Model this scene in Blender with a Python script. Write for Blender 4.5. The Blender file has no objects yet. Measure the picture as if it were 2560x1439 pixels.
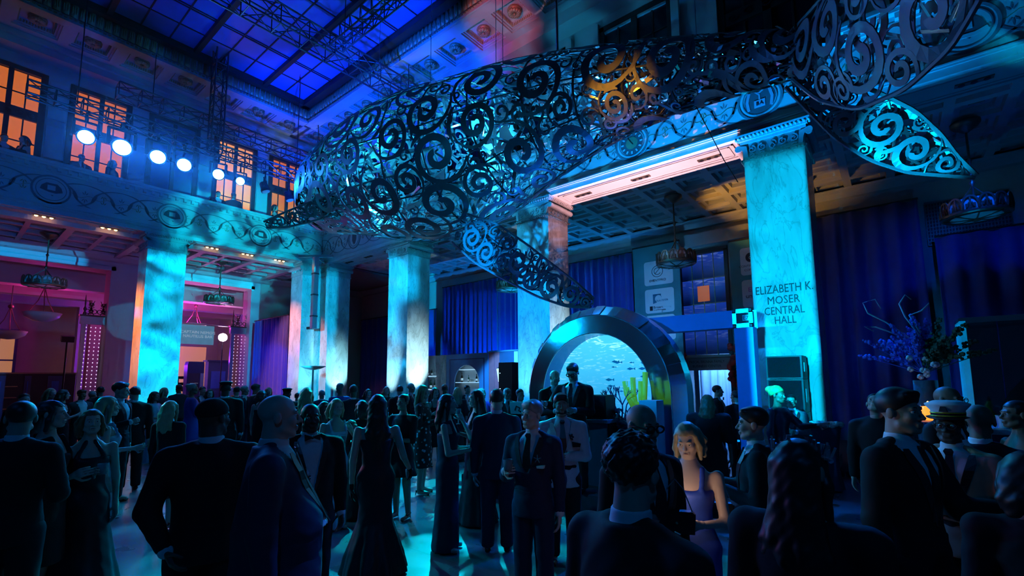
import bpy, bmesh, math, random
import numpy as np
from mathutils import Vector, Matrix
R_ = random.Random(7)
SC = bpy.context.scene
COL = SC.collection
PI = math.pi

# ------------------------------------------------------------------ camera
F_PX, CX, CY, H_CAM = 1177.1, 1303.5, 817.2, 1.9
def _cam_axes(y, p, r):
    cy, sy, cp, sp, cr, sr = math.cos(y), math.sin(y), math.cos(p), math.sin(p), math.cos(r), math.sin(r)
    fwd = np.array([sy*cp, cy*cp, sp]); right = np.array([cy, -sy, 0.0]); down = -np.cross(right, fwd)
    return np.array([cr*right+sr*down, -sr*right+cr*down, fwd])
CAM_M = _cam_axes(-0.66941, 0.110399, 0.0102901)
CAM_C = np.array([0, 0, H_CAM])
cam = bpy.data.cameras.new('camera'); cam.sensor_fit = 'HORIZONTAL'; cam.sensor_width = 36
cam.lens = F_PX/2560*36; cam.shift_x = (1280-CX)/2560; cam.shift_y = (CY-719.5)/2560
cam.clip_start = 0.05; cam.clip_end = 200
cam_o = bpy.data.objects.new('camera', cam); COL.objects.link(cam_o)
mw = Matrix.Identity(4)
for i in range(3):
    mw[i][0] = CAM_M[0][i]; mw[i][1] = -CAM_M[1][i]; mw[i][2] = -CAM_M[2][i]; mw[i][3] = CAM_C[i]
cam_o.matrix_world = mw
SC.camera = cam_o
def ray(u, v): return CAM_M.T @ np.array([(u-CX)/F_PX, (v-CY)/F_PX, 1.0])
def atY(u, v, Y): d = ray(u, v); return CAM_C+d*(Y/d[1])
def atX(u, v, X): d = ray(u, v); return CAM_C+d*(X/d[0])
def atZ(u, v, Z): d = ray(u, v); return CAM_C+d*((Z-H_CAM)/d[2])
def atD(u, v, D): d = ray(u, v); return CAM_C+d*(D/math.hypot(d[0], d[1]))

SC.view_settings.view_transform = 'Standard'; SC.view_settings.look = 'None'
SC.view_settings.gamma = 1.0; SC.view_settings.use_curve_mapping = False
SC.view_settings.exposure = 0.0
SC.cycles.max_bounces = 4; SC.cycles.diffuse_bounces = 1; SC.cycles.adaptive_threshold = .15; SC.cycles.adaptive_min_samples = 12; SC.cycles.glossy_bounces = 2
SC.cycles.transmission_bounces = 2; SC.cycles.volume_bounces = 0; SC.cycles.caustics_reflective = False; SC.cycles.caustics_refractive = False

wd = bpy.data.worlds.new('world'); SC.world = wd; wd.use_nodes = True
wd.node_tree.nodes['Background'].inputs[0].default_value = (0.0, 0.03, 0.16, 1)
wd.node_tree.nodes['Background'].inputs[1].default_value = 0.02

# hall measures
XA, YB = -20.1, 10.8           # inner faces of the two colonnades
PW, PD = 1.155, 1.03           # pillar width / depth
Z_CAP, Z_ARC, Z_FR0, Z_FR1, Z_LEDGE, Z_CEIL = 6.57, 7.15, 7.36, 8.43, 8.76, 12.58
AX, AY = XA-6.0, YB+6.0        # back walls of the aisles
CYAN, BLUE, DEEP, MAG, AMB, PINK = (0, .60, 1), (0, .22, 1), (0, .06, 1), (1, .02, .55), (1, .30, .03), (1, .48, .52)

# ------------------------------------------------------------------ lights of the rig and added lamps
def spot(name, loc, tgt, col, power, ang=40, blend=.5, radius=.08, gobo=None, gscale=3.0, glo=.42, ghi=.58, shutter=None):
    l = bpy.data.lights.new(name, 'SPOT'); l.energy = power; l.color = col; l.spot_size = math.radians(ang); l.spot_blend = blend
    l.shadow_soft_size = radius
    o = bpy.data.objects.new(name, l); COL.objects.link(o); o.location = loc
    o.rotation_euler = (Vector(tgt)-Vector(loc)).to_track_quat('-Z', 'Y').to_euler()
    if gobo:
        l.use_nodes = True; nt = l.node_tree; em = nt.nodes['Emission']
        tc = nt.nodes.new('ShaderNodeTexCoord'); nz = nt.nodes.new('ShaderNodeTexNoise'); nz.inputs['Scale'].default_value = gscale; nz.inputs['Detail'].default_value = 2
        nz.inputs['Distortion'].default_value = 1.2
        mp = nt.nodes.new('ShaderNodeMapping'); mp.inputs['Location'].default_value = (gobo, gobo*.7, 0)
        rm = nt.nodes.new('ShaderNodeMapRange'); rm.inputs['From Min'].default_value = glo; rm.inputs['From Max'].default_value = ghi
        rm.inputs['To Min'].default_value = .12; rm.inputs['To Max'].default_value = 1.6
        nt.links.new(tc.outputs['Normal'], mp.inputs[0]); nt.links.new(mp.outputs[0], nz.inputs['Vector'])
        nt.links.new(nz.outputs['Fac'], rm.inputs['Value']); nt.links.new(rm.outputs[0], em.inputs['Strength'])
    if shutter:   # framing shutters of a profile spot
        l.use_nodes = True; nt = l.node_tree; em = nt.nodes['Emission']; tc = nt.nodes.new('ShaderNodeTexCoord'); sx = nt.nodes.new('ShaderNodeSeparateXYZ'); nt.links.new(tc.outputs['Normal'], sx.inputs[0]); res = None
        def mth(op, a, b):
            n = nt.nodes.new('ShaderNodeMath'); n.operation = op
            for q, v in ((0, a), (1, b)):
                if isinstance(v, (int, float)): n.inputs[q].default_value = v
                elif v is not None: nt.links.new(v, n.inputs[q])
            return n.outputs[0]
        for ax, lim in (('X', shutter[0]), ('Y', shutter[1])):
            r_ = mth('DIVIDE', mth('ABSOLUTE', sx.outputs[ax], None), mth('MAXIMUM', mth('ABSOLUTE', sx.outputs['Z'], None), 1e-4))
            mr = nt.nodes.new('ShaderNodeMapRange'); mr.inputs['From Min'].default_value = lim*.93; mr.inputs['From Max'].default_value = lim*1.05; mr.inputs['To Min'].default_value = 1; mr.inputs['To Max'].default_value = 0; nt.links.new(r_, mr.inputs['Value'])
            res = mr.outputs[0] if res is None else mth('MULTIPLY', res, mr.outputs[0])
        if em.inputs['Strength'].links: res = mth('MULTIPLY', res, em.inputs['Strength'].links[0].from_socket)
        nt.links.new(res, em.inputs['Strength'])
    return o
def point(name, loc, col, power, radius=.15):
    l = bpy.data.lights.new(name, 'POINT'); l.energy = power; l.color = col; l.shadow_soft_size = radius
    o = bpy.data.objects.new(name, l); COL.objects.link(o); o.location = loc; return o
C55 = (0, .60, 1)
# pillars
spot('rig_wash_pillar_a', (-1.3, 4.8, 2.7), (-1.70, YB, 3.28), (0, .55, 1), 3300, 64, .3, .05, shutter=(0.091, 0.52))
spot('rig_wash_pillar_b', (-5.0, 2.0, 3.4), (-8.1, YB, 3.4), (0, .33, 1), 7500, 50, .5, .06, shutter=(0.08, 0.345))
spot('rig_wash_pillar_c', (-9.0, 2.0, 3.4), (-14.45, YB, 3.4), (0, .46, 1), 8500, 46, .5, .06, gobo=3.0, gscale=5, shutter=(0.072, 0.31))
spot('rig_wash_corner', (-11, 2.5, 3.6), (-20.0, 10.4, 3.6), (0, .52, 1), 9500, 46, .5, .06, shutter=(.085, .275))
spot('rig_wash_pillar_d', (-9.5, 3.0, 7.5), (XA, 5.05, 3.7), (0, .56, 1), 10500, 46, .4, .06, gobo=1.7, gscale=6, shutter=(0.060, 0.25))
spot('uplight_pillar_c', (-12.3, YB+.4, .15), (-13.87, YB+.45, 2.6), (.50, .90, 1), 1900, 30, .8, .05)
spot('uplight_pillar_c_front', (-14.8, YB-1.1, .15), (-14.7, YB, 2.4), (.40, .85, 1), 1000, 28, .9, .05)
spot('uplight_pillar_b', (-6.0, YB+.5, .15), (-7.52, YB+.5, 2.6), (.50, .86, 1), 2000, 30, .8, .05)
spot('uplight_pillar_b_front', (-8.4, YB-1.3, .15), (-8.3, YB, 2.2), (.10, .55, 1), 700, 30, .9, .05)
spot('uplight_corner', (-17.8, YB+.5, .15), (-19.39, YB+.5, 2.4), (.30, .85, 1), 1500, 30, .8, .05)
spot('uplight_corner_left', (XA+1.4, YB-1.4, .15), (XA, YB-.5, 2.4), (.15, .75, 1), 700, 30, .8, .05)
# friezes and ceiling
spot('rig_frieze_gobo', (-11.5, 5.0, 5.0), (XA, 7.4, 7.5), (0, .65, .95), 4500, 36, .7, .05, gobo=5.1, gscale=9)
spot('rig_frieze_blue', (-11, 1, 5.0), (XA, 2.8, 8.2), (0, .16, 1), 800, 50, .8, .1)
spot('rig_frieze_right', (-3.6, 9.0, 2.4), (-3.6, YB, 7.95), (0, .27, 1), 8000, 110, .8, .1, shutter=(1.1, .062))
spot('rig_frieze_far_right', (2.2, 9.0, 2.6), (1.5, YB, 8.0), (0, .12, .6), 120, 80, .8, .1)
spot('rig_frieze_corner', (-14, 5.0, 4.0), (-17.5, YB, 7.7), (0, .26, 1), 620, 52, .8, .1)
spot('rig_ceiling_wash', (-13, 6.5, 6.0), (-17.8, 9.5, 12.6), (0, .05, 1), 8500, 52, .8, .1)
spot('rig_ceiling_wash_right', (-11, 5.5, 9.0), (-12.2, 10.0, 12.6), (0, .05, 1), 4200, 66, .8, .1)
spot('rig_ceiling_left', (-15.5, 4.0, 6.0), (-19.3, 4.5, 12.6), (0, .05, 1), 520, 70, .9, .1)
spot('rig_skylight_wash', (-11, 5.0, 6.0), (-14.6, 6.6, 13.2), (0, .06, 1), 2400, 52, .9, .1)
spot('rig_ceiling_pink', (-6.5, 5.0, 8.6), (-8.6, 10.1, 12.6), (1, .10, .16), 800, 22, .7, .05)
# right aisle
spot('aisle_pink_uplight', (-4.8, 10.98, 3.0), (-4.8, 11.32, 7.15), (1, .50, .56), 2300, 100, .35, .05, shutter=(.66, .15))
spot('aisle_pink_capital', (-5.6, YB+.4, 5.0), (-7.6, YB+.4, 6.9), (1, .40, .34), 90, 50, .6, .05)
spot('aisle_amber_uplight', (-4.2, YB+3.0, 4.8), (-3.0, YB+4.4, 7.3), (1, .48, .07), 240, 62, .5, .05)
spot('aisle_amber_corner', (-17.0, YB+3.0, 5.6), (-18.2, YB+2.6, 7.4), (1, .30, .05), 14, 70, .7, .05)
spot('aisle_ceiling_blue', (-11.4, YB+3.0, 3.2), (-11.0, YB+3.0, 7.3), (0, .36, .8), 230, 116, .8, .1)
spot('aisle_ceiling_blue_right', (1.4, YB+2.6, 3.2), (1.4, YB+3.0, 7.3), (0, .20, .6), 50, 120, .8, .1)
spot('aisle_ceiling_blue_mid', (-5.6, YB+2.0, 2.6), (-5.6, YB+2.6, 7.3), (0, .26, .8), 60, 100, .8, .1)
spot('curtain_wash_centre', (-13.4, 15.35, .5), (-13.5, 16.5, 2.9), (0, .22, 1), 1500, 104, 0.3, .04)
spot('curtain_wash_left', (-18.0, YB+2.5, 1.0), (-18.6, AY, 3.0), (0, .12, 1), 420, 30, .5, .05)
spot('curtain_wash_right', (1.5, YB+1.8, 6.5), (1.6, AY-.2, 3.0), (0, .08, 1), 130, 90, .9, .1)
spot('curtain_wash_door', (-6.8, YB+2.2, 1.0), (-7.2, AY, 4.0), (0, .05, 1), 90, 60, .8, .05)
spot('banner_wash', (-5.5, YB+1.8, 2.6), (-6.4, AY-.9, 4.6), (.06, .42, 1), 330, 60, .7, .05)
spot('back_bar_wash', (-11.2, YB+1.4, 3.4), (-12.2, 14.6, 1.8), (.04, .42, 1), 1300, 56, .4, .05)
spot('coral_wash', (-9.2, YB+2.0, 2.6), (-9.9, 14.6, 1.8), (1, .18, .25), 90, 26, .4, .05)
# whale; the inner points are unseen lamps added for its glow
point('whale_inner_head', (-11.6, 7.6, 7.1), (.02, .62, 1), 260, .05)
point('whale_inner_mid', (-8.6, 8.0, 7.6), (.02, .50, 1), 300, .05)
point('whale_inner_back', (-5.6, 8.05, 7.45), (.02, .38, 1), 90, .05)
spot('whale_cyan_head', (-13.5, 2.0, 3.2), (-12.6, 6.8, 7.0), (0, .60, 1), 420, 40, .7, .05)
spot('whale_blue_side', (-6.0, -1.0, 5.0), (-8.0, 7.0, 7.2), (0, .26, .55), 200, 52, .8, .1)
spot('whale_top_blue', (-9.0, 10.0, 11.4), (-8.0, 7.6, 8.0), (0, .22, 1), 320, 80, .8, .05)
spot('whale_under_blue', (-6.0, 9.9, 2.2), (-5.5, 7.9, 6.4), (0, .16, 1), 380, 70, .8, .05)
spot('whale_fluke_cyan', (-1.6, 5.0, 2.4), (.62, 7.5, 5.0), (0, .50, 1), 2600, 22, .5, .03)
spot('whale_amber', (-3.2, .6, 5.4), (-3.4, 6.9, 6.75), (1, .36, .015), 2600, 13, .9, .02)
spot('whale_magenta', (-14.5, 5.0, 3.4), (-12.6, 6.6, 6.3), (1, .06, .55), 900, 13, .7, .03)
spot('whale_flipper', (-8.5, 6.0, 1.9), (-5.6, 8.2, 4.6), (0, .10, .9), 160, 46, .8, .05)
# floor patterns
spot('floor_gobo_mid', (-10.0, 9.6, 6.4), (-4.9, 4.6, 0), (0, .62, .85), 6500, 42, .6, .02, gobo=2.2, gscale=9, glo=.50, ghi=.55)
spot('floor_gobo_left', (-14.5, 7.0, 7.5), (-7.0, 2.4, 0), (0, .45, .75), 3800, 36, .7, .02, gobo=7.7, gscale=8, glo=.50, ghi=.56)
spot('floor_blue', (-2.5, 9.8, 6.2), (-1.6, 5.2, 0), (0, .14, 1), 1800, 64, .8, .04, gobo=4.4, gscale=7, glo=.47, ghi=.55)
spot('door_blue', (-5.0, AY+.8, 2.9), (-5.0, AY+2.2, 1.0), (.10, .35, 1), 520, 120, .6, .05)
spot('door_floor_blue', (-5.0, AY+1.2, 2.9), (-4.9, AY-2.5, 0), (0, .18, 1), 500, 80, .8, .05)
# crowd
spot('crowd_wash_front', (3.0, -3.0, 8.5), (-4.0, 4.5, 1.2), (0, .26, 1), 210, 70, .8, .15)
spot('crowd_wash_left', (-6.0, -5.0, 8.5), (-9.0, 4.0, 1.2), (0, .20, 1), 150, 70, .8, .15)
spot('crowd_teal_key', (-14.5, -1.0, 5.0), (-4.0, 4.2, 1.4), (0, .55, .90), 2000, 30, .8, .06)
spot('crowd_back_rim', (-15.0, 9.8, 5.0), (-8.0, 5.0, 1.4), (0, .34, 1), 2300, 60, .8, .08)
spot('crowd_pink_side', (-19.0, 1.0, 4.6), (-4.2, 3.6, 1.5), (1, .16, .30), 620, 18, .8, .05)
spot('crowd_right_teal', (-4.5, 9.2, 6.0), (2.0, 3.4, 1.2), (0, .42, .9), 500, 40, .8, .06)
spot('arch_cyan', (-8.5, 2.0, 3.6), (-4.6, 7.4, 2.4), (0, .42, 1), 230, 26, .6, .3)  # added spot that brightens the mirrored arch, no such fixture seen
spot('truss_sleeve_blue', (-3.5, 3.0, 3.4), (-2.6, 8.7, 2.2), (0, .28, 1), 900, 40, .6, .05)
# left aisle and bar room
spot('aisle_left_amber_one', (XA-.5, .8, 6.9), (XA-1.0, 4.46, 2.6), (1, .26, .06), 3600, 60, .7, .05)
spot('aisle_left_amber_two', (XA-.5, 7.0, 6.9), (XA-1.0, 9.97, 2.8), (1, .24, .16), 1700, 60, .7, .05)
point('aisle_left_glow', (XA-2.8, 3.0, 3.4), (.85, .08, .50), 20, .3)
point('aisle_left_glow_two', (XA-2.6, 8.4, 3.4), (.40, .06, 1), 55, .3)
spot('aisle_wall_cyan', (-14, 9.4, 6.35), (AX, 8.5, 6.95), (0, .60, 1), 8000, 30, .25, .02, shutter=(.165, .024))
spot('aisle_wall_cyan_left', (-14, 2.6, 6.3), (AX, 5.35, 4.6), (0, .55, 1), 1300, 8, .3, .02)
spot('aisle_wall_cyan_beam', (-15, -1.5, 6.3), (AX, 2.4, 7.0), (0, .40, 1), 6500, 30, .3, .02, shutter=(.11, .022))
point('bar_room_magenta', (AX-3.0, 8.6, 5.2), (1, .02, .55), 200, .3)
point('bar_room_magenta_left', (AX-3.2, 3.0, 5.4), (1, .04, .40), 60, .3)
point('bar_room_violet', (AX-6.5, 7.5, 3.0), (.20, .02, 1), 330, .3)
point('bar_room_warm', (AX-8.5, 8.0, 2.2), (1, .42, .10), 40, .2)
spot('aisle_drape_blue', (-18.2, 7.6, 3.0), (-22.9, 10.15, 2.0), (0, .13, 1), 700, 40, .5, .05)
spot('chandelier_cyan', (-14.0, 8.2, 5.2), (-23.6, 7.95, 5.45), (0, .60, .9), 1500, 8.5, .4, .05)
spot('chandelier_blue', (-14.0, .6, 5.2), (-23.6, 2.4, 5.4), (0, .35, 1), 600, 9, .4, .05)
spot('opening_jamb_cyan', (-14.5, 6.9, 5.2), (AX, 10.42, 4.6), (0, .50, 1), 3600, 40, .4, .03, shutter=(.022, .24))
spot('gate_blue', (-15, 6.0, 3.0), (AX, 3.8, 2.5), (0, .25, 1), 1200, 24, .7, .05)

# ------------------------------------------------------------------ materials
MATS = {}
def mat(name, col, rough=.6, metal=0.0, var=.12, scale=6.0, emit=None, estr=0.0, bump=0.0, spec=.5, alpha=None, trans=0.0, sheen=0.0, stretch=None):
    if name in MATS: return MATS[name]
    m = bpy.data.materials.new(name); m.use_nodes = True; nt = m.node_tree; b = nt.nodes['Principled BSDF']
    b.inputs['Roughness'].default_value = rough; b.inputs['Metallic'].default_value = metal
    b.inputs['Specular IOR Level'].default_value = spec
    tc = nt.nodes.new('ShaderNodeTexCoord'); nz = nt.nodes.new('ShaderNodeTexNoise'); nz.inputs['Scale'].default_value = scale; nz.inputs['Detail'].default_value = 4
    if stretch:
        mp = nt.nodes.new('ShaderNodeMapping'); mp.inputs['Scale'].default_value = stretch
        nt.links.new(tc.outputs['Object'], mp.inputs[0]); nt.links.new(mp.outputs[0], nz.inputs['Vector'])
    else: nt.links.new(tc.outputs['Object'], nz.inputs['Vector'])
    mx = nt.nodes.new('ShaderNodeMix'); mx.data_type = 'RGBA'
    mx.inputs['A'].default_value = (*[max(0, c*(1-var)) for c in col], 1); mx.inputs['B'].default_value = (*[min(1, c*(1+var)) for c in col], 1)
    nt.links.new(nz.outputs['Fac'], mx.inputs['Factor']); nt.links.new(mx.outputs['Result'], b.inputs['Base Color'])
    if bump:
        bp = nt.nodes.new('ShaderNodeBump'); bp.inputs['Strength'].default_value = bump; bp.inputs['Distance'].default_value = .02
        nt.links.new(nz.outputs['Fac'], bp.inputs['Height']); nt.links.new(bp.outputs[0], b.inputs['Normal'])
    if emit and name not in ('blazing_lens', 'magenta_white_lens', 'phone_screen'): m.cycles.emission_sampling = 'NONE'
    if emit: b.inputs['Emission Color'].default_value = (*emit, 1); b.inputs['Emission Strength'].default_value = estr
    if trans: b.inputs['Transmission Weight'].default_value = trans
    if sheen: b.inputs['Sheen Weight'].default_value = sheen
    if alpha is not None: b.inputs['Alpha'].default_value = alpha
    MATS[name] = m; return m
def marble():
    m = bpy.data.materials.new('veined_marble'); m.use_nodes = True; nt = m.node_tree; b = nt.nodes['Principled BSDF']
    b.inputs['Roughness'].default_value = .16; b.inputs['Specular IOR Level'].default_value = .35
    tc = nt.nodes.new('ShaderNodeTexCoord'); mp = nt.nodes.new('ShaderNodeMapping'); mp.inputs['Scale'].default_value = (1.3, 1.3, .55)
    n1 = nt.nodes.new('ShaderNodeTexNoise'); n1.inputs['Scale'].default_value = 1.2; n1.inputs['Detail'].default_value = 8; n1.inputs['Distortion'].default_value = 1.6
    n2 = nt.nodes.new('ShaderNodeTexNoise'); n2.inputs['Scale'].default_value = 1.5; n2.inputs['Detail'].default_value = 10; n2.inputs['Distortion'].default_value = 2.4
    nt.links.new(tc.outputs['Object'], mp.inputs[0]); nt.links.new(mp.outputs[0], n1.inputs['Vector']); nt.links.new(mp.outputs[0], n2.inputs['Vector'])
    r1 = nt.nodes.new('ShaderNodeValToRGB'); e = r1.color_ramp.elements; e[0].position = .30; e[0].color = (.42, .41, .40, 1); e[1].position = .66; e[1].color = (.66, .65, .64, 1)
    r2 = nt.nodes.new('ShaderNodeValToRGB'); e = r2.color_ramp.elements; e[0].position = .475; e[0].color = (1, 1, 1, 1); e[1].position = .53; e[1].color = (1, 1, 1, 1)
    k = r2.color_ramp.elements.new(.50); k.color = (.74, .72, .70, 1)
    mx = nt.nodes.new('ShaderNodeMix'); mx.data_type = 'RGBA'; mx.blend_type = 'MULTIPLY'; mx.inputs['Factor'].default_value = 1
    nt.links.new(n1.outputs['Fac'], r1.inputs[0]); nt.links.new(n2.outputs['Fac'], r2.inputs[0])
    nt.links.new(r1.outputs[0], mx.inputs['A']); nt.links.new(r2.outputs[0], mx.inputs['B']); nt.links.new(mx.outputs['Result'], b.inputs['Base Color'])
    MATS['veined_marble'] = m; return m
M_MARBLE = marble()
M_PLASTER = mat('painted_plaster', (.50, .49, .48), .7, 0, .08, 3)
M_STONE = mat('carved_limestone', (.44, .42, .40), .65, 0, .18, 9, bump=.2)
M_PAINT = mat('stencil_paint', (.17, .17, .18), .7, 0, .25, 8)
M_PAINT2 = mat('ochre_stencil_paint', (.30, .20, .10), .7, 0, .25, 8)
M_DARKP = mat('medallion_ground_paint', (.10, .08, .09), .7, 0, .25, 12)
M_GOLD = mat('gilded_plaster', (.46, .34, .18), .45, .3, .25, 14)
M_BRONZE = mat('patinated_bronze', (.20, .17, .12), .4, .7, .25, 18)
M_BLACKM = mat('black_powder_coat', (.015, .015, .018), .45, .2, .2, 30)
M_ALU = mat('truss_aluminium', (.10, .105, .12), .4, .8, .15, 12)
M_ALUB = mat('bright_truss_aluminium', (.62, .63, .66), .3, .9, .1, 12)
M_GLASSW = mat('opal_glass', (.70, .70, .66), .35, 0, .05, 4)
M_SKY = mat('skylight_glass', (.06, .16, .50), .35, 0, .35, .9)
M_ORANGE = mat('lamplit_window_glass', (.5, .2, .05), .4, 0, .2, 1, emit=(1, .22, .022), estr=.55)
M_ORANGE2 = mat('warm_lit_window_glass', (.5, .25, .1), .4, 0, .2, 1, emit=(1, .36, .07), estr=.85)
M_DARKG = mat('unlit_window_glass', (.015, .018, .03), .12, 0, .2, 2)
M_WOODF = mat('dark_window_frame', (.03, .025, .022), .5, 0, .2, 10)
M_VELVET = mat('blue_velvet_drape', (.035, .06, .42), .8, 0, .15, 4, sheen=.4)
M_FLOOR = None
def floor_mat():
    m = bpy.data.materials.new('polished_terrazzo'); m.use_nodes = True; nt = m.node_tree; b = nt.nodes['Principled BSDF']
    tc = nt.nodes.new('ShaderNodeTexCoord'); br = nt.nodes.new('ShaderNodeTexBrick'); br.offset = 0; br.inputs['Scale'].default_value = 1
    br.inputs['Color1'].default_value = (.13, .13, .135, 1); br.inputs['Color2'].default_value = (.11, .11, .115, 1); br.inputs['Mortar'].default_value = (.10, .10, .10, 1)
    br.inputs['Brick Width'].default_value = 1.2; br.inputs['Row Height'].default_value = 1.2; br.inputs['Mortar Size'].default_value = .008
    nz = nt.nodes.new('ShaderNodeTexNoise'); nz.inputs['Scale'].default_value = 2; nz.inputs['Detail'].default_value = 6
    mr = nt.nodes.new('ShaderNodeMapRange'); mr.inputs['To Min'].default_value = .18; mr.inputs['To Max'].default_value = .42
    nt.links.new(tc.outputs['Object'], br.inputs['Vector']); nt.links.new(tc.outputs['Object'], nz.inputs['Vector'])
    nt.links.new(nz.outputs['Fac'], mr.inputs['Value']); nt.links.new(mr.outputs[0], b.inputs['Roughness']); nt.links.new(br.outputs['Color'], b.inputs['Base Color'])
    return m
M_FLOOR = floor_mat()

# ------------------------------------------------------------------ mesh tools
class MB:
    def __init__(s): s.v = []; s.f = []
    def add(s, vs, fs):
        n = len(s.v); s.v.extend([tuple(p) for p in vs]); s.f.extend([tuple(i+n for i in q) for q in fs]); return s
    def box(s, x0, x1, y0, y1, z0, z1):
        return s.add([(x0, y0, z0), (x1, y0, z0), (x1, y1, z0), (x0, y1, z0), (x0, y0, z1), (x1, y0, z1), (x1, y1, z1), (x0, y1, z1)],
                     [(3, 2, 1, 0), (4, 5, 6, 7), (0, 1, 5, 4), (1, 2, 6, 5), (2, 3, 7, 6), (3, 0, 4, 7)])
    def bar(s, a, b, w, h=None):
        a, b = Vector(a), Vector(b); d = (b-a).normalized(); h = h or w
        up = Vector((0, 0, 1)) if abs(d.z) < .95 else Vector((1, 0, 0))
        r = d.cross(up).normalized()*w/2; u = r.cross(d).normalized()*h/2
        vs = [a-r-u, a+r-u, a+r+u, a-r+u, b-r-u, b+r-u, b+r+u, b-r+u]
        return s.add(vs, [(3, 2, 1, 0), (4, 5, 6, 7), (0, 1, 5, 4), (1, 2, 6, 5), (2, 3, 7, 6), (3, 0, 4, 7)])
    def tube(s, pts, r, n=6, caps=True):
        pts = [Vector(p) for p in pts]; rs = r if isinstance(r, (list, tuple)) else [r]*len(pts)
        base = len(s.v); up = None; rings = []
        for i, p in enumerate(pts):
            d = (pts[min(i+1, len(pts)-1)]-pts[max(i-1, 0)])
            d = d.normalized() if d.length > 1e-9 else Vector((0, 0, 1))
            if up is None: up = Vector((0, 0, 1)) if abs(d.z) < .9 else Vector((1, 0, 0))
            rr = d.cross(up)
            if rr.length < 1e-4: rr = d.cross(Vector((0, 1, 0)))
            rr.normalize(); up = rr.cross(d).normalized()
            for k in range(n):
                a = 2*PI*k/n; s.v.append(tuple(p+rr*math.cos(a)*rs[i]+up*math.sin(a)*rs[i]))
        for i in range(len(pts)-1):
            for k in range(n):
                a = base+i*n+k; b = base+i*n+(k+1) % n; s.f.append((a, b, b+n, a+n))
        if caps:
            s.f.append(tuple(base+k for k in range(n))[::-1]); e = base+(len(pts)-1)*n; s.f.append(tuple(e+k for k in range(n)))
        return s
    def lathe(s, prof, c=(0, 0, 0), n=24, close=True):
        base = len(s.v)
        for (r, z) in prof:
            for k in range(n):
                a = 2*PI*k/n; s.v.append((c[0]+r*math.cos(a), c[1]+r*math.sin(a), c[2]+z))
        for i in range(len(prof)-1):
            for k in range(n):
                a = base+i*n+k; b = base+i*n+(k+1) % n; s.f.append((a, b, b+n, a+n))
        if close:
            s.f.append(tuple(base+k for k in range(n))[::-1]); e = base+(len(prof)-1)*n; s.f.append(tuple(e+k for k in range(n)))
        return s
    def ell(s, c, r, n=10, m=6):
        r = r if isinstance(r, (tuple, list)) else (r, r, r); base = len(s.v)
        for i in range(m+1):
            t = PI*i/m
            for k in range(n):
                a = 2*PI*k/n; s.v.append((c[0]+r[0]*math.sin(t)*math.cos(a), c[1]+r[1]*math.sin(t)*math.sin(a), c[2]+r[2]*math.cos(t)))
        for i in range(m):
            for k in range(n):
                a = base+i*n+k; b = base+i*n+(k+1) % n; s.f.append((a, a+n, b+n, b))
        return s
    def prism(s, poly, ax, lo, hi):
        """poly: 2-D outline; ax: axis of extrusion 'x','y','z'"""
        def P(p, t): return {'x': (t, p[0], p[1]), 'y': (p[0], t, p[1]), 'z': (p[0], p[1], t)}[ax]
        n = len(poly); vs = [P(p, lo) for p in poly]+[P(p, hi) for p in poly]
        fs = [tuple(range(n))[::-1], tuple(range(n, 2*n))]+[(i, (i+1) % n, (i+1) % n+n, i+n) for i in range(n)]
        return s.add(vs, fs)
    def ribbon(s, pts, w, th, plane):
        """flat band along 2-D points; plane(p2, t) -> 3-D at height t above the ground plane"""
        n = len(pts); ws = w if isinstance(w, (list, tuple)) else [w]*n; base = len(s.v)
        for i in range(n):
            a = pts[max(i-1, 0)]; b = pts[min(i+1, n-1)]; dx, dy = b[0]-a[0], b[1]-a[1]; L = math.hypot(dx, dy) or 1
            nx, ny = -dy/L*ws[i]/2, dx/L*ws[i]/2
            for (q, t) in (((pts[i][0]+nx, pts[i][1]+ny), 0), ((pts[i][0]+nx, pts[i][1]+ny), th), ((pts[i][0]-nx, pts[i][1]-ny), th), ((pts[i][0]-nx, pts[i][1]-ny), 0)):
                s.v.append(tuple(plane(q, t)))
        for i in range(n-1):
            a = base+4*i
            for k in range(4): s.f.append((a+k, a+(k+1) % 4, a+4+(k+1) % 4, a+4+k))
        s.f.append((base, base+1, base+2, base+3)); e = base+4*(n-1); s.f.append((e+3, e+2, e+1, e)); return s
    def mesh(s, name, m, smooth=False):
        me = bpy.data.meshes.new(name); me.from_pydata(s.v, [], s.f)
        if m is not None: me.materials.append(m)
        bm = bmesh.new(); bm.from_mesh(me); bmesh.ops.recalc_face_normals(bm, faces=bm.faces); bm.to_mesh(me); bm.free()
        if smooth: me.polygons.foreach_set('use_smooth', [True]*len(me.polygons))
        return me
    def build(s, name, m, parent=None, smooth=False, loc=None, rz=0):
        return inst(name, s.mesh(name, m, smooth), parent, loc, rz)
def inst(name, me, parent=None, loc=None, rz=0, scale=None):
    o = bpy.data.objects.new(name, me); COL.objects.link(o)
    if parent: o.parent = parent
    if loc is not None: o.location = loc
    if rz: o.rotation_euler.z = rz
    if scale: o.scale = scale if isinstance(scale, (tuple, list)) else (scale,)*3
    return o
def empty(name, loc=(0, 0, 0), rz=0, label=None, cat=None, group=None, kind=None, parent=None):
    o = bpy.data.objects.new(name, None); COL.objects.link(o); o.location = loc; o.rotation_euler.z = rz; o.empty_display_size = .1
    if parent: o.parent = parent
    return tag(o, label, cat, group, kind)
def tag(o, label=None, cat=None, group=None, kind=None):
    if label: o['label'] = label
    if cat: o['category'] = cat
    if group: o['group'] = group
    if kind: o['kind'] = kind
    return o
def struct(o, label=None): o['kind'] = 'structure'; (label and o.__setitem__('label', label)); return o
def copy_tree(o, parent=None):
    c = o.copy(); COL.objects.link(c); c.parent = parent
    for ch in o.children: copy_tree(ch, c)
    return c
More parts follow.
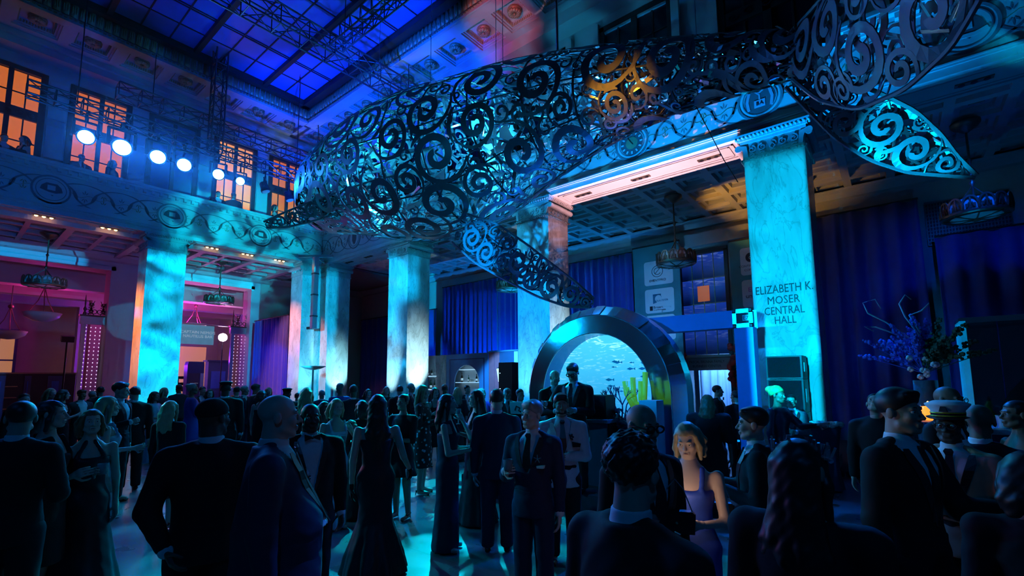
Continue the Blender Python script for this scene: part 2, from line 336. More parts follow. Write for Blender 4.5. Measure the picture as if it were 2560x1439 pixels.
def text(name, s, size, m, parent, mtx, align='CENTER', ext=.004, spacing=1.0, sx=1.0):
    cu = bpy.data.curves.new(name, 'FONT'); cu.body = s; cu.size = size; cu.align_x = align; cu.extrude = ext; cu.space_character = spacing
    cu.resolution_u = 2
    t = bpy.data.objects.new(name+'_tmp', cu); COL.objects.link(t)
    me = bpy.data.meshes.new_from_object(t.evaluated_get(bpy.context.evaluated_depsgraph_get())); me.name = name
    bpy.data.objects.remove(t); bpy.data.curves.remove(cu); me.materials.clear(); me.materials.append(m)
    o = inst(name, me, parent); o.matrix_local = mtx @ Matrix.Diagonal((sx, 1, 1, 1)); return o
def text_fit(name, s, w, hgt, m, parent, mtx, ext=.006):
    o = text(name, s, 1.0, m, parent, Matrix.Identity(4), ext=.01); me = o.data; n = len(me.vertices); co = np.zeros(n*3, np.float32); me.vertices.foreach_get('co', co); co = co.reshape(-1, 3)
    lo, hi = co.min(0), co.max(0); co[:, 0] = (co[:, 0]-(lo[0]+hi[0])/2)*w/(hi[0]-lo[0]); co[:, 1] = (co[:, 1]-lo[1])*hgt/(hi[1]-lo[1]); co[:, 2] *= ext/.01
    me.vertices.foreach_set('co', co.ravel()); me.update(); o.matrix_local = mtx; return o
def frame_mtx(loc, right, up):
    r, u = Vector(right).normalized(), Vector(up).normalized(); n = r.cross(u); m = Matrix.Identity(4)
    for i in range(3): m[i][0] = r[i]; m[i][1] = u[i]; m[i][2] = n[i]; m[i][3] = loc[i]
    return m
def spiral2(r, turns=1.6, n=26, a0=0, d=1, k=.12):
    """points of a scroll from outside in"""
    return [((r*(1-(1-k)*t))*math.cos(a0+d*turns*2*PI*t), (r*(1-(1-k)*t))*math.sin(a0+d*turns*2*PI*t)) for t in [i/(n-1) for i in range(n)]]
# ================================================================== STRUCTURE
# floor
struct(MB().box(-38, 14, -10, 24, -.12, 0).build('floor', M_FLOOR), 'dark polished hall floor with faint square joints')

# ---------------------------------------------------------------- pillars
def pillar_meshes():
    w, d = PW/2, PD
    out = {}
    out['shaft'] = MB().box(-w, w, 0, d, .62, Z_CAP).mesh('shaft', M_MARBLE)
    b = MB(); b.box(-w-.10, w+.10, -.10, d+.10, 0, .32); b.box(-w-.06, w+.06, -.06, d+.06, .32, .46); b.box(-w-.03, w+.03, -.03, d+.03, .46, .62)
    out['base'] = b.mesh('base', M_STONE)
    c = MB()
    c.box(-w-.035, w+.035, -.035, d+.035, Z_CAP, Z_CAP+.05)
    c.box(-w-.012, w+.012, -.012, d+.012, Z_CAP+.05, Z_CAP+.40)
    # flaring scroll brackets (profile in x-z, run through the depth)
    for sx in (-1, 1):
        prof = []
        for t in np.linspace(0, 1, 10):
            prof.append((sx*(w-.02+.02*t+.10*t**3), Z_CAP+.08+.30*t))
        for a in np.linspace(PI*.5, -PI*1.05, 14):
            prof.append((sx*(w+.09+.075*math.cos(a)), Z_CAP+.315+.075*math.sin(a)))
        inner = [(sx*(w-.08), Z_CAP+.33), (sx*(w-.10), Z_CAP+.08)]
        c.prism(prof+inner[::1], 'y', -.05, d+.05)
    c.box(-w-.05, w+.05, -.05, d+.05, Z_CAP+.39, Z_CAP+.45)
    c.box(-w-.13, w+.13, -.13, d+.13, Z_CAP+.52, Z_ARC)
    c.box(-w-.08, w+.08, -.08, d+.08, Z_CAP+.45, Z_CAP+.52)
    out['capital'] = c.mesh('capital', M_STONE)
    e = MB()   # egg rows under the top slab and bead row at the foot
    for zz, off, st, rr in ((Z_CAP+.50, .115, .075, .032), (Z_CAP+.02, .045, .06, .02)):
        n = int((PW+2*off)/st)
        for i in range(n+1):
            x = -w-off+(PW+2*off)*i/n
            e.ell((x, -off, zz), (rr*.85, rr, rr*1.2), 6, 4)
        n = int((d+2*off)/st)
        for i in range(1, n+1):
            for sx in (-1, 1): e.ell((sx*(w+off), -off+(d+2*off)*i/n, zz), (rr, rr*.85, rr*1.2), 6, 4)
    out['egg_moulding'] = e.mesh('egg_moulding', M_STONE, True)
    r = MB()   # carved foliage scrolls on the three seen faces
    def carve(plane, width):
        k = max(2, int(width/.2)); dx = (width-.16)/k
        for i in range(k):
            cx = -width/2+.08+dx*(i+.5)
            sp = spiral2(.085, 1.5, 16, PI*.5, 1 if i % 2 else -1, .15)
            r.ribbon([(cx+p[0], Z_CAP+.235+p[1]*.95) for p in sp], [.028-.012*q/15 for q in range(16)], .03, plane)
            r.ribbon([(cx-.05, Z_CAP+.11), (cx, Z_CAP+.14), (cx+.05, Z_CAP+.11)], .03, .025, plane)
        r.ribbon([(-width/2+.04, Z_CAP+.085), (width/2-.04, Z_CAP+.085)], .018, .02, plane)
        r.ribbon([(-.05, Z_CAP+.19), (0, Z_CAP+.27), (.05, Z_CAP+.19), (0, Z_CAP+.13), (-.05, Z_CAP+.19)], .022, .04, plane)
    carve(lambda p, t: (p[0], -.012-t, p[1]), PW)
    carve(lambda p, t: (-w-.012-t, d/2+p[0], p[1]), d)
    carve(lambda p, t: (w+.012+t, d/2+p[0], p[1]), d)
    out['carved_foliage'] = r.mesh('carved_foliage', M_STONE)
    return out
PM = pillar_meshes()
def pillar(loc, rz, label):
    p = empty('pillar', loc, rz, label, None, None, 'structure')
    inst('shaft', PM['shaft'], p); inst('base', PM['base'], p)
    cp = inst('capital', PM['capital'], p)
    inst('egg_moulding', PM['egg_moulding'], cp); inst('carved_foliage', PM['carved_foliage'], cp)
    return p
BX = [-1.69, -8.10, -14.45]
P5 = pillar((BX[0], YB, 0), 0, 'cyan-lit marble pillar carrying the hall name in black letters')
pillar((BX[1], YB, 0), 0, 'marble pillar rising behind the mirrored arch')
pillar((BX[2], YB, 0), 0, 'white-lit marble pillar between the bar and the dark curtain corner')
pillar((4.72, YB, 0), 0, 'pillar beyond the flower arrangement')
pillar((XA, 5.05, 0), PI/2, 'cyan and orange lit marble pillar of the left colonnade')
pillar((XA, -1.35, 0), PI/2, 'dark pillar at the near end of the left colonnade')
# corner pillar: two arms meeting in a re-entrant corner
cpil = empty('pillar', (XA, YB, 0), 0, 'corner pillar where the two colonnades meet', None, None, 'structure')
def corner_prism(o, z0, z1, mb): # L outline grown by o
    return mb.prism([(-PD-o, -.83-o), (o*1.0, -.83-o), (o, -o), (.71+o, -o), (.71+o, PD+o), (-PD-o, PD+o)], 'z', z0, z1)
corner_prism(0, .62, Z_CAP, MB()).build('shaft', M_MARBLE, cpil)
corner_prism(.08, 0, .62, MB()).build('base', M_STONE, cpil)
mb = MB(); corner_prism(.035, Z_CAP, Z_CAP+.05, mb); corner_prism(.012, Z_CAP+.05, Z_CAP+.40, mb); corner_prism(.06, Z_CAP+.39, Z_CAP+.5, mb); corner_prism(.12, Z_CAP+.5, Z_ARC, mb)
for (lo, hi, ax, cx) in ((-.05, PD+.05, 'y', .71),):
    mb.prism([(cx+.07+.085*math.cos(a), Z_CAP+.315+.085*math.sin(a)) for a in np.linspace(0, 2*PI, 14)[:-1]], 'y', lo, hi)
mb.prism([(-.83-.07+.085*math.cos(a), Z_CAP+.315+.085*math.sin(a)) for a in np.linspace(0, 2*PI, 14)[:-1]], 'x', -PD-.05, .05)
cc = mb.build('capital', M_STONE, cpil)
mb = MB()
for i in range(4):
    s1 = spiral2(.085, 1.5, 16, PI*.5, 1 if i % 2 else -1, .15)
    mb.ribbon([(.10+.18*i+p[0]-.02, Z_CAP+.235+p[1]) for p in s1], .022, .03, lambda p, t: (p[0], -.012-t, p[1]))
    mb.ribbon([(-.74+.18*i+p[0], Z_CAP+.235+p[1]) for p in s1], .022, .03, lambda p, t: (.012+t, p[0], p[1]))
    mb.ribbon([(.14+.24*i+p[0], Z_CAP+.235+p[1]) for p in s1], .022, .03, lambda p, t: (.722+t, p[0], p[1]))
    mb.ribbon([(-.9+.24*i+p[0], Z_CAP+.235+p[1]) for p in s1], .022, .03, lambda p, t: (p[0], -.842-t, p[1]))
mb.build('carved_foliage', M_STONE, cc)
# hall name on the cyan pillar
TM = frame_mtx
for s, u0, u1, py, vh in (('ELIZABETH K.', 1890, 2034, 730.5, 21), ('MOSER', 1920, 2001, 758, 20), ('CENTRAL', 1912, 2013, 784.5, 20), ('HALL', 1938, 1992, 808, 19)):
    q0, q1, q2 = atY(u0, py, YB), atY(u1, py, YB), atY((u0+u1)/2, py-vh, YB)
    text_fit('hall_name_lettering', s, q1[0]-q0[0], (q2[2]-(q0[2]+q1[2])/2), mat('black_letter_paint', (.006, .007, .01), .5), P5, frame_mtx(((q0[0]+q1[0])/2-BX[0], -.012, (q0[2]+q1[2])/2), (1, 0, 0), (0, 0, 1)))

# ---------------------------------------------------------------- entablatures
def entab(name, length, origin, rz, label, bays, medals, dent_n):
    """local x runs along the wall, local -y faces the hall"""
    e = empty(name, origin, rz, label, None, None, 'structure')
    L = length
    mb = MB(); mb.box(0, L, 0, PD, Z_ARC, Z_FR0-.03); mb.box(0, L, -.03, PD+.03, Z_FR0-.07, Z_FR0-.03); mb.box(0, L, -.05, PD+.05, Z_FR0-.03, Z_FR0)
    mb.box(0, L, .02, .14, Z_FR0, Z_FR1)
    mb.build('frieze', M_PLASTER, e)
    mb = MB(); mb.box(0, L, -.03, .14, Z_FR1, Z_FR1+.05); mb.box(0, L, -.02, .14, Z_FR1+.05, Z_FR1+.17); mb.box(0, L, -.16, .14, Z_FR1+.17, Z_FR1+.24); mb.box(0, L, -.20, .12, Z_FR1+.24, Z_LEDGE)
    mb.build('cornice', M_PLASTER, e)
    dm = MB().box(-.045, .045, -.12, 0, Z_FR1+.055, Z_FR1+.165).mesh('dentil', M_PLASTER)
    st = L/dent_n
    for i in range(dent_n): inst('dentil', dm, e, ((i+.5)*st, -.02, 0))
    # soffit panels per bay with framed edges and small outlets
    for (a, b, kind) in bays:
        mb = MB(); y0, y1 = .14, PD-.14
        for o, t in ((0, .03), (.10, .018)):
            mb.box(a+.25+o, b-.25-o, y0+o, y0+o+.03, Z_ARC-t, Z_ARC); mb.box(a+.25+o, b-.25-o, y1-o-.03, y1-o, Z_ARC-t, Z_ARC)
            mb.box(a+.25+o, a+.28+o, y0+o, y1-o, Z_ARC-t, Z_ARC); mb.box(b-.28-o, b-.25-o, y0+o, y1-o, Z_ARC-t, Z_ARC)
        mb.build('soffit_panel', M_PLASTER, e)
        for k in range(3):
            cx = a+(b-a)*(k+.72 if kind == 'lit' else k+.5)/3.0 if kind != 'lit' else a+(b-a)*(.22+.30*k)
            v = empty('downlight' if kind == 'lit' else 'soffit_vent', (cx, PD/2, Z_ARC), parent=e)
            MB().box(-.26, .26, -.06, .06, -.022, 0).build('plate', M_BRONZE, v)
            for q in (-.17, 0, .17):
                if kind == 'lit': MB().lathe([(.045, 0), (.045, -.012), (.02, -.03)], (q, 0, -.022), 10).build('bulb', mat('amber_bulb', (1, .6, .3), .4, emit=(1, .42, .12), estr=14), v)
                else: MB().lathe([(.05, 0), (.05, -.012), (.02, -.012)], (q, 0, -.022), 10).build('bulb', M_BLACKM, v)
    # painted ornament: interlaced arcs with palmettes
    pl = lambda p, t: (p[0], .02-t, p[1])
    mb = MB(); mb2 = MB(); zc, h = (Z_FR0+Z_FR1)/2, (Z_FR1-Z_FR0)*.40; per = .92
    n = int(L/per)
    for i in range(n+1):
        x = i*per
        for sg, xo in ((1, 0), (-1, per/2)):   # interlaced arcs springing up and hanging down
            pts = [(x+xo-per*.80*math.cos(t), zc+sg*(h*1.22*math.sin(t)-.30*h)) for t in np.linspace(.0, PI, 17)]
            mb.ribbon(pts, [.022+.034*abs(math.cos(PI*q/16)) for q in range(17)], .004, pl)
        for sgn in (1, -1):
            for k in range(-1, 2):
                a = PI/2+k*.6; bx, bz = x+(per/2 if sgn < 0 else 0), zc+sgn*h*.12
                for (xx, zz, m_) in ((x, zc+sgn*h*.10, mb), (x+per/2, zc-sgn*h*.38, mb2)):
                    l = .13 if k else .17
                    p = [(xx+math.cos(a)*l*t, zz+sgn*math.sin(a)*l*t) for t in (.25, .6, 1)]
                    m_.ribbon(p, [.012, .032, .006], .004, pl)
        pts = [(x+per*t, zc+.05*math.sin(t*4*PI)) for t in np.linspace(0, 1, 13)]
        mb2.ribbon(pts, .012, .004, pl)
    mb.build('painted_arcs', M_PAINT, e); mb2.build('painted_palmettes', M_PAINT2, e)
    for (x, kind) in medals:
        md = empty('medallion', (x, .02, zc), parent=e)
        R0 = .46
        mb = MB(); pl2 = lambda p, t: (p[0], -.008-t, p[1])
        circ = lambda r, n=36, sx=1.0: [(sx*r*math.cos(2*PI*i/n), r*math.sin(2*PI*i/n)) for i in range(n+1)]
        mb.prism([(p[0], p[1]) for p in circ(R0)[:-1]], 'y', -.010, 0); mb.build('medallion_disc', M_PLASTER, md)
        mb = MB(); mb.ribbon(circ(R0-.03), .05, .012, pl2); mb.ribbon(circ(R0-.12), .02, .012, pl2); mb.build('medallion_ring', M_PAINT, md)
        mb = MB()
        if kind == 'clock':
            mb.prism(circ(R0-.15)[:-1], 'y', -.016, -.008)
            mb.build('dark_face', M_DARKP, md)
            MB().prism(circ(.16, 24)[:-1], 'y', -.022, -.014).build('ochre_centre', M_PAINT2, md)
            mb = MB()
            for k in range(12):
                a = 2*PI*k/12; mb.ribbon([(.22*math.cos(a), .22*math.sin(a)), (.29*math.cos(a), .29*math.sin(a))], .04, .008, lambda p, t: (p[0], -.016-t, p[1]))
            mb.build('hour_mark', M_PLASTER, md)
            MB().ribbon([(-.10, .16), (.0, 0), (.04, -.05)], .02, .008, lambda p, t: (p[0], -.024-t, p[1])).build('clock_hand', M_BLACKM, md)
        elif kind == 'book':
            mb.prism(circ(R0-.15, 30)[:-1], 'y', -.016, -.008); mb.build('dark_face', M_DARKP, md)
            MB().box(-.11, .11, -.026, -.016, -.17, -.01).build('emblem_book', mat('pale_violet_paint', (.40, .34, .42), .7), md)
            mb = MB()
            for sx in (-1, 1): mb.ribbon([(sx*.22, -.2), (sx*.25, 0), (sx*.2, .2)], .06, .008, lambda p, t: (p[0], -.016-t, p[1]))
            mb.ribbon([(0, 0), (0, .1), (-.08, .19), (.0, .15), (.08, .2)], .03, .008, lambda p, t: (p[0], -.016-t, p[1]))
            mb.build('emblem_scroll', mat('pale_violet_paint', (.40, .34, .42), .7), md)
            text('emblem_letters', 'BA', .12, M_BLACKM, md, frame_mtx((0, -.028, -.13), (1, 0, 0), (0, 0, 1)))
        elif kind == 'shield':
            mb.prism([(-.15, .22), (.15, .22), (.15, -.08), (.07, -.22), (0, -.27), (-.07, -.22), (-.15, -.08)], 'y', -.016, -.008); mb.build('dark_shield', M_DARKP, md)
        else:
            mb.prism([(-.22, .10), (-.12, .20), (.12, .20), (.22, .10), (.26, -.04), (.10, -.10), (.04, -.2), (-.06, -.12), (-.26, -.04)], 'y', -.016, -.008); mb.build('dark_face', M_DARKP, md)
            mb = MB(); mb.box(-.09, .09, -.024, -.016, -.02, .13); mb.ribbon([(-.27, -.06), (-.05, -.13), (.12, -.14), (.28, -.09)], .07, .01, lambda p, t: (p[0], -.016-t, p[1])); mb.build('emblem_banner', M_PLASTER, md)
    return e
mB = [(atY(u, v, YB)[0]-(XA), k) for u, v, k in ((1578, 332, 'clock'), (1898, 240, 'book'), (885, 602, 'shield'))]+[(XA*-1+1.4, 'banner')]
EB = entab('wall_back', 31, (XA, YB, 0), 0, 'painted frieze band over the right hand colonnade', [(.71, 5.07, 'vent'), (6.23, 11.42, 'vent'), (12.58, 17.83, 'vent'), (18.99, 24.2, 'vent')], mB, 118)
mA = [(10.8-.0-(10.8-atX(u, v, XA)[1])+9.2, 'banner') for u, v in ((128, 478), (430, 545), (652, 590))]
EA = entab('wall_left', 20, (XA, -9.2, 0), PI/2, 'painted frieze band over the left colonnade', [(8.4, 13.65, 'lit'), (14.85, 19.15, 'lit')], mA, 84)

# ---------------------------------------------------------------- upper walls, gallery windows
WX = XA-.65
def window(n, origin, rz, glass, label, blind=False, op=1.0):
    """two leaves, each with upper and lower lights; origin at sill centre, local -y to the hall"""
    w = empty('window_%d' % n, origin, rz, label, None, None, 'structure')
    W, Z0, Z1 = 1.30, 0.0, 2.80
    f = MB()
    f.box(-W/2-.16, -W/2, -.06, .10, Z0, Z1+.12); f.box(W/2, W/2+.16, -.06, .10, Z0, Z1+.12); f.box(-W/2-.16, W/2+.16, -.06, .10, Z1, Z1+.14); f.box(-.06, .06, -.04, .08, Z0, Z1)
    f.box(-W/2, W/2, -.04, .08, 1.28, 1.62)
    f.build('window_frame', M_WOODF, w)
    if blind:
        MB().box(-W/2, W/2, .02, .04, Z0, Z1).build('blind', glass, w); return w
    for sx in (-1, 1):
        x0, x1 = (.06, W/2) if sx > 0 else (-W/2, -.06)
        for (z0, z1) in ((0.02, 1.28), (1.62, 2.78)):
            pa = MB().box(x0, x1, .045, .06, z0, z1).build('pane', glass, w)
            g = MB(); xm = (x0+x1)/2; zm = z0+(z1-z0)*.42
            g.box(xm-.018, xm+.018, .015, .045, z0, z1); g.box(x0, x1, .015, .045, zm-.018, zm+.018); g.build('glazing_bar', M_WOODF, pa)
    # ornate iron transom panel
    t = MB()
    for i in range(5):
        cx = -W/2+W*(i+.5)/5
        t.ribbon([(cx+p[0], 1.45+p[1]) for p in spiral2(.10, 1.3, 14, i, 1 if i % 2 else -1)], .025, .03, lambda p, q: (p[0], -.04-q, p[1]))
    t.build('iron_transom', M_BLACKM, w)
    return w
SILL = 8.85
wys = [(.92, M_ORANGE), (3.06, M_ORANGE), (5.17, None), (7.29, M_ORANGE2), (9.42, M_ORANGE)]
wl = ['dim orange gallery window nearest the picture edge', 'orange gallery window behind the first stage lamps', 'unlit gallery window with a blue blind behind the stage lamps', 'brightest golden gallery window with a lamp inside', 'small orange gallery window beside the hanging whale']
upper = empty('wall_left_gallery', (0, 0, 0), 0, 'upper gallery wall with light blue panels between windows', None, None, 'structure')
mb = MB()
mb.box(WX-.4, WX-.02, -9.2, YB+.6, 7.0, SILL); mb.box(WX-.4, WX-.02, -9.2, YB+.6, SILL+2.92, Z_CEIL+.4)
ed = [-9.2]+[v for y, _ in wys for v in (y-.80, y+.80)]+[YB+.6]
for i in range(0, len(ed), 2): mb.box(WX-.4, WX-.02, ed[i], ed[i+1], SILL, SILL+2.92)
mb.build('plaster', M_PLASTER, upper)
MB().box(XA-.65, XA+.0, -9.2, YB, 7.40, 7.55).build('gallery_floor', M_PLASTER, upper)
M_PANEL = mat('pale_wall_panel', (.50, .52, .54), .55, 0, .06, 3)
pm = MB().box(0, .06, -.21, .21, 0, 1.25).mesh('wall_panel', M_PANEL)
for i in range(len(wys)):
    y = wys[i][0]-1.07
    inst('wall_panel', pm, upper, (WX-.02, y, SILL+.05)); inst('wall_panel', pm, upper, (WX-.02, y, SILL+1.55))
mb = MB(); mb.box(WX-.02, XA-.1, -9.2, YB, 12.2, Z_CEIL); mb.box(XA-.12, XA+.03, -9.2, YB, 12.42, Z_CEIL); mb.build('crown_moulding', M_PLASTER, upper)
for i, ((y, g), lb) in enumerate(zip(wys, wl)):
    window(i+1, (WX-.02, y, SILL), PI/2, g or mat('blue_blind', (.12, .14, .26), .8), lb, blind=g is None)
# back wall uppers (behind the whale)
WY = YB+.5
ub = empty('wall_back_gallery', (0, 0, 0), 0, 'dark upper wall behind the hanging whale', None, None, 'structure')
mb = MB(); bw = [-17.6, -14.45, -11.3, -8.1, -4.9, -1.69, 1.5]
mb.box(XA-.6, 11, WY, WY+.3, 7.6, SILL+.1); mb.box(XA-.6, 11, WY, WY+.3, 11.7, Z_CEIL+.4)
ed = [XA-.6]+[v for x in bw for v in (x-.95, x+.95)]+[11]
for i in range(0, len(ed), 2): mb.box(ed[i], ed[i+1], WY, WY+.3, SILL+.1, 11.7)
for x in bw: mb.box(x-1.25, x-1.05, WY-.12, WY, SILL, 12.0); mb.box(x+1.05, x+1.25, WY-.12, WY, SILL, 12.0)
mb.box(XA-.6, 11, YB-.05, WY, 12.2, Z_CEIL)
mb.build('plaster', M_PLASTER, ub)
for i, x in enumerate(bw):
    wdw = window(10+i, (x, WY+.02, SILL+.1), 0, M_DARKG, 'unlit dark gallery window above the frieze, %s' % ['nearest the corner', 'behind the whale head', 'behind the whale back', 'above the whale ridge', 'right of the whale cables', 'above the tail stock', 'beyond the tail flukes'][i])
    wdw.scale = (1.4, 1, 1)

# ---------------------------------------------------------------- coffered ring and skylight
RW = 1.72; CP = 1.25; ZC = Z_CEIL
ceil = empty('ceiling', (0, 0, 0), 0, 'coffered plaster ring around the hall skylight', None, None, 'structure')
def coffer_mesh(sz, cell, steps, mname):
    mb = MB(); h = cell/2
    prev = (h, 0.0)
    for (r, z) in steps:
        a, za = prev
        for (s1, s2) in (((-1, -1), (1, -1)), ((1, -1), (1, 1)), ((1, 1), (-1, 1)), ((-1, 1), (-1, -1))):
            mb.add([(s1[0]*a, s1[1]*a, za), (s2[0]*a, s2[1]*a, za), (s2[0]*r, s2[1]*r, z), (s1[0]*r, s1[1]*r, z)], [(0, 1, 2, 3)])
        prev = (r, z)
    a, za = prev
    mb.add([(-a, -a, za), (a, -a, za), (a, a, za), (-a, a, za)], [(0, 1, 2, 3)])
    return mb.mesh(mname, M_PLASTER)
cm = coffer_mesh(.9, CP, [(.50, 0), (.50, .05), (.45, .05), (.45, .09), (.40, .09), (.36, .22)], 'coffer')
rm = MB()
for k in range(14):
    a = 2*PI*k/14; rm.ell((.125*math.cos(a), .125*math.sin(a), .10), (.045+.055*abs(math.cos(a)), .045+.055*abs(math.sin(a)), .06), 6, 4)
rm.lathe([(.20, .22), (.22, .17), (.17, .12), (.10, .09)], (0, 0, 0), 20); rm.ell((0, 0, .06), .045, 8, 5)
rosm = rm.mesh('rosette', M_GOLD, True)
em = MB()
for k in range(13):
    t = -.38+.76*k/12
    for (x, y) in ((t, -.385), (t, .385), (-.385, t), (.385, t)): em.ell((x, y, .15), (.026, .026, .06), 6, 4)
eggm = em.mesh('egg_border', M_GOLD, True)
def ring_coffer(x, y):
    c = inst('coffer', cm, ceil, (x, y, ZC)); inst('rosette', rosm, c); inst('egg_border', eggm, c)
cb = YB-.80; ca = XA+.80
for i in range(14): ring_coffer(ca+CP*i, cb)
for i in range(1, 12): ring_coffer(ca, cb-CP*i)
mb = MB()
xe = ca+CP*13.5
mb.box(XA-.1, 11, cb+CP/2, YB+.1, ZC, ZC+.1); mb.box(XA-.1, 11, YB-RW, cb-CP/2, ZC, ZC+.1); mb.box(xe, 11, YB-RW, YB, ZC, ZC+.1)
mb.box(XA-.1, ca-CP/2, -9.2, YB, ZC, ZC+.1); mb.box(ca+CP/2, XA+RW, -9.2, YB-RW+.02, ZC, ZC+.1); mb.box(XA, XA+RW, -9.2, cb-CP*11.5, ZC, ZC+.1)
mb.build('plaster_band', M_PLASTER, ceil)
# cove moulding up to the skylight: dotted lip, fluted leaf band, dark frame
IX, IY = XA+RW, YB-RW
mb = MB(); mb.box(IX, IX+.05, -9.2, IY-.05, ZC-.06, ZC+.12); mb.box(IX, 11, IY-.05, IY, ZC-.06, ZC+.12); mb.build('lip', M_PLASTER, ceil)
bead = MB()
for i in range(150): bead.box(IX+.05, IX+.085, IY-.12-.11*i, IY-.05-.11*i, ZC+.02, ZC+.055)
for i in range(250): bead.box(IX+.06+.11*i, IX+.13+.11*i, IY-.085, IY-.05, ZC+.02, ZC+.055)
bd = bead.build('bead_row', M_GOLD, ceil); bd['kind'] = 'stuff'
lf = MB().box(-.075, .075, -.03, .03, .12, .50)
for k in (-1, 0, 1): lf.ell((k*.045, -.03, .33), (.022, .03, .16 if k == 0 else .12), 6, 5)
lfm = lf.mesh('acanthus_leaf', M_GOLD, True)
for i in range(44): inst('acanthus_leaf', lfm, ceil, (IX+.06, IY-.14-.19*i, ZC), PI/2)
for i in range(62): inst('acanthus_leaf', lfm, ceil, (IX+.14+.19*i, IY-.06, ZC))
MB().box(IX, IX+.05, -9.2, IY, ZC+.1, ZC+.55).build('cove', M_STONE, ceil); MB().box(IX, 11, IY-.05, IY, ZC+.1, ZC+.55).build('cove', M_STONE, ceil)
sky = empty('skylight', (0, 0, 0), 0, 'grid of blue glass panes in the hall skylight', None, None, 'structure')
ZS = ZC+.72
gx0, gy1, px_, py_ = IX+.30, IY-.36, 1.02, .76
nx, ny = 14, 17
pane = MB().box(.012, px_-.012, -py_+.012, -.012, 0, .012).mesh('pane', M_SKY)
for i in range(nx):
    for j in range(ny):
        if i > 8 and j > 4 or i > 11 and j > 2: continue
        inst('pane', pane, sky, (gx0+px_*i, gy1-py_*j, ZS+R_.uniform(-.004, .004)))
for j in range(ny+1):
    thick = j % 3 == 2
    MB().box(gx0-.05, gx0+px_*nx, gy1-py_*j-(.07 if thick else .018), gy1-py_*j+(.07 if thick else .018), ZS-(.16 if thick else .03), ZS+.02).build('skylight_beam' if thick else 'glazing_bar', M_WOODF, sky)
for i in range(nx+1):
    dbl = i % 4 == 2
    for o in ((-.05, .05) if dbl else (0,)):
        MB().box(gx0+px_*i+o-.016, gx0+px_*i+o+.016, gy1-py_*ny, gy1+.05, ZS-.028, ZS+.022).build('glazing_bar', M_WOODF, sky)
mb = MB(); mb.box(IX-.02, gx0, -9.2, IY, ZC+.5, ZS+.05); mb.box(IX, 11, gy1, IY+.02, ZC+.5, ZS+.05); mb.build('skylight_frame', M_WOODF, sky)
MB().box(IX, 11, -9.2, IY, ZS+.35, ZS+.4).build('roof_deck', M_BLACKM, sky)

# ---------------------------------------------------------------- aisle behind the right colonnade
ZA = 7.42
asl = empty('ceiling_aisle_right', (0, 0, 0), 0, 'square coffered aisle ceiling behind the right hand pillars', None, None, 'structure')
am = coffer_mesh(.9, .985, [(.40, 0), (.38, .10), (.27, .10), (.25, .20), (.13, .20), (.12, .26)], 'coffer')
nxa, nya = 20, 5
for i in range(nxa+4):
    for j in range(nya): inst('coffer', am, asl, (XA-.3+.985*(i+.5), YB+PD+.985*(j+.5)-.02, ZA))
MB().box(XA-1, 6, YB+PD-.05, AY, ZA+.3, ZA+.4).build('slab', M_PLASTER, asl)
cov = MB(); cov.prism([(AY, ZA), (AY-.42, ZA), (AY-.40, ZA-.06), (AY-.30, ZA-.10), (AY-.14, ZA-.22), (AY, ZA-.24)], 'x', XA-5.9, 11); cov.build('cove_moulding', M_PLASTER, asl)
wr = empty('wall_aisle_right', (0, 0, 0), 0, 'plain back wall of the right hand aisle', None, None, 'structure')
# wall with a door bay: door x -5.9..-4.3
DX0, DX1 = -5.85, -4.35
mb = MB(); mb.box(XA-6, DX0, AY, AY+.3, 0, 7.6); mb.box(DX1, 11, AY, AY+.3, 0, 7.6); mb.box(DX0, DX1, AY, AY+.3, 6.3, 7.6)
mb.build('plaster', M_PLASTER, wr)
MB().box(XA-6.3, XA-6.0, AY, AY+.3, 0, 7.6).build('plaster', M_PLASTER, wr)
# picture-frame moulding over the door bay
MB().box(-6.6, -3.4, AY-.30, AY, 6.5, 6.95).build('door_header', M_PLASTER, wr)

# ---------------------------------------------------------------- aisle behind the left colonnade
al = empty('ceiling_aisle_left', (0, 0, 0), 0, 'beamed aisle ceiling behind the left colonnade', None, None, 'structure')
MB().box(AX, XA-PD+.05, -9.2, AY, ZA+.05, ZA+.15).build('slab', mat('rose_plaster', (.50, .40, .38), .7), al)
mb = MB()
lm = coffer_mesh(.9, .985, [(.42, 0), (.41, .12), (.33, .12), (.32, .15)], 'coffer')
for i in range(5):
    for j in range(13): inst('coffer', lm, al, (XA-PD-.985*(i+.5), -1.2+.985*(j+.5), ZA-.12))
for j in range(7): MB().box(AX+.1, XA-PD-.06, -1.2+.985*2*j-.11, -1.2+.985*2*j+.11, ZA-.22, ZA-.115).build('beam', M_PLASTER, al)
MB().prism([(AX, ZA-.05), (AX+.5, ZA-.05), (AX+.46, ZA-.16), (AX+.2, ZA-.3), (AX, ZA-.34)], 'y', -9.2, AY).build('cove_moulding', M_PLASTER, al)
wa = empty('wall_aisle_left', (0, 0, 0), 0, 'aisle wall with two tall openings into the bar room', None, None, 'structure')
O = [(-.6, 4.62), (6.75, 10.25)]; OT = 6.72
mb = MB(); T = .9
mb.box(AX-T, AX, -9.2, O[0][0], 0, ZA); mb.box(AX-T, AX, O[0][1], O[1][0], 0, ZA); mb.box(AX-T, AX, O[1][1], AY+.3, 0, ZA)
for a, b in O: mb.box(AX-T, AX, a, b, OT, ZA)
mb.build('plaster', M_PLASTER, wa)
mb = MB()
for a, b in O:   # stepped casing of each opening
    mb.box(AX, AX+.05, a-.16, a, 0, OT+.16); mb.box(AX, AX+.05, b, b+.16, 0, OT+.16); mb.box(AX, AX+.05, a-.16, b+.16, OT, OT+.16)
mb.build('opening_casing', M_PLASTER, wa)
MB().box(AX, AX+.04, O[0][1]+.16, O[1][0]-.16, 0, 1.0).build('dado', M_STONE, wa)
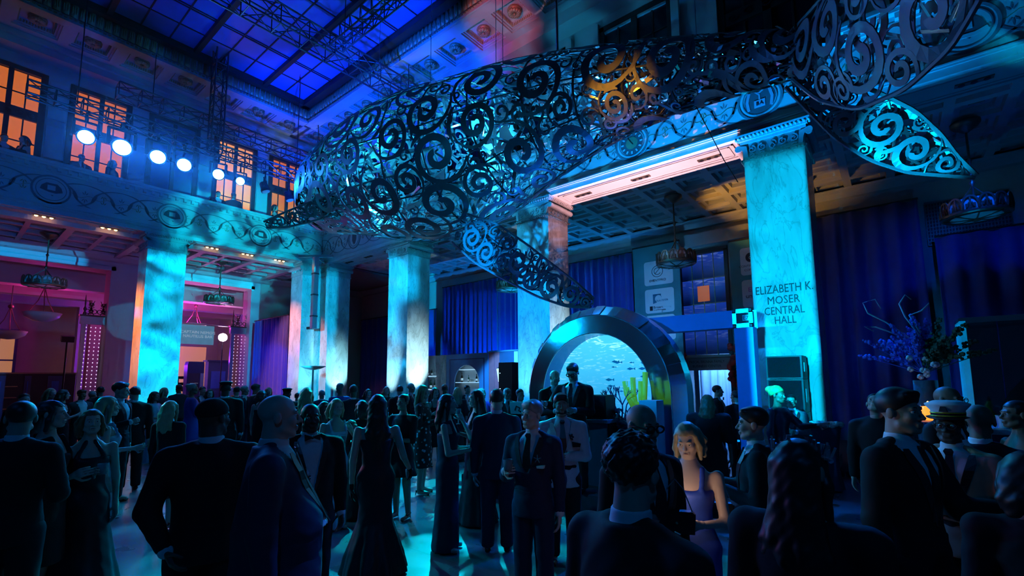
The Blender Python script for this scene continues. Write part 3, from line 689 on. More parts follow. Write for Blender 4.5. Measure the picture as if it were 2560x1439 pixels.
# bar room beyond
br = empty('wall_bar_room', (0, 0, 0), 0, 'magenta lit bar room beyond the left aisle', None, None, 'structure')
BRX = AX-11
MB().box(BRX-.2, BRX, -9, AY+4, 0, 7.2).build('plaster', M_PLASTER, br)
MB().box(BRX, AX-T, 12.6, 12.8, 0, 7.2).build('plaster', M_PLASTER, br)
MB().box(BRX, AX-T, -3.4, -3.2, 0, 7.2).build('plaster', M_PLASTER, br)
MB().box(BRX, AX-T, -9, AY+4, 6.95, 7.1).build('ceiling_slab', M_PLASTER, br)
for k in range(3): MB().box(AX-T-2.2-3.2*k, AX-T-1.5-3.2*k, -3.2, 12.6, 6.1, 6.95).build('beam', M_PLASTER, br)
for k in range(3): MB().box(AX-T-2.2-3.2*k, AX-T-1.5-3.2*k, 5.0, 6.2, 0, 6.1).build('pier', M_PLASTER, br)
# hall sides out of view close the room
struct(MB().box(11, 11.3, -9.5, AY+.3, 0, 13.5).build('wall_right', mat('dim_plaster', (.20, .19, .18), .7)), 'plain side wall of the hall')
struct(MB().box(-38, 11.3, -9.6, -9.3, 0, 13.5).build('wall_front', MATS['dim_plaster']), 'plain wall at the near end of the hall')
# ================================================================== WHALE
M_WHALE = mat('brushed_scroll_steel', (.20, .23, .27), .42, .45, .25, 5)
M_WHALEI = mat('mirror_steel_strips', (.60, .64, .70), .12, .95, .15, 5)
M_WIRE = mat('steel_cable', (.45, .47, .5), .3, .9, .1, 20)
class Loft:
    """closed tube of elliptical sections: centres, half axes ra (along A) and rb (along B)"""
    def __init__(s, cen, ra, rb, A, B):
        s.t = np.linspace(0, 1, len(cen)); s.T = np.linspace(0, 1, 120)
        f = lambda a: np.stack([s._sm(np.array(a)[:, k]) for k in range(np.array(a).shape[1])], 1)
        s.c = f(cen); s.ra = s._sm(np.array(ra, float)); s.rb = s._sm(np.array(rb, float)); s.A = f(A); s.B = f(B)
        s.A /= np.linalg.norm(s.A, axis=1)[:, None]; s.B /= np.linalg.norm(s.B, axis=1)[:, None]
        s.ds = np.linalg.norm(np.gradient(s.c, s.T, axis=0), axis=1)
    def _sm(s, y):
        v = np.interp(s.T, s.t, y); k = np.ones(9)/9; p = np.concatenate([np.full(4, v[0])+ (np.arange(-4, 0))*(v[1]-v[0]), v, np.full(4, v[-1])+(np.arange(1, 5))*(v[-1]-v[-2])]); return np.convolve(p, k, 'valid')
    def P(s, t, th, off=0.0):
        t = min(max(t, 0), 1); i = t*119; k = min(int(i), 118); w = i-k
        L = lambda a: a[k]*(1-w)+a[k+1]*w
        return L(s.c)+L(s.A)*(L(s.ra)+off)*math.cos(th)+L(s.B)*(L(s.rb)+off)*math.sin(th)
    def sp(s, t, th):
        k = min(int(t*119), 118); return max(s.ds[k], .3), max(math.hypot(s.ra[k]*math.sin(th), s.rb[k]*math.cos(th)), .05)
class FinLoft(Loft):
    """flat fin: second coordinate is the chord fraction (-1..1) on one of its two faces"""
    face = 1
    def P(s, t, c, off=0.0):
        t = min(max(t, 0), 1); i = t*119; k = min(int(i), 118); w = i-k
        L = lambda a: a[k]*(1-w)+a[k+1]*w
        c = min(max(c, -.995), .995)
        return L(s.c)+L(s.A)*L(s.ra)*c+L(s.B)*s.face*(L(s.rb)*math.sqrt(1-c*c)+off)
    def sp(s, t, c):
        k = min(int(t*119), 118); return max(s.ds[k], .3), max(s.ra[k], .04)
def scroll_pts(r, d, a0, turns):
    n = 34; o = []
    for i in range(n):
        q = i/(n-1)
        if q < .16:
            rr = r*(1.34-.34*q/.16)
        else: rr = r*(1-.86*((q-.16)/.84))
        a = a0+d*(turns*2*PI*q); o.append((rr*math.cos(a), rr*math.sin(a)))
    w = [r*(.08+.22*min(1, i/9.0))*(1 if i < 25 else 1-.25*(i-25)/9) for i in range(n)]
    return o, w
def wrap(lf, t0, th0, pts, ws, th, mb, lift=0.0):
    ks, kt = lf.sp(t0, th0); n = len(pts); base = len(mb.v)
    for i in range(n):
        a = pts[max(i-1, 0)]; b = pts[min(i+1, n-1)]; dx, dy = b[0]-a[0], b[1]-a[1]; L = math.hypot(dx, dy) or 1
        nx, ny = -dy/L*ws[i]/2, dx/L*ws[i]/2
        for (sx, off) in ((1, 0), (1, th), (-1, th), (-1, 0)):
            x, y = pts[i][0]+sx*nx, pts[i][1]+sx*ny
            mb.v.append(tuple(lf.P(t0+x/ks, th0+y/kt, off+lift)))
    for i in range(n-1):
        a = base+4*i
        for k in range(4): mb.f.append((a+k, a+(k+1) % 4, a+4+(k+1) % 4, a+4+k))
    mb.f.append((base, base+1, base+2, base+3)); e = base+4*(n-1); mb.f.append((e+3, e+2, e+1, e))
def cover(lf, part, radii, rnd, tries, th=.014, tmax=(.01, .99), seen=None):
    pl = []; flat = isinstance(lf, FinLoft)
    for r in radii:
        for _ in range(tries):
            t, a = rnd.uniform(*tmax), rnd.uniform(0, 2*PI)
            k = int(t*118)
            if flat:
                a = rnd.uniform(-1, 1)
                if abs(a)*lf.ra[k]+r*.9 > lf.ra[k]*1.02 or t*lf.ds[k] < r*.6 or (1-t)*lf.ds[k] < r*.6: continue
            elif lf.sp(t, a)[1]*PI < r*1.1 and r > .2: continue
            if not flat and min(lf.ra[k], lf.rb[k])*1.15 < r and max(lf.ra[k], lf.rb[k]) < r*1.15: continue
            p = lf.P(t, a)
            if all(np.linalg.norm(p-q) > (r+rq)*.97 for q, rq, _, _ in pl): pl.append((p, r, t, a))
    big = pl[:seen] if seen else pl
    for (p, r, t, a) in big:
        mb = MB(); pts, ws = scroll_pts(r, rnd.choice((-1, 1)), rnd.uniform(0, 2*PI), rnd.uniform(1.55, 2.0)); wrap(lf, t, a, pts, ws, th, mb)
        mb.build('scroll', M_WHALE, part)
    rest = MB()
    for (p, r, t, a) in pl[len(big):]:
        pts, ws = scroll_pts(r, rnd.choice((-1, 1)), rnd.uniform(0, 2*PI), 1.4); wrap(lf, t, a, pts[::2], ws[::2], th, rest)
    # curved connecting tendrils
    for _ in range(int(len(pl)*.9)):
        p, r, t, a = rnd.choice(pl); r2 = r*rnd.uniform(1.0, 1.6); a1 = rnd.uniform(0, 2*PI); sw = rnd.uniform(.7, 1.5)*rnd.choice((-1, 1)); ox = rnd.uniform(-.3, .3)*r
        pts = [(ox+r2*math.cos(a1+sw*q/11), r2*math.sin(a1+sw*q/11)) for q in range(12)]
        wrap(lf, t, a, pts, [.02+.07*math.sin(PI*q/11)*min(1, r/.4) for q in range(12)], th, rest)
    o = rest.build('tendrils', M_WHALE, part); o['kind'] = 'stuff'
    return pl
W = empty('hanging_whale', tuple(atD(1350, 320, 10)*np.array([1, 1, 1])), 0, 'huge whale sculpture of scrolled metal hanging over the crowd', 'sculpture')
wloc = np.array(W.location)
def wpart(name):
    e = empty(name, tuple(-wloc), parent=W); return e
stn = [(764, 524, 16), (776, 520, 48), (800, 508, 84), (840, 482, 112), (890, 458, 132), (960, 440, 162), (1040, 425, 184), (1120, 408, 192), (1200, 380, 188), (1300, 322, 166), (1400, 280, 143), (1500, 243, 121), (1600, 213, 104), (1700, 190, 90), (1800, 170, 78), (1900, 152, 68), (1990, 135, 58), (2040, 128, 50)]
cen, rr = [], []
for (u, v, r) in stn:
    D = 1/(1/14.5+(1/7.0-1/14.5)*(u-770)/(2000-770)); c = atD(u, v, D); d = CAM_M @ (c-CAM_C)
    cen.append(c); rr.append(r*.97*d[2]/F_PX)
cen = np.array(cen); tan = np.gradient(cen, axis=0); tan /= np.linalg.norm(tan, axis=1)[:, None]
side = np.cross(tan, [0, 0, 1]); side /= np.linalg.norm(side, axis=1)[:, None]; upv = np.cross(side, tan)
body = Loft(cen, np.array(rr)*.95, rr, side, upv)
wb = wpart('body')
rw = random.Random(11)
pl = cover(body, wb, [.50, .42, .34, .27], rw, 900, seen=230)
cover_small = MB()
for _ in range(2600):
    t, a = rw.uniform(.01, .99), rw.uniform(0, 2*PI); p = body.P(t, a); r = rw.uniform(.10, .2)
    if all(np.linalg.norm(p-q) > (r+rq)*.86 for q, rq, _, _ in pl):
        pl.append((p, r, t, a)); pts, ws = scroll_pts(r, rw.choice((-1, 1)), rw.uniform(0, 6), 1.3); wrap(body, t, a, pts[::2], ws[::2], .014, cover_small)
o = cover_small.build('small_scrolls', M_WHALE, wb); o['kind'] = 'stuff'
# frame hoops and stringers inside, polished strips deeper in
for t in np.linspace(.04, .98, 15):
    MB().tube([body.P(t, a, -.06) for a in np.linspace(0, 2*PI, 29)], .022, 5, False).build('hoop', M_ALU, wb)
for a in np.linspace(0, 2*PI, 9)[:-1]:
    MB().tube([body.P(t, a, -.04) for t in np.linspace(.01, 1, 40)], .018, 5).build('stringer', M_ALU, wb)
st = MB()
for _ in range(1500):
    t, a = rw.uniform(.03, .97), rw.uniform(0, 2*PI); k = int(t*118); dep = rw.uniform(.10, .32)*min(body.ra[k], body.rb[k])
    l, w, an = rw.uniform(.10, .38), rw.uniform(.015, .05), rw.uniform(0, PI); ks, kt = body.sp(t, a); q = []
    tl = rw.uniform(-.12, .12)
    for (x, y, o_) in ((-l, -w, tl), (l, -w, -tl), (l, w, -tl), (-l, w, tl)):
        X, Y = x*math.cos(an)-y*math.sin(an), x*math.sin(an)+y*math.cos(an); q.append(body.P(t+X/ks, a+Y/kt, -dep+o_))
    st.add(q, [(0, 1, 2, 3)])
o = st.build('inner_strips', M_WHALEI, wb); o['kind'] = 'stuff'
def fin(name, pts, chords, rnd, radii, tries, thick=.14, roll=0.0, edge=True):
    c = np.array([atD(u, v, D) for u, v, D in pts]); tn = np.gradient(c, axis=0); tn /= np.linalg.norm(tn, axis=1)[:, None]
    view = c-CAM_C; view /= np.linalg.norm(view, axis=1)[:, None]
    A = np.cross(tn, view); A /= np.linalg.norm(A, axis=1)[:, None]; B = np.cross(A, tn)
    A2 = A*math.cos(roll)+B*math.sin(roll); B2 = -A*math.sin(roll)+B*math.cos(roll)
    dz = np.array([(CAM_M @ (p-CAM_C))[2] for p in c]); ra = np.array(chords)*dz/F_PX
    lf = FinLoft(c, ra, ra*thick+.03, A2, B2); pa = wpart(name)
    for fc in (1, -1): lf.face = fc; cover(lf, pa, radii, rnd, tries, th=.012)
    if edge:
        for a in (-1, 1): MB().tube([lf.P(t, a) for t in np.linspace(0, 1, 30)], .026, 6).build('edge_rod', M_WHALE, pa)
    ss = MB()
    for _ in range(90):
        t, a = rnd.uniform(.03, .97), rnd.uniform(-.8, .8); l, an = rnd.uniform(.05, .16), rnd.uniform(0, PI); ks, kt = lf.sp(t, a); q = []; lf.face = rnd.choice((-1, 1))
        for (x, y) in ((-l, -.014), (l, -.014), (l, .014), (-l, .014)):
            X, Y = x*math.cos(an)-y*math.sin(an), x*math.sin(an)+y*math.cos(an); q.append(lf.P(t+X/ks, a+Y/kt, -.02))
        ss.add(q, [(0, 1, 2, 3)])
    o = ss.build('inner_strips', M_WHALEI, pa); o['kind'] = 'stuff'
    return lf
fin('flipper', [(1150, 570, 10.3), (1215, 608, 9.9), (1290, 655, 9.4), (1365, 703, 8.9), (1430, 737, 8.5), (1480, 757, 8.3)], [40, 56, 52, 44, 32, 12], rw, [.26, .20, .15, .10], 260, .20)
fin('flipper', [(1000, 462, 12.0), (930, 478, 12.3), (850, 505, 12.7), (770, 532, 13.0), (710, 551, 13.2), (662, 562, 13.3)], [24, 24, 23, 22, 17, 8], rw, [.22, .15, .10], 240, .30)
fin('fluke', [(1985, 190, 7.0), (2060, 240, 7.15), (2140, 290, 7.3), (2230, 340, 7.5), (2310, 385, 7.65), (2375, 415, 7.75), (2440, 441, 7.85)], [28, 44, 62, 66, 50, 24, 3], rw, [.24, .19, .14, .10, .07], 420, .10)
fin('fluke', [(1990, 130, 6.9), (2060, 120, 6.3), (2140, 100, 5.8), (2240, 60, 5.3), (2350, 10, 4.9), (2450, -50, 4.6)], [60, 120, 165, 160, 110, 30], rw, [.36, .28, .20, .14], 420, .10)
for (u0, v0, u1, v1, D, r) in ((1394, 138, 1394, -60, 9.6, .028), (1257, 160, 1254, -60, 10.4, .008), (1240, 168, 1236, -40, 10.6, .008), (1076, 232, 1072, -30, 11.7, .008), (945, 285, 940, 60, 12.6, .006), (1741, 90, 1744, -40, 8.0, .006)):
    a = atD(u0, v0, D); MB().tube([a, (a[0], a[1], 12.6)], r, 6).build('suspension_cable', M_WIRE, wpart('rigging') if False else W).location = tuple(-wloc)
a, b, c = atD(1740, 265, 8.0), atD(1810, 400, 8.4), atD(1845, 455, 8.8)
MB().tube([a, b, c], .008, 5).build('control_line', M_BLACKM, W).location = tuple(-wloc)

# ================================================================== LIGHTING RIG
def truss(label, a, b, sz, bay, m, name='lighting_truss'):
    a, b = Vector(a), Vector(b); t = empty(name, tuple(a), 0, label, 'truss'); d = b-a; L = d.length; d.normalize()
    up = Vector((0, 0, 1)) if abs(d.z) < .9 else Vector((1, 0, 0)); r = d.cross(up).normalized()*sz/2; u = r.cross(d).normalized()*sz/2
    cs = [r+u, r-u, -r-u, -r+u]
    for c in cs: MB().tube([c, c+d*L], .026, 6).build('chord', m, t)
    n = max(2, int(L/bay)); st = L/n
    mb = MB()
    for k in range(4):
        mb.tube([cs[k], cs[(k+1) % 4]], .016, 5); mb.tube([cs[k], cs[(k+1) % 4]+d*st], .014, 5)
    me = mb.mesh('bracing', m)
    for i in range(n): inst('bracing', me, t, tuple(d*st*i))
    if abs(d.z) < .5:
        for q in (.12, .88): e = d*L*q; MB().tube([tuple(e), (e.x, e.y, (12.58 if a.x < -18 else 13.12)-a.z)], .014, 5).build('hoist_chain', M_BLACKM, t)
    return t
LX = -16.5
pL = [(213, 341), (303, 367), (393, 391), (459, 411), (545, 435), (600, 452), (662, 470), (722, 492)]
q0, q1 = atX(60, 285, LX), atX(800, 492, LX)
truss('long aluminium truss carrying the row of stage lamps', (LX, q0[1], 9.26), (LX, q1[1], 9.26), .34, .5, M_ALU)
truss('upper truss running beneath the coffered ceiling by the gallery windows', (-18.2, 3.0, 10.9), (-18.2, 10.3, 10.9), .42, .55, M_ALU)
truss('big overhead truss crossing under the skylight', (-12.2, 2.0, 11.5), (-12.2, 10.4, 11.5), .55, .7, M_ALU)
truss('short overhead truss hanging across the skylight', (-11.9, 6.6, 11.6), (-8.4, 6.6, 11.6), .40, .5, M_ALU)
truss('vertical truss leg standing between the gallery windows', (-17.2, 5.4, 9.5), (-17.2, 5.4, 13.1), .34, .5, M_ALU)
M_LENS = mat('blazing_lens', (1, 1, 1), .3, emit=(.04, .30, 1), estr=160)
M_LENSOFF = mat('painted_glow_lens', (.2, .3, .4), .15, emit=(.02, .2, .5), estr=.6)  # faint blue glow painted on the lenses of unlit lamps
hd = MB().lathe([(.10, .20), (.125, .16), (.13, 0), (.15, -.06), (.15, -.13), (.13, -.13)], (0, 0, 0), 20).mesh('lamp_head', M_BLACKM)
ln = MB().lathe([(.128, -.125), (.11, -.15), (.05, -.165)], (0, 0, 0), 20).mesh('lens', M_LENS)
ln2 = MB().lathe([(.128, -.125), (.11, -.15), (.05, -.165)], (0, 0, 0), 20).mesh('lens', M_LENSOFF)
yk = MB(); yk.bar((-.18, 0, 0), (-.18, 0, .30), .03, .05); yk.bar((.18, 0, 0), (.18, 0, .30), .03, .05); yk.bar((-.195, 0, .30), (.195, 0, .30), .05, .03); yk.tube([(0, 0, .3), (0, 0, .42)], .03, 8)
ykm = yk.mesh('yoke', M_BLACKM)
ords = ['first and leftmost blazing lamp', 'largest blazing lamp', 'third blazing lamp', 'fourth blazing lamp', 'fifth blazing lamp', 'smallest blazing lamp', 'unlit lamp right of the blazing row', 'unlit lamp nearest the whale']
sizes = [1.35, 1.6, 1.45, 1.4, 1.2, .95, 1.0, 1.0]
for i, (u, v) in enumerate(pL):
    p = atX(u, v, LX); on = i < 6
    s = empty('stage_lamp', tuple(p), 0, '%s on the left stage truss' % ords[i], 'stage lamp', 'lamps on the stage truss'); s.scale = (sizes[i],)*3
    aim = (Vector((0, 0, 1.9))*.55+Vector((-3, 4, 1.0))*.45)-Vector(p) if on else Vector((.2, .3, -1))
    q = aim.to_track_quat('-Z', 'Y')
    h = inst('lamp_head', hd, s); h.rotation_euler = q.to_euler()
    l = inst('lens', ln if on else ln2, s); l.rotation_euler = q.to_euler()
    y = inst('yoke', ykm, s); y.rotation_euler.z = math.atan2(aim.y, aim.x)+PI/2
    MB().tube([(0, 0, .40), (0, 0, (9.10-p[2])/sizes[i])], .022, 6).bar((-.2/sizes[i], 0, (9.09-p[2])/sizes[i]), (.2/sizes[i], 0, (9.09-p[2])/sizes[i]), .04).build('clamp', M_BLACKM, s)
    if on:
        sp = spot('stage_lamp_beam', tuple(Vector(p)+aim.normalized()*.4), tuple(Vector(p)+aim), (0, .16, 1), 420, 70, .9, .08)
# ================================================================== PROPS
def fold_cloth(p0, p1, z0, z1, amp, per, rnd, seg=None, ztop2=None, gather=1.0):
    """pleated curtain between two floor points; returns a MB"""
    p0, p1 = np.array(p0, float), np.array(p1, float); d = p1-p0; L = np.linalg.norm(d); d /= L; n = np.array([-d[1], d[0]])
    N = seg or int(L/per*9); K = 9; mb = MB(); ph = 0; xs = []; offs = []
    phs = [0.0]
    for i in range(N): phs.append(phs[-1]+2*PI/9*rnd.uniform(.75, 1.3))
    for k in range(K+1):
        t = k/K
        for i in range(N+1):
            x = L*i/N; o = amp*(.55+.45*t)*math.sin(phs[i])+amp*.35*math.sin(phs[i]*.37+2+t*1.2)
            q = p0+d*(x+.02*math.sin(t*3+i))+n*o; zt = z1 if ztop2 is None else z1+(ztop2-z1)*i/N
            mb.v.append((q[0], q[1], zt+(z0-zt)*t))
    for k in range(K):
        for i in range(N):
            a = k*(N+1)+i; mb.f.append((a, a+1, a+N+2, a+N+1))
    return mb
def curtain(label, p0, p1, z0, z1, m=None, amp=.09, per=.32, ztop2=None, rod=True):
    rnd = random.Random(hash(label) % 999 if False else len(label)*7+int(abs(p0[0])*10))
    e = empty('velvet_curtain', (p0[0], p0[1], 0), 0, label, 'curtain', 'blue velvet curtains'); off = (-p0[0], -p0[1], 0)
    mb = fold_cloth(p0, p1, z0, z1, amp, per, rnd, ztop2=ztop2); o = mb.build('drape', m or M_VELVET, e, True); o.location = off
    sd = o.modifiers.new('thickness', 'SOLIDIFY'); sd.thickness = .012
    if rod:
        r = MB().tube([(p0[0], p0[1], z1+.03), (p1[0], p1[1], (ztop2 or z1)+.03)], .028, 8).build('rod', M_BLACKM, e); r.location = off
    return e
cy_ = AY-.30
xc = [atY(u, 700, cy_)[0] for u in (1106, 1243, 1420, 1582)]
curtain('brightly washed blue curtain above the bar with the arched niche', (xc[0], cy_), (xc[1], cy_), .03, 6.68)
curtain('darker blue curtain between the bar and the pillar behind the arch', (xc[1]+.03, cy_-.02), (xc[2], cy_-.02), .03, 6.68)
curtain('dark blue curtain left of the sponsor banner', (xc[2]+.03, cy_), (xc[3], cy_), .03, 6.68)
curtain('dim blue curtain in the far corner behind the pillars', (XA-5.6, cy_), (-19.6, cy_), .03, 5.6, amp=.12, per=.5)
curtain('dim blue curtain beside the far corner column', (-19.5, cy_-.05), (xc[0]-.35, cy_-.05), .03, 5.6, amp=.12, per=.5)
xr = [atY(u, 520, cy_)[0] for u in (2044, 2297)]
curtain('tall dark curtain right of the pillar with the hall name', (-3.0, cy_), (xr[1], cy_), .03, 6.68, amp=.12, per=.5)
q = atY(2335, 590, cy_-.1); q2 = atY(2600, 535, cy_-.1)
curtain('lower dark curtain behind the flower arrangement', (q[0], cy_-.1), (q2[0]+2.5, cy_-.1), .03, q[2]-.05, amp=.12, per=.5)
q = atY(2312, 520, AY-.05); q2 = atY(2532, 560, AY-.05)
g = empty('wall_grille', (q[0], AY-.03, 0), 0, 'dark square mesh wall grille behind the big ring chandelier', 'grille')
zt, zb, gw = q[2]+.1, q2[2]-.25, q2[0]-q[0]
MB().box(0, gw, 0, .02, zb, zt).build('backing', M_BLACKM, g)
mb = MB()
for i in range(27): mb.box(gw*i/26-.012, gw*i/26+.012, -.02, 0, zb, zt)
for i in range(13): zz = zb+(zt-zb)*i/12; mb.box(0, gw, -.025, 0, zz-.012, zz+.012)
mb.build('mesh_bars', M_BRONZE, g)
# left aisle drape on a pole
q0, q1 = atY(637, 804, 10.15), atY(722, 788, 10.15)
q1z = q1[2]
curtain('bright blue pole drape beside the bar room opening', (q0[0], 10.15), (q1[0], 10.15), .03, q0[2], amp=.08, per=.26, ztop2=q1z)

# ---------------------------------------------------------------- chandeliers
def chandelier_proto():
    r = empty('ring_chandelier')
    R0 = .55
    MB().lathe([(.26, 0), (.26, -.05), (.20, -.12), (.10, -.18), (.04, -.22)], (0, 0, 1.95), 16).build('ceiling_canopy', M_BRONZE, r, True)
    MB().lathe([(.022, 1.76), (.022, 1.2), (.05, 1.16), (.022, 1.1), (.022, .75), (.06, .70), (.022, .64), (.022, .30)], (0, 0, 0), 10).build('stem', M_BRONZE, r, True)
    MB().lathe([(R0, .0), (R0+.03, .02), (R0+.03, .06), (R0, .08), (R0, .18), (R0-.02, .18), (R0-.02, .0)], (0, 0, 0), 40).build('rim', M_BRONZE, r)
    mb = MB().lathe([(R0-.03, .015), (.3, -.02), (.0, -.03)], (0, 0, 0), 40); mb.build('glass_dish', M_GLASSW, r, True)
    MB().lathe([(R0-.015, .08), (R0-.015, .29), (R0-.02, .29)], (0, 0, 0), 40).build('glass_band', M_GLASSW, r)
    mb = MB()
    for k in range(8):
        a = 2*PI*k/8; mb.bar((0, 0, -.04), ((R0-.02)*math.cos(a), (R0-.02)*math.sin(a), -.005), .025, .02)
    mb.lathe([(.08, -.03), (.08, -.06), (.02, -.08)], (0, 0, 0), 12); mb.build('spokes', M_BRONZE, r)
    sc = MB(); w = 2*PI*R0/14/2
    sc.ribbon([(w*.98*math.cos(t), .17+.15*math.sin(t)) for t in np.linspace(0, PI, 12)], .035, .025, lambda p, t: (p[0], -t, p[1]))
    sc.ribbon([(-w*.45, .1), (-w*.2, .2), (0, .14), (w*.2, .2), (w*.45, .1)], .022, .02, lambda p, t: (p[0], -t, p[1]))
    sc.ribbon([(0, .08), (0, .3)], .03, .02, lambda p, t: (p[0], -t, p[1])); sc.ell((-w, -.012, .13), (.03, .02, .09), 6, 4)
    scm = sc.mesh('scallop', M_BRONZE)
    gp = MB().prism([(w*.92*math.cos(t), .17+.13*math.sin(t)) for t in np.linspace(0, PI, 10)]+[(-w*.92, .08), (w*.92, .08)], 'y', .008, .016).mesh('scallop_glass', M_GLASSW)
    for k in range(14):
        a = 2*PI*k/14; s = inst('scallop', scm, r, (R0*math.cos(a), R0*math.sin(a), 0), a+PI/2); inst('scallop_glass', gp, s)
    for k in range(3):
        a = 2*PI*k/3+.4; MB().tube([(0, 0, .64), ((R0-.03)*math.cos(a), (R0-.03)*math.sin(a), .16)], .012, 5).build('arm', M_BRONZE, r)
    return r
chp = chandelier_proto()
chs = [((-23.6, 2.40, 5.36), 'ring chandelier over the dark left aisle by the first opening'), ((-23.6, 7.95, 5.42), 'ring chandelier glowing cyan before the magenta bar room'),
       ((-11.4, 13.8, 5.30), 'ring chandelier half hidden behind the pillar above the whale flipper'), ((-4.95, 13.8, 5.28), 'ring chandelier in front of the sponsor banner'), ((1.60, 13.8, 5.26), 'big ring chandelier hanging at the right by the wall grille')]
for i, (p, lb) in enumerate(chs):
    c = chp if i == 0 else copy_tree(chp); c.location = p; tag(c, lb, 'chandelier', 'ring chandeliers of the aisles')
    if i > 1: c.scale.z = (ZA-p[2])/1.95
def pendant(p, lb, s=1.0):
    r = empty('bowl_pendant', p, 0, lb, 'pendant lamp', 'bowl pendants in the bar room'); r.scale = (s,)*3
    MB().tube([(0, 0, .9), (0, 0, 6.95/s-p[2]/s)], .012, 6).build('chain', M_BRONZE, r); MB().ell((0, 0, .85), .07, 8, 6).build('finial', M_BRONZE, r, True)
    for k in range(3):
        a = 2*PI*k/3; MB().tube([(0, 0, .85), (.12*math.cos(a), .12*math.sin(a), .45), (.30*math.cos(a), .30*math.sin(a), .14), (.36*math.cos(a), .36*math.sin(a), .10)], .012, 5).build('arm', M_BRONZE, r)
    MB().lathe([(.0, -.16), (.2, -.13), (.36, -.03), (.42, .1), (.40, .1), (.3, .0)], (0, 0, 0), 24, False).build('bowl', M_GLASSW, r, True)
pendant(tuple(atX(105, 790, AX-2.6)), 'larger bowl pendant in the dark left opening', 1.5)
pendant(tuple(atX(20, 835, AX-3.4)), 'lower bowl pendant at the very left of the opening', 1.4)
pendant(tuple(atX(487, 815, AX-3.2)), 'bowl pendant above the hanging bar sign', 1.3)

# ---------------------------------------------------------------- bronze gates with light strings in the left openings
M_BEAD = mat('bead_light', (.8, .7, 1), .3, emit=(.75, .62, 1), estr=1.3)
def gate(u0, u1, vt, vb0, lb, X):
    a, b = atX(u0, vb0, X), atX(u1, vb0, X); W_ = b[1]-a[1]; zt = atX(u0, vt, X)[2]
    r = empty('bronze_gate', (X, a[1], 0), PI/2, lb, 'gate', 'gilded gates in the openings')
    for x in (0, W_): MB().box(x-.07, x+.07, -.07, .07, 0, zt).build('post', M_ALUB, r)
    MB().box(-.12, W_+.12, -.10, .10, zt-.32, zt).build('header', M_ALUB, r); MB().box(-.16, W_+.16, -.13, .13, zt, zt+.07).build('header_cap', M_BRONZE, r)
    MB().box(0, W_, -.05, .05, 1.25, 1.62).build('lock_rail', M_ALUB, r)
    for i in range(4):
        cx = W_*(i+.5)/4; mb = MB(); s_ = 1 if i % 2 else -1
        mb.ribbon([(cx+p[0], zt+.24+p[1]) for p in spiral2(.16, 1.5, 20, PI*.5, s_)], .035, .03, lambda p, t: (p[0], -t, p[1]))
        mb.ribbon([(cx-s_*.1+p[0]*.6, zt+.52+p[1]*.6) for p in spiral2(.15, 1.4, 16, -PI*.5, -s_)], .03, .03, lambda p, t: (p[0], -t, p[1]))
        mb.ribbon([(cx, zt+.06), (cx-s_*.12, zt+.34), (cx, zt+.68)], .03, .03, lambda p, t: (p[0], -t, p[1])); mb.build('scroll_crest', M_BRONZE, r)
    for x in (0, W_): MB().lathe([(.06, 0), (.06, .1), (.03, .14), (.07, .24), (.02, .36), (.03, .5), (.008, .85)], (x, 0, zt+.07), 10).build('finial', M_BRONZE, r, True)
    bm_ = MB(); n = 5
    bead = MB(); 
    for i in range(n):
        x = W_*(i+.6)/(n+.2); m_ = MB()
        for k in range(int((zt-.35)/.165)):
            z = .3+.165*k; m_.add([(x-.022, -.02, z), (x, -.042, z), (x+.022, -.02, z), (x, .0, z), (x, -.02, z+.03), (x, -.02, z-.03)], [(0, 1, 4), (1, 2, 4), (2, 3, 4), (3, 0, 4), (1, 0, 5), (2, 1, 5), (3, 2, 5), (0, 3, 5)])
        o = m_.build('light_string', M_BEAD, r); o['kind'] = 'stuff'
    return r
gate(207, 268, 790, 830, 'gilded gate with bead lights in the dark left opening', AX-.45)
gate(580, 626, 818, 850, 'gilded gate with bead lights beside the hanging bar sign', AX-.45)

# hanging bar sign
X = AX-1.0; a, b = atX(455, 810, X), atX(533, 862, X)
sg = empty('hanging_sign', (X, (a[1]+b[1])/2, (a[2]+b[2])/2), PI/2, 'pale rectangular hanging sign naming the bar', 'sign')
sw, sh = abs(b[1]-a[1]), abs(a[2]-b[2])
M_SIGN = mat('glowing_sign_print', (.34, .55, .62), .5, 0, .3, 2.5, emit=(.10, .42, .55), estr=.35)  # sign print given a faint glow of its own
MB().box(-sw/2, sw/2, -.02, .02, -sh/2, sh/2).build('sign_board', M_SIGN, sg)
MB().tube([(-sw/2-.2, 0, sh/2+.06), (sw/2+1.6, 0, sh/2+.06)], .03, 6).build('hanging_pole', M_ALUB, sg)
M_WHITE = mat('glowing_white_print', (.85, .9, .92), .5, emit=(.5, .8, .9), estr=.35)  # white print brightened by emission, lit by no lamp
text('sign_lettering', "CAPTAIN NEMO'S", sh*.21, M_WHITE, sg, frame_mtx((0, -.024, .06*sh), (1, 0, 0), (0, 0, 1)), sx=.95)
text('sign_lettering', 'NAUTILUS BAR', sh*.21, M_WHITE, sg, frame_mtx((0, -.024, -.15*sh), (1, 0, 0), (0, 0, 1)), sx=.95)
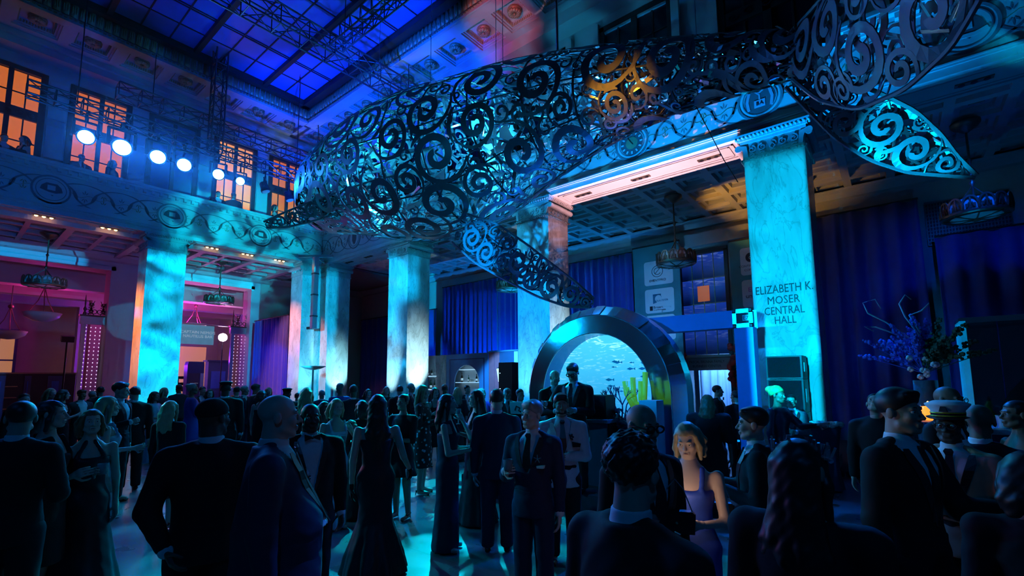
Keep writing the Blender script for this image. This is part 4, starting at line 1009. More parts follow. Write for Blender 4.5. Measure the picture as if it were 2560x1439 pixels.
# blazing magenta moving head
p = atX(557, 843, AX-3.6)
mh = empty('moving_head_lamp', tuple(p), 0, 'blazing white magenta lamp in the bar room opening', 'stage lamp')
aim = Vector((0, 0, 1.9))-Vector(p); qq = aim.to_track_quat('-Z', 'Y')
h = inst('lamp_head', hd, mh); h.rotation_euler = qq.to_euler(); h.scale = (1.4,)*3
l = inst('lens', MB().lathe([(.13, -.125), (.11, -.15), (.05, -.165)], (0, 0, 0), 20).mesh('lens', mat('magenta_white_lens', (1, 1, 1), .3, emit=(1, .62, .95), estr=120)), mh); l.rotation_euler = qq.to_euler(); l.scale = (1.7,)*3
MB().tube([(0, 0, -.2), (0, 0, -p[2]+.02)], .03, 8).build('stand', M_BLACKM, mh); MB().lathe([(.3, 0), (.3, .03), (.04, .06)], (0, 0, -p[2]), 16).build('foot', M_BLACKM, mh)
spot('moving_head_beam', tuple(Vector(p)+aim.normalized()*.5), (-5, 3, 1.5), (1, .10, .7), 260, 40, .9, .06)

# bar room furniture
M_NAVY = mat('navy_lacquer', (.03, .05, .20), .35, 0, .1, 4)
M_WARM = mat('warm_glow_surface', (.8, .5, .25), .6, 0, .15, .6, emit=(1, .45, .14), estr=.30)  # lamplight put into wall and panes as emission
def at_box(name, label, cat, X, u0, u1, v0, dep, m):
    a, b = atX(u0, v0, X), atX(u1, v0, X); r = empty(name, (X, a[1], 0), PI/2, label, cat); return r, b[1]-a[1], a[2]
r, w_, h_ = at_box('bar_kiosk', 'violet kiosk with a lettered panel under the hanging sign', 'kiosk', AX-2.0, 470, 512, 903, .5, M_NAVY)
mb = MB().box(0, w_, 0, .5, 0, h_-.18).build('body', M_NAVY, r)
MB().prism([(0, h_-.18), (w_, h_-.18), (w_*.97, h_), (w_*.06, h_)], 'y', 0, .5).build('top', M_NAVY, r)
MB().box(w_*.12, w_*.72, -.02, 0, h_*.42, h_*.8).build('panel', mat('slate_panel', (.05, .05, .10), .4), r)
for k in range(2): text('panel_lettering', ['PORT', 'BOATHOUSE'][k] if False else '~~~~~', .12, M_WHITE, r, frame_mtx((w_*.42, -.024, h_*(.62-.07*k)), (1, 0, 0), (0, 0, 1)))
MB().box(w_*.78, w_*.98, -.03, 0, 0, h_*.8).build('side_strip', mat('pale_blue_laminate', (.3, .45, .7), .4), r)
r, w_, h_ = at_box('back_bar', 'long blue back bar with a lit panel behind the magenta lamp', 'bar', AX-5.0, 522, 572, 903, .5, M_NAVY)
MB().box(0, w_, 0, .5, 0, h_).build('body', M_NAVY, r); MB().box(-.1, w_+.1, -.1, .6, h_, h_+.08).build('cornice', M_NAVY, r)
MB().box(.15, w_-.15, -.03, 0, h_*.5, h_*.82).build('panel', mat('blue_glass_panel', (.05, .12, .6), .2), r)
mb = MB(); mb.ribbon([(w_/2+.45*math.cos(t), .9+.45*math.sin(t)) for t in np.linspace(0, PI, 14)], .1, .05, lambda p, t: (p[0], -t, p[1])); mb.build('arch_trim', M_NAVY, r)
r, w_, h_ = at_box('wire_shelf', 'small black shelf silhouetted against a warm wall', 'shelf', AX-3.0, 446, 470, 940, .4, M_BLACKM)
for x in (0, w_): MB().box(x-.03, x+.03, 0, .4, 0, h_).build('upright', M_BLACKM, r)
for k in range(4): MB().box(0, w_, 0, .4, h_-.08-.32*k-.06, h_-.32*k).build('shelf_board', M_BLACKM, r)
a, b = atX(446, 865, AX-7.0), atX(480, 985, AX-7.0)
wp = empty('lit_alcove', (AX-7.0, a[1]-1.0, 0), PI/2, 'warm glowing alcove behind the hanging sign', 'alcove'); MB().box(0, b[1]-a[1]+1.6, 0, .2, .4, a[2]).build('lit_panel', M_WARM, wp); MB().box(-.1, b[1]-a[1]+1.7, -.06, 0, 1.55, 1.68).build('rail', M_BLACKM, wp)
r, w_, h_ = at_box('teller_counter', 'long dark teller counter with a blue panelled bay at the left edge', 'counter', AX-2.2, -60, 190, 934, .6, M_NAVY)
MB().box(0, w_, 0, .5, 0, h_).build('body', mat('dark_counter_wood', (.02, .018, .03), .5), r); MB().box(-.05, w_+.05, -.08, .58, h_, h_+.06).build('top', M_BRONZE, r)
for (f0, f1, z0) in ((.70, .86, .2), (.46, .53, 1.2), (.05, .28, .2)):
    pn = MB().box(w_*f0, w_*f1, -.05, 0, z0, h_-.08).build('panel', M_NAVY, r); MB().box(w_*f0+.12, w_*f1-.12, -.07, -.05, z0+.15, h_-.3).build('panel_inset', mat('blue_glass_panel', (.05, .12, .6), .2), pn)
for k in range(3): MB().box(0, w_*.4, -.03, 0, .9+.45*k, .94+.45*k).build('brass_rail', M_GOLD, r)
# lit doors of the street side seen far left
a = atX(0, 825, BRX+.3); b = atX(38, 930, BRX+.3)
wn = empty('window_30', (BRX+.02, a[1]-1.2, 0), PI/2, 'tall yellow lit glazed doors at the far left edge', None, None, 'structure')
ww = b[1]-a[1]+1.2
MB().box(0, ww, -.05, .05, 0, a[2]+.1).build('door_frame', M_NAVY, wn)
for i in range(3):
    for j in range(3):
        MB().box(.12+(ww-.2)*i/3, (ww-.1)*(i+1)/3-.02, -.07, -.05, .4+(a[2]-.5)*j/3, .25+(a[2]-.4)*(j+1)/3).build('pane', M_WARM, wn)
# floor-standing lamp silhouettes
q = atX(168, 850, AX-1.2); r = empty('speaker_stand', (q[0], q[1], 0), 0, 'dark loudspeaker on a pole by the dark left opening', 'speaker'); MB().tube([(0, 0, .1), (0, 0, q[2])], .03, 8).build('pole', M_BLACKM, r)
MB().prism([(-.12, q[2]-.02), (.16, q[2]-.1), (.2, q[2]+.14), (-.08, q[2]+.2)], 'y', -.2, .2).build('cabinet', M_BLACKM, r)
for k in range(3): a = 2*PI*k/3; MB().tube([(0, 0, .7), (.5*math.cos(a), .5*math.sin(a), .02)], .02, 6).build('leg', M_BLACKM, r)
# mast and torchiere in the corner
p = atX(790, 640, -18.9)
r = empty('hanging_pole', (p[0], p[1], 0), 0, 'pale hanging pole with crossbar in front of the corner pillar', 'pole')
zm_ = atX(790, 822, -18.9)[2]; MB().box(-.10, .10, -.10, .10, zm_, p[2]-.05).build('mast_tube', M_ALUB, r); MB().bar((0, 0, p[2]-.02), (XA+.3-p[0], YB+.1-p[1], p[2]-.02), .08).build('wall_bracket', M_ALUB, r); MB().bar((0, 0, zm_+.04), (-.3, -.1, zm_+.04), .1).build('hook', M_BLACKM, r); MB().bar((-.55, -.45, p[2]), (.55, .45, p[2]), .12, .10).build('crossbar', M_ALUB, r)
for k in range(3): MB().box(-.115, .115, -.115, .115, zm_+.5+.9*k, zm_+.56+.9*k).build('collar', M_ALU, r)
p = atX(783, 918, -17.6)
r = empty('torchiere_lamp', (p[0], p[1], 0), 0, 'slim torchiere with a pale dish by the corner pillar', 'lamp')
MB().lathe([(.2, 0), (.2, .04), (.04, .07)], (0, 0, 0), 16).build('base', M_BLACKM, r); MB().tube([(0, 0, .05), (0, 0, p[2]-.05)], .035, 8).build('pole', M_ALU, r)
MB().lathe([(.06, -.1), (.30, -.04), (.46, .04), (.44, .05), (.2, 0)], (0, 0, p[2]), 24, False).build('dish', M_GLASSW, r, True)

# ---------------------------------------------------------------- back bar in the right aisle
M_MIRROR = mat('silver_mirror_film', (.55, .60, .66), .22, 1.0, .06, 1.2)
bY = 14.6; zb = atY(1180, 883, bY)[2]
def bar_unit(u0, u1, lb):
    a, b = atY(u0, 900, bY)[0], atY(u1, 900, bY)[0]; r = empty('back_bar_unit', (a, bY, 0), 0, lb, 'bar cabinet', 'back bar units'); return r, b-a
r, w_ = bar_unit(1116, 1220, 'blue back bar panel with an arched niche of bottles')
mb = MB(); n = 16; cx, rad, zc = w_*.5, w_*.30, zb-1.25
# panel with an arched opening built from strips
xs = [cx-rad*math.cos(PI*i/n) for i in range(n+1)]; zs = [zc+rad*math.sin(PI*i/n) for i in range(n+1)]
for i in range(n): mb.prism([(xs[i], zs[i]), (xs[i+1], zs[i+1]), (xs[i+1], zb), (xs[i], zb)], 'y', 0, .06)
mb.box(0, cx-rad, 0, .06, 0, zb); mb.box(cx+rad, w_, 0, .06, 0, zb); mb.box(cx-rad, cx+rad, 0, .06, 0, .9)
M_BARP = mat('sky_blue_laminate', (.10, .28, .55), .4, 0, .08, 2)
mb.build('front_panel', M_BARP, r); MB().box(0, w_, .45, .5, 0, zb).build('back_panel', mat('pale_niche_lining', (.45, .5, .55), .5), r)
fr = MB(); 
for (x0, x1, z0, z1) in ((w_*.08, w_*.92, zb-.25, zb-.21), (w_*.08, w_*.10, .9, zb-.21), (w_*.90, w_*.92, .9, zb-.21)): fr.box(x0, x1, -.012, 0, z0, z1)
fr.build('dark_beading', M_NAVY, r)
for z in (zc+.02, zc+.58): MB().box(cx-rad*.98 if z < zc+.3 else cx-rad*.8, cx+rad*.98 if z < zc+.3 else cx+rad*.8, .06, .42, z-.03, z).build('shelf', mat('glowing_shelf_edge', (.7, .8, .9), .3, emit=(.4, .75, 1), estr=.8), r)
bottle_pro = {}
def bottle(p, h, m, lb):
    k = m.name
    if k not in bottle_pro: bottle_pro[k] = (MB().lathe([(.038, 0), (.04, .02), (.04, .18), (.03, .22), (.014, .25), (.014, .31)], (0, 0, 0), 12).mesh('glass', m, True), MB().lathe([(.017, .305), (.017, .335), (.0, .335)], (0, 0, 0), 8).mesh('cap', M_BLACKM), MB().lathe([(.0412, .06), (.0412, .14)], (0, 0, 0), 12, False).mesh('paper_label', M_WHITE))
    b = empty('bottle', p, 0, lb, 'bottle', 'bottles on the bar shelves'); b.scale = (h/.33,)*3
    for nme, me in zip(('glass', 'cap', 'paper_label'), bottle_pro[k]): inst(nme, me, b)
M_BT1, M_BT2 = mat('dark_wine_glass', (.05, .03, .02), .1), mat('green_bottle_glass', (.02, .14, .06), .1)
bx = r.location.x
bottle((bx+cx-rad*.62, bY+.2, zc+.02), .42, M_BT1, 'dark bottle with a white label in the arched niche')
bottle((bx+cx-rad*.1, bY+.22, zc+.02), .30, M_BT2, 'small green bottle in the middle of the arched niche')
bottle((bx+cx+rad*.55, bY+.2, zc+.02), .34, M_BT1, 'dark bottle at the right of the arched niche')
for k in range(3): tag(MB().lathe([(.05, 0), (.062, .12), (.058, .12), (.047, .01)], (bx+cx+rad*(.02+.17*k), bY+.2, zc+.02), 12).build('tumbler', M_GLASSW), ['first pale tumbler from the dark bottle in the arched niche', 'middle pale tumbler in the arched niche', 'pale tumbler nearest the niche edge'][k], 'glass', 'tumblers in the niche')
r, w_ = bar_unit(1068, 1115, 'mirror fronted back bar unit beside the white lit pillar')
MB().box(0, w_*.45, 0, .06, 0, zb).build('mirror_panel', M_MIRROR, r); MB().box(w_*.45, w_, 0, .06, 0, zb).build('marble_panel', M_MARBLE, r); MB().box(0, w_, .4, .46, 0, zb).build('back_panel', M_NAVY, r)
for z in (1.5, 2.1): MB().box(0, w_*.5, -.25, 0, z-.04, z).build('shelf', MATS['glowing_shelf_edge'], r)
bottle((r.location.x+.42, bY-.12, 1.5), .40, M_BT2, 'green bottle on the mirror fronted bar shelf'); bottle((r.location.x+.2, bY-.12, 2.1), .30, M_BT1, 'dark bottle on the upper mirror bar shelf')
r, w_ = bar_unit(1222, 1297, 'mirrored bar end panel with coral pink reflection painted on')
MB().box(0, w_*.18, 0, .05, 0, zb).build('coral_reflection_strip', mat('coral_reflection_paint', (.8, .16, .20), .25), r)  # coral pink reflection painted in as coloured strips
MB().box(w_*.2, w_*.36, 0, .05, 0, zb).build('coral_reflection_strip', mat('coral_reflection_paint', (.8, .16, .20), .25), r)
MB().box(w_*.37, w_, 0, .05, 0, zb).build('mirror_panel', mat('blue_mirror_film', (.12, .30, .62), .15, .7), r)
MB().box(0, w_, -.04, .1, zb, zb+.06).build('cornice', M_BARP, r); MB().box(w_*.88, w_, -.06, 0, 0, zb-.02).build('end_post', M_PANEL, r)
p = atY(1255, 925, bY-.35); r = empty('table_lantern', (p[0], p[1], p[2]-.45), 0, 'white glass lantern in front of the mirrored bar end panel', 'lamp')
MB().lathe([(.15, 0), (.22, .5), (.20, .52), (.14, .03)], (0, 0, 0), 16).build('glass', mat('glowing_lantern_glass', (.8, .9, .95), .3, emit=(.5, .8, 1), estr=1.2), r, True); MB().lathe([(.23, .52), (.12, .6), (.03, .65), (.02, .8)], (0, 0, 0), 12).build('crown', M_ALU, r); MB().tube([(0, 0, 0), (0, 0, -p[2]+.46)], .04, 8).build('pole', M_BLACKM, r)
p = atY(1278, 940, 11.9)
r = empty('column_speaker', (p[0], p[1], 0), 0, 'tall black column loudspeaker left of the mirrored arch', 'speaker')
MB().box(-.28, .28, -.3, .3, 0, atY(1278, 906, 11.9)[2]).build('cabinet', M_BLACKM, r)
for k in range(2): MB().lathe([(.02, 0), (.02, .01), (0, .012)], (-.22, -.3, 1.6+.5*k), 8).build('status_light', mat('blue_status_light', (.5, .7, 1), .3, emit=(.5, .8, 1), estr=4), r)

# ---------------------------------------------------------------- door bay: banners, glazed screen, sign
M_TEAL = mat('teal_banner_print', (.04, .24, .28), .6, 0, .35, 1.5)
M_BWHITE = mat('banner_white_print', (.62, .64, .68), .6, 0, .05, 2)
M_INK = mat('banner_ink', (.01, .012, .02), .6)
M_TINK = mat('banner_teal_ink', (.02, .16, .26), .6)
def rrect(x0, x1, z0, z1, r, n=5):
    o = []
    for (cx, cz, a0) in ((x1-r, z1-r, 0), (x0+r, z1-r, PI/2), (x0+r, z0+r, PI), (x1-r, z0+r, 3*PI/2)):
        o += [(cx+r*math.cos(a0+PI/2*i/n), cz+r*math.sin(a0+PI/2*i/n)) for i in range(n+1)]
    return o
def banner(u0, u1, vt, Y, lb):
    a, b = atY(u0, vt, Y), atY(u1, vt, Y); r = empty('sponsor_banner', (a[0], Y, 0), 0, lb, 'banner', 'sponsor banners'); w_, h_ = b[0]-a[0], a[2]
    MB().box(0, w_, 0, .04, .05, h_).build('banner_cloth', M_TEAL, r); MB().box(-.02, w_+.02, -.02, .06, h_, h_+.05).build('top_bar', M_BLACKM, r); MB().box(0, w_, -.2, .25, 0, .05).build('foot', M_BLACKM, r)
    return r, w_, h_
FM = lambda x, z, y=-.013: frame_mtx((x, y, z), (1, 0, 0), (0, 0, 1))
YBN = AY-.9
r, w_, h_ = banner(1582, 1697, 624, YBN, 'tall teal sponsor banner left of the doorway')
def panel(r, w_, zt, zb_): MB().prism(rrect(w_*.24, w_*.86, zb_, zt, .09), 'y', -.010, 0).build('white_panel', M_BWHITE, r)
zz = [atY(1640, v, YBN)[2] for v in (652, 712, 722, 782, 788, 850, 858, 925)]
for k in range(4): panel(r, w_, zz[2*k], zz[2*k+1])
ze = zz[0]-.38; cx = w_*.53
mb = MB(); mb.ribbon([(cx+.20*math.cos(t), ze+.20*math.sin(t)) for t in np.linspace(0, 2*PI, 30)], .018, .004, lambda p, t: (p[0], -.011-t, p[1]))
mb.ribbon([(cx+.12*math.cos(t), ze+.12*math.sin(t)) for t in np.linspace(.75, 2*PI-.5, 22)], .018, .004, lambda p, t: (p[0], -.011-t, p[1])); mb.ribbon([(cx-.09, ze-.08), (cx+.09, ze+.09)], .018, .004, lambda p, t: (p[0], -.011-t, p[1]))
mb.build('logo_mark', M_INK, r)
text('logo_lettering', 'EVENTPRO', .125, M_INK, r, FM(cx, zz[1]+.12), ext=.002)
mb = MB(); zq = zz[2]-.36
mb.prism([(cx-.20, zq-.17), (cx-.20, zq+.17), (cx+.10, zq+.17), (cx+.10, zq+.05)]+[(cx+.0+.13*math.cos(t), zq+.0+.13*math.sin(t)) for t in np.linspace(.4, 4.3, 12)], 'y', -.015, -.011); mb.build('logo_mark', M_TINK, r)
text('logo_lettering', 'DLA PIPER', .10, M_TINK, r, FM(cx+.12, zq-.10), ext=.002)
text('logo_lettering', 'Brown', .13, M_INK, r, FM(cx-.02, zz[3]+.16), ext=.002); text('logo_lettering', 'Thoughtful Investing', .055, M_INK, r, FM(cx+.02, zz[3]+.09), ext=.002)
text('logo_lettering', 'Advisory', .10, M_BWHITE, r, FM(cx+.28, zz[3]+.17), ext=.002)
MB().box(cx-.33, cx-.22, -.015, -.011, zz[3]+.09, zz[3]+.25).build('logo_mark', M_INK, r)
text('logo_lettering', 'Trevidus', .17, M_INK, r, FM(cx+.05, zz[4]-.62), ext=.002); text('logo_lettering', 'er', .2, M_INK, r, FM(cx+.14, zz[6]-.36), ext=.002)
r, w_, h_ = banner(1822, 1935, 606, YBN, 'teal sponsor banner half hidden behind the pillar with the hall name')
zz = [atY(1850, v, YBN)[2] for v in (622, 690, 702, 770)]
for k in range(2): panel(r, w_, zz[2*k], zz[2*k+1])
MB().prism([(w_*.46+.13*math.cos(t), zz[0]-.32+.15*math.sin(t)) for t in np.linspace(0, 2*PI, 20)[:-1]], 'y', -.015, -.011).build('logo_mark', M_INK, r)
text('logo_lettering', 'c', .2, M_BWHITE, r, FM(w_*.46, zz[0]-.38, -.016), ext=.002)
text('logo_lettering', 'CONTINENTAL', .10, M_INK, r, FM(w_*.47, zz[0]-.62), ext=.002); text('logo_lettering', 'COFFEE', .10, M_INK, r, FM(w_*.45, zz[0]-.75), ext=.002)
text('logo_lettering', 'EE', .2, mat('violet_print', (.35, .15, .4), .6), r, FM(w_*.45, zz[2]-.38), ext=.002); text('logo_lettering', 'uno', .2, M_INK, r, FM(w_*.43, zz[2]-.58), ext=.002)
# glazed screen above the door with an undersea picture
def ocean_mat(name, top, bot, estr, sc=3.0):
    m = bpy.data.materials.new(name); m.use_nodes = True; nt = m.node_tree; b = nt.nodes['Principled BSDF']; b.inputs['Roughness'].default_value = .3
    tc = nt.nodes.new('ShaderNodeTexCoord'); sx = nt.nodes.new('ShaderNodeSeparateXYZ'); nt.links.new(tc.outputs['Generated'], sx.inputs[0])
    rp = nt.nodes.new('ShaderNodeValToRGB'); rp.color_ramp.elements[0].color = (*bot, 1); rp.color_ramp.elements[0].position = .1; rp.color_ramp.elements[1].color = (*top, 1); rp.color_ramp.elements[1].position = .95
    nt.links.new(sx.outputs['Z'], rp.inputs[0])
    mp = nt.nodes.new('ShaderNodeMapping'); mp.inputs['Scale'].default_value = (1.2, 1, 5.5); nt.links.new(tc.outputs['Object'], mp.inputs[0])
    nz = nt.nodes.new('ShaderNodeTexNoise'); nz.inputs['Scale'].default_value = sc; nz.inputs['Detail'].default_value = 5; nz.inputs['Distortion'].default_value = 1.5; nt.links.new(mp.outputs[0], nz.inputs['Vector'])
    r2 = nt.nodes.new('ShaderNodeValToRGB'); r2.color_ramp.elements[0].position = .55; r2.color_ramp.elements[0].color = (0, 0, 0, 1); r2.color_ramp.elements[1].position = .70; r2.color_ramp.elements[1].color = (.5, .7, .8, 1)
    nt.links.new(nz.outputs['Fac'], r2.inputs[0])
    pw = nt.nodes.new('ShaderNodeMath'); pw.operation = 'POWER'; pw.inputs[1].default_value = 4.0; nt.links.new(sx.outputs['Z'], pw.inputs[0])
    mul = nt.nodes.new('ShaderNodeMix'); mul.data_type = 'RGBA'; mul.blend_type = 'MULTIPLY'; mul.inputs['Factor'].default_value = 1
    nt.links.new(r2.outputs[0], mul.inputs['A']); nt.links.new(pw.outputs[0], mul.inputs['B'])
    ad = nt.nodes.new('ShaderNodeMix'); ad.data_type = 'RGBA'; ad.blend_type = 'ADD'; ad.inputs['Factor'].default_value = 1
    nt.links.new(rp.outputs[0], ad.inputs['A']); nt.links.new(mul.outputs['Result'], ad.inputs['B'])
    nt.links.new(ad.outputs['Result'], b.inputs['Emission Color']); b.inputs['Emission Strength'].default_value = estr; b.inputs['Base Color'].default_value = (.01, .03, .06, 1)
    return m
dr = empty('door_1', (DX0, AY, 0), 0, 'tall door bay with gridded blue window above a lit doorway', None, None, 'structure')
DW = DX1-DX0; zs0 = atY(1765, 925, AY)[2]; zs1 = atY(1765, 893, AY)[2]
M_DOORV = ocean_mat('undersea_window_print', (.02, .10, .9), (.0, .01, .10), .30, 2.2)
for i in range(4):
    for j in range(4):
        z0 = zs1+.1; hh = (6.25-z0)/4; MB().box(DW*i/4+.01, DW*(i+1)/4-.01, .03, .05, z0+hh*j+.01, z0+hh*(j+1)-.01).build('pane', M_DOORV, dr)
mb = MB()
for i in range(1, 4): mb.box(DW*i/4-.012, DW*i/4+.012, 0, .03, zs1, 6.25)
for j in range(1, 4): mb.box(0, DW, 0, .03, zs1+.1+hh*j-.012, zs1+.1+hh*j+.012)
mb.build('gilt_glazing_bar', M_GOLD, dr)
mb = MB(); mb.box(-.12, 0, -.08, .2, 0, 6.3); mb.box(DW, DW+.12, -.08, .2, 0, 6.3); mb.box(-.12, DW+.12, -.08, .2, 6.25, 6.4); mb.build('door_frame', M_WOODF, dr)
MB().box(-.03, DW+.03, -.10, .1, zs0, zs1).build('sign_panel', mat('dim_sign_stone', (.30, .24, .24), .6), dr); MB().box(-.08, DW+.08, -.16, .1, zs1, zs1+.08).build('sign_cornice', M_STONE, dr)
text('sign_lettering', 'PASCAL BRENNA FAMILY', .125, M_INK, dr, frame_mtx((DW/2, -.104, zs0+(zs1-zs0)*.56), (1, 0, 0), (0, 0, 1)), ext=.003, sx=.85); text('sign_lettering', 'BUSINESS CENTER', .125, M_INK, dr, frame_mtx((DW/2, -.104, zs0+(zs1-zs0)*.22), (1, 0, 0), (0, 0, 1)), ext=.003, sx=.95)
tag(MB().box(DX0+.55, DX0+.95, AY-.03, AY-.01, 4.55, 5.1).build('orange_notice', mat('glowing_orange_print', (.9, .22, .08), .6, emit=(1, .2, .05), estr=.25)), 'small orange square notice on the blue gridded window', 'notice')  # orange notice brightened by its own emission
c = curtain('pale blue lit drape inside the doorway', (DX0-.3, AY+2.2), (DX1+.5, AY+2.2), .02, 2.6, m=mat('pale_drape', (.55, .62, .72), .8), amp=.07, per=.3)
struct(MB().box(DX0-2, DX1+2, AY+2.6, AY+2.8, 0, 3.0).build('wall_vestibule', M_PLASTER), 'vestibule wall beyond the doorway')
M_CORAL = mat('red_coral_print', (.7, .05, .05), .5, 0, .3, 8)
for (u, v, lb) in ((1698, 905, 'red coral cluster left of the doorway'), (1838, 885, 'upper red coral cluster right of the doorway'), (1838, 940, 'lower red coral cluster right of the doorway')):
    q = atY(u, v, AY-.35); mb = MB(); rr_ = random.Random(int(v))
    for k in range(16): mb.ell((rr_.uniform(-.16, .16), rr_.uniform(-.06, .06), rr_.uniform(-.32, .32)), (rr_.uniform(.06, .12), .06, rr_.uniform(.06, .14)), 7, 5)
    o = mb.build('red_coral', M_CORAL, None, True, tuple(q)); tag(o, lb, 'coral', 'red corals by the door'); MB().tube([(0, .02, .2), (0, .3, .3)], .015, 5).build('wall_hook', M_BLACKM, o)

# ---------------------------------------------------------------- DJ arch
AYc = 7.45; ac = atY(1484, 985, AYc); AXc, AZc = ac[0], 1.62
dj = empty('mirrored_arch', (AXc, AYc, 0), 0, 'mirrored silver arch around the glowing underwater screen', 'arch')
RI, RM, RO, DP = 1.10, 1.42, 1.60, .50
def arch_curve(R, n=28): return [(-R, .3)]+[(-R*math.cos(PI*i/n), AZc+R*math.sin(PI*i/n)) for i in range(n+1)]+[(R, .3)]
def arch_band(R0, y0, R1, y1, i0=0, i1=None):
    a, b = arch_curve(R0), arch_curve(R1); mb = MB(); i1 = i1 or len(a)
    for i in range(i0, i1-1): mb.add([(a[i][0], y0, a[i][1]), (a[i+1][0], y0, a[i+1][1]), (b[i+1][0], y1, b[i+1][1]), (b[i][0], y1, b[i][1])], [(0, 1, 2, 3)])
    return mb
M_MIRW = mat('wavy_mirror_film', (.50, .56, .64), .12, 1.0, .05, 1.4, bump=.25)
n_ = len(arch_curve(1))
for (i0, i1) in ((0, 8), (7, 15), (14, 22), (21, n_)):
    o = arch_band(RI, 0, RM, 0, i0, i1).build('face_panel', M_MIRW, dj); sd = o.modifiers.new('thickness', 'SOLIDIFY'); sd.thickness = .02; sd.offset = 1
    o = arch_band(RM, 0, RO, .22, i0, i1).build('bevel_panel', M_MIRROR, dj); sd = o.modifiers.new('thickness', 'SOLIDIFY'); sd.thickness = .02
o = arch_band(RO, .22, RO, DP).build('outer_skin', M_MIRROR, dj, True); o = arch_band(RI, 0, RI, DP).build('inner_skin', mat('blue_liner', (.06, .22, .5), .25, .4), dj, True)
mb = MB()
for R in (RI, RM): mb.tube([(p[0], -.01, p[1]) for p in arch_curve(R)], .012, 6)
mb.build('edge_trim', M_ALUB, dj)
scr = MB().prism(arch_curve(RI-.005), 'y', DP-.02, DP+.02)
M_OCEAN = ocean_mat('underwater_led_image', (.06, .62, .95), (.0, .12, .55), 1.15, 3.2)
led = scr.build('led_screen', M_OCEAN, dj)
rr_ = random.Random(5); M_FISH = mat('fish_image', (.0, .05, .2), .5, emit=(0, .16, .42), estr=.6)
for k in range(16):
    x, z, s_ = rr_.uniform(.05, .78), rr_.uniform(1.55, 2.25), rr_.uniform(.04, .09)
    MB().prism([(x-s_, z), (x-s_*.2, z+s_*.32), (x+s_*.7, z+s_*.05), (x+s_*1.1, z+s_*.3), (x+s_*1.1, z-s_*.3), (x+s_*.7, z-s_*.05), (x-s_*.2, z-s_*.3)], 'y', DP-.026, DP-.02).build('fish_image', M_FISH, led)
struct(MB().box(AXc-RO-.1, AXc+RO+.1, AYc-1.6, AYc+DP+.1, 0, .3).build('floor_riser', mat('dark_carpet', (.012, .014, .03), .9)), 'low dark carpeted riser under the disc jockeys')
# DJ desk
dY = 6.35; a, b = atY(1322, 1040, dY), atY(1518, 1040, dY); dz = a[2]
M_DESK = mat('desk_front_vinyl', (.03, .05, .10), .3, 0, .5, 3)
dk = empty('dj_desk', (a[0], dY, 0), 0, 'dark DJ desk with fish printed front before the arch', 'desk'); dw = b[0]-a[0]
MB().box(0, dw, 0, .7, dz-.05, dz).build('top', mat('desk_top_laminate', (.10, .16, .22), .25), dk); MB().box(.03, dw*.62, .03, .06, .3, dz-.05).build('front_panel', M_DESK, dk); MB().box(dw*.66, dw-.03, .03, .06, .3, dz-.05).build('front_panel', M_DESK, dk); MB().box(dw*.62, dw*.66, .02, .07, .3, dz-.05).build('joint_strip', M_ALUB, dk)
for x in (.05, dw-.05): MB().box(x-.03, x+.03, .1, .65, .3, dz-.05).build('leg', M_BLACKM, dk)
for k in range(5):
    x, z, s_ = .15+.22*k, dz-.3-.07*(k % 2), .11; MB().prism([(x-s_, z), (x-s_*.2, z+s_*.45), (x+s_*.7, z+s_*.05), (x+s_*1.1, z+s_*.35), (x+s_*1.1, z-s_*.35), (x+s_*.7, z-s_*.05), (x-s_*.2, z-s_*.4)], 'y', .024, .03).build('fish_print', mat('pale_fish_print', (.20, .34, .38), .5), dk)
ctl = empty('dj_controller', (a[0]+dw*.12, dY+.12, dz), 0, 'slim DJ controller with glowing keys on the desk', 'mixer'); cw = dw*.62
MB().box(0, cw, 0, .34, .06, .12).build('case', M_BLACKM, ctl)
for x in (.08, cw-.08): MB().bar((x-.12, .17, .0), (x, .17, .07), .03).build('foot', M_ALU, ctl)
M_KEY = mat('lit_key', (.6, .9, 1), .3, emit=(.4, .85, 1), estr=2.0); M_KEYR = mat('red_lit_key', (1, .3, .2), .3, emit=(1, .25, .12), estr=3)
for k in range(14): MB().box(.06+(cw-.1)*k/14, .06+(cw-.1)*(k+.6)/14, -.006, .0, .08, .105).build('key', M_KEYR if k == 12 else M_KEY, ctl)
for cx in (cw*.22, cw*.78): MB().lathe([(.12, .12), (.12, .135), (.10, .14), (0, .14)], (cx, .18, 0), 20).build('jog_wheel', M_ALU, ctl)
lp = atY(1308, 1040, dY+.3); r = empty('open_laptop', (lp[0]-.15, dY+.35, dz), .12, 'open laptop with a sketched sticker on its pale lid', 'laptop')
MB().box(-.16, .16, 0, .22, 0, .018).build('keyboard_base', M_ALU, r); o = MB().box(-.16, .16, -.008, 0, 0, .22).build('lid', mat('pale_lid', (.45, .6, .62), .4), r); o.rotation_euler.x = .18
mb = MB(); mb.ribbon([(-.06, .06), (-.02, .14), (.05, .11), (.02, .06), (.07, .04)], .03, .003, lambda p, t: (p[0], -.009-t, p[1])); k = mb.build('sticker', M_INK, o)
q = atY(1486, 1030, dY+.15); r = empty('monitor_speaker', (q[0]-.17, dY+.2, dz), 0, 'black monitor loudspeaker at the right end of the desk', 'speaker')
MB().prism([(0, 0), (.36, 0), (.34, .36), (.01, .36)], 'y', 0, .3).build('cabinet', M_BLACKM, r); MB().box(.02, .33, -.008, 0, .02, .34).build('grille', mat('speaker_grille', (.008, .009, .014), .85, 0, .5, 60, spec=.15), r)
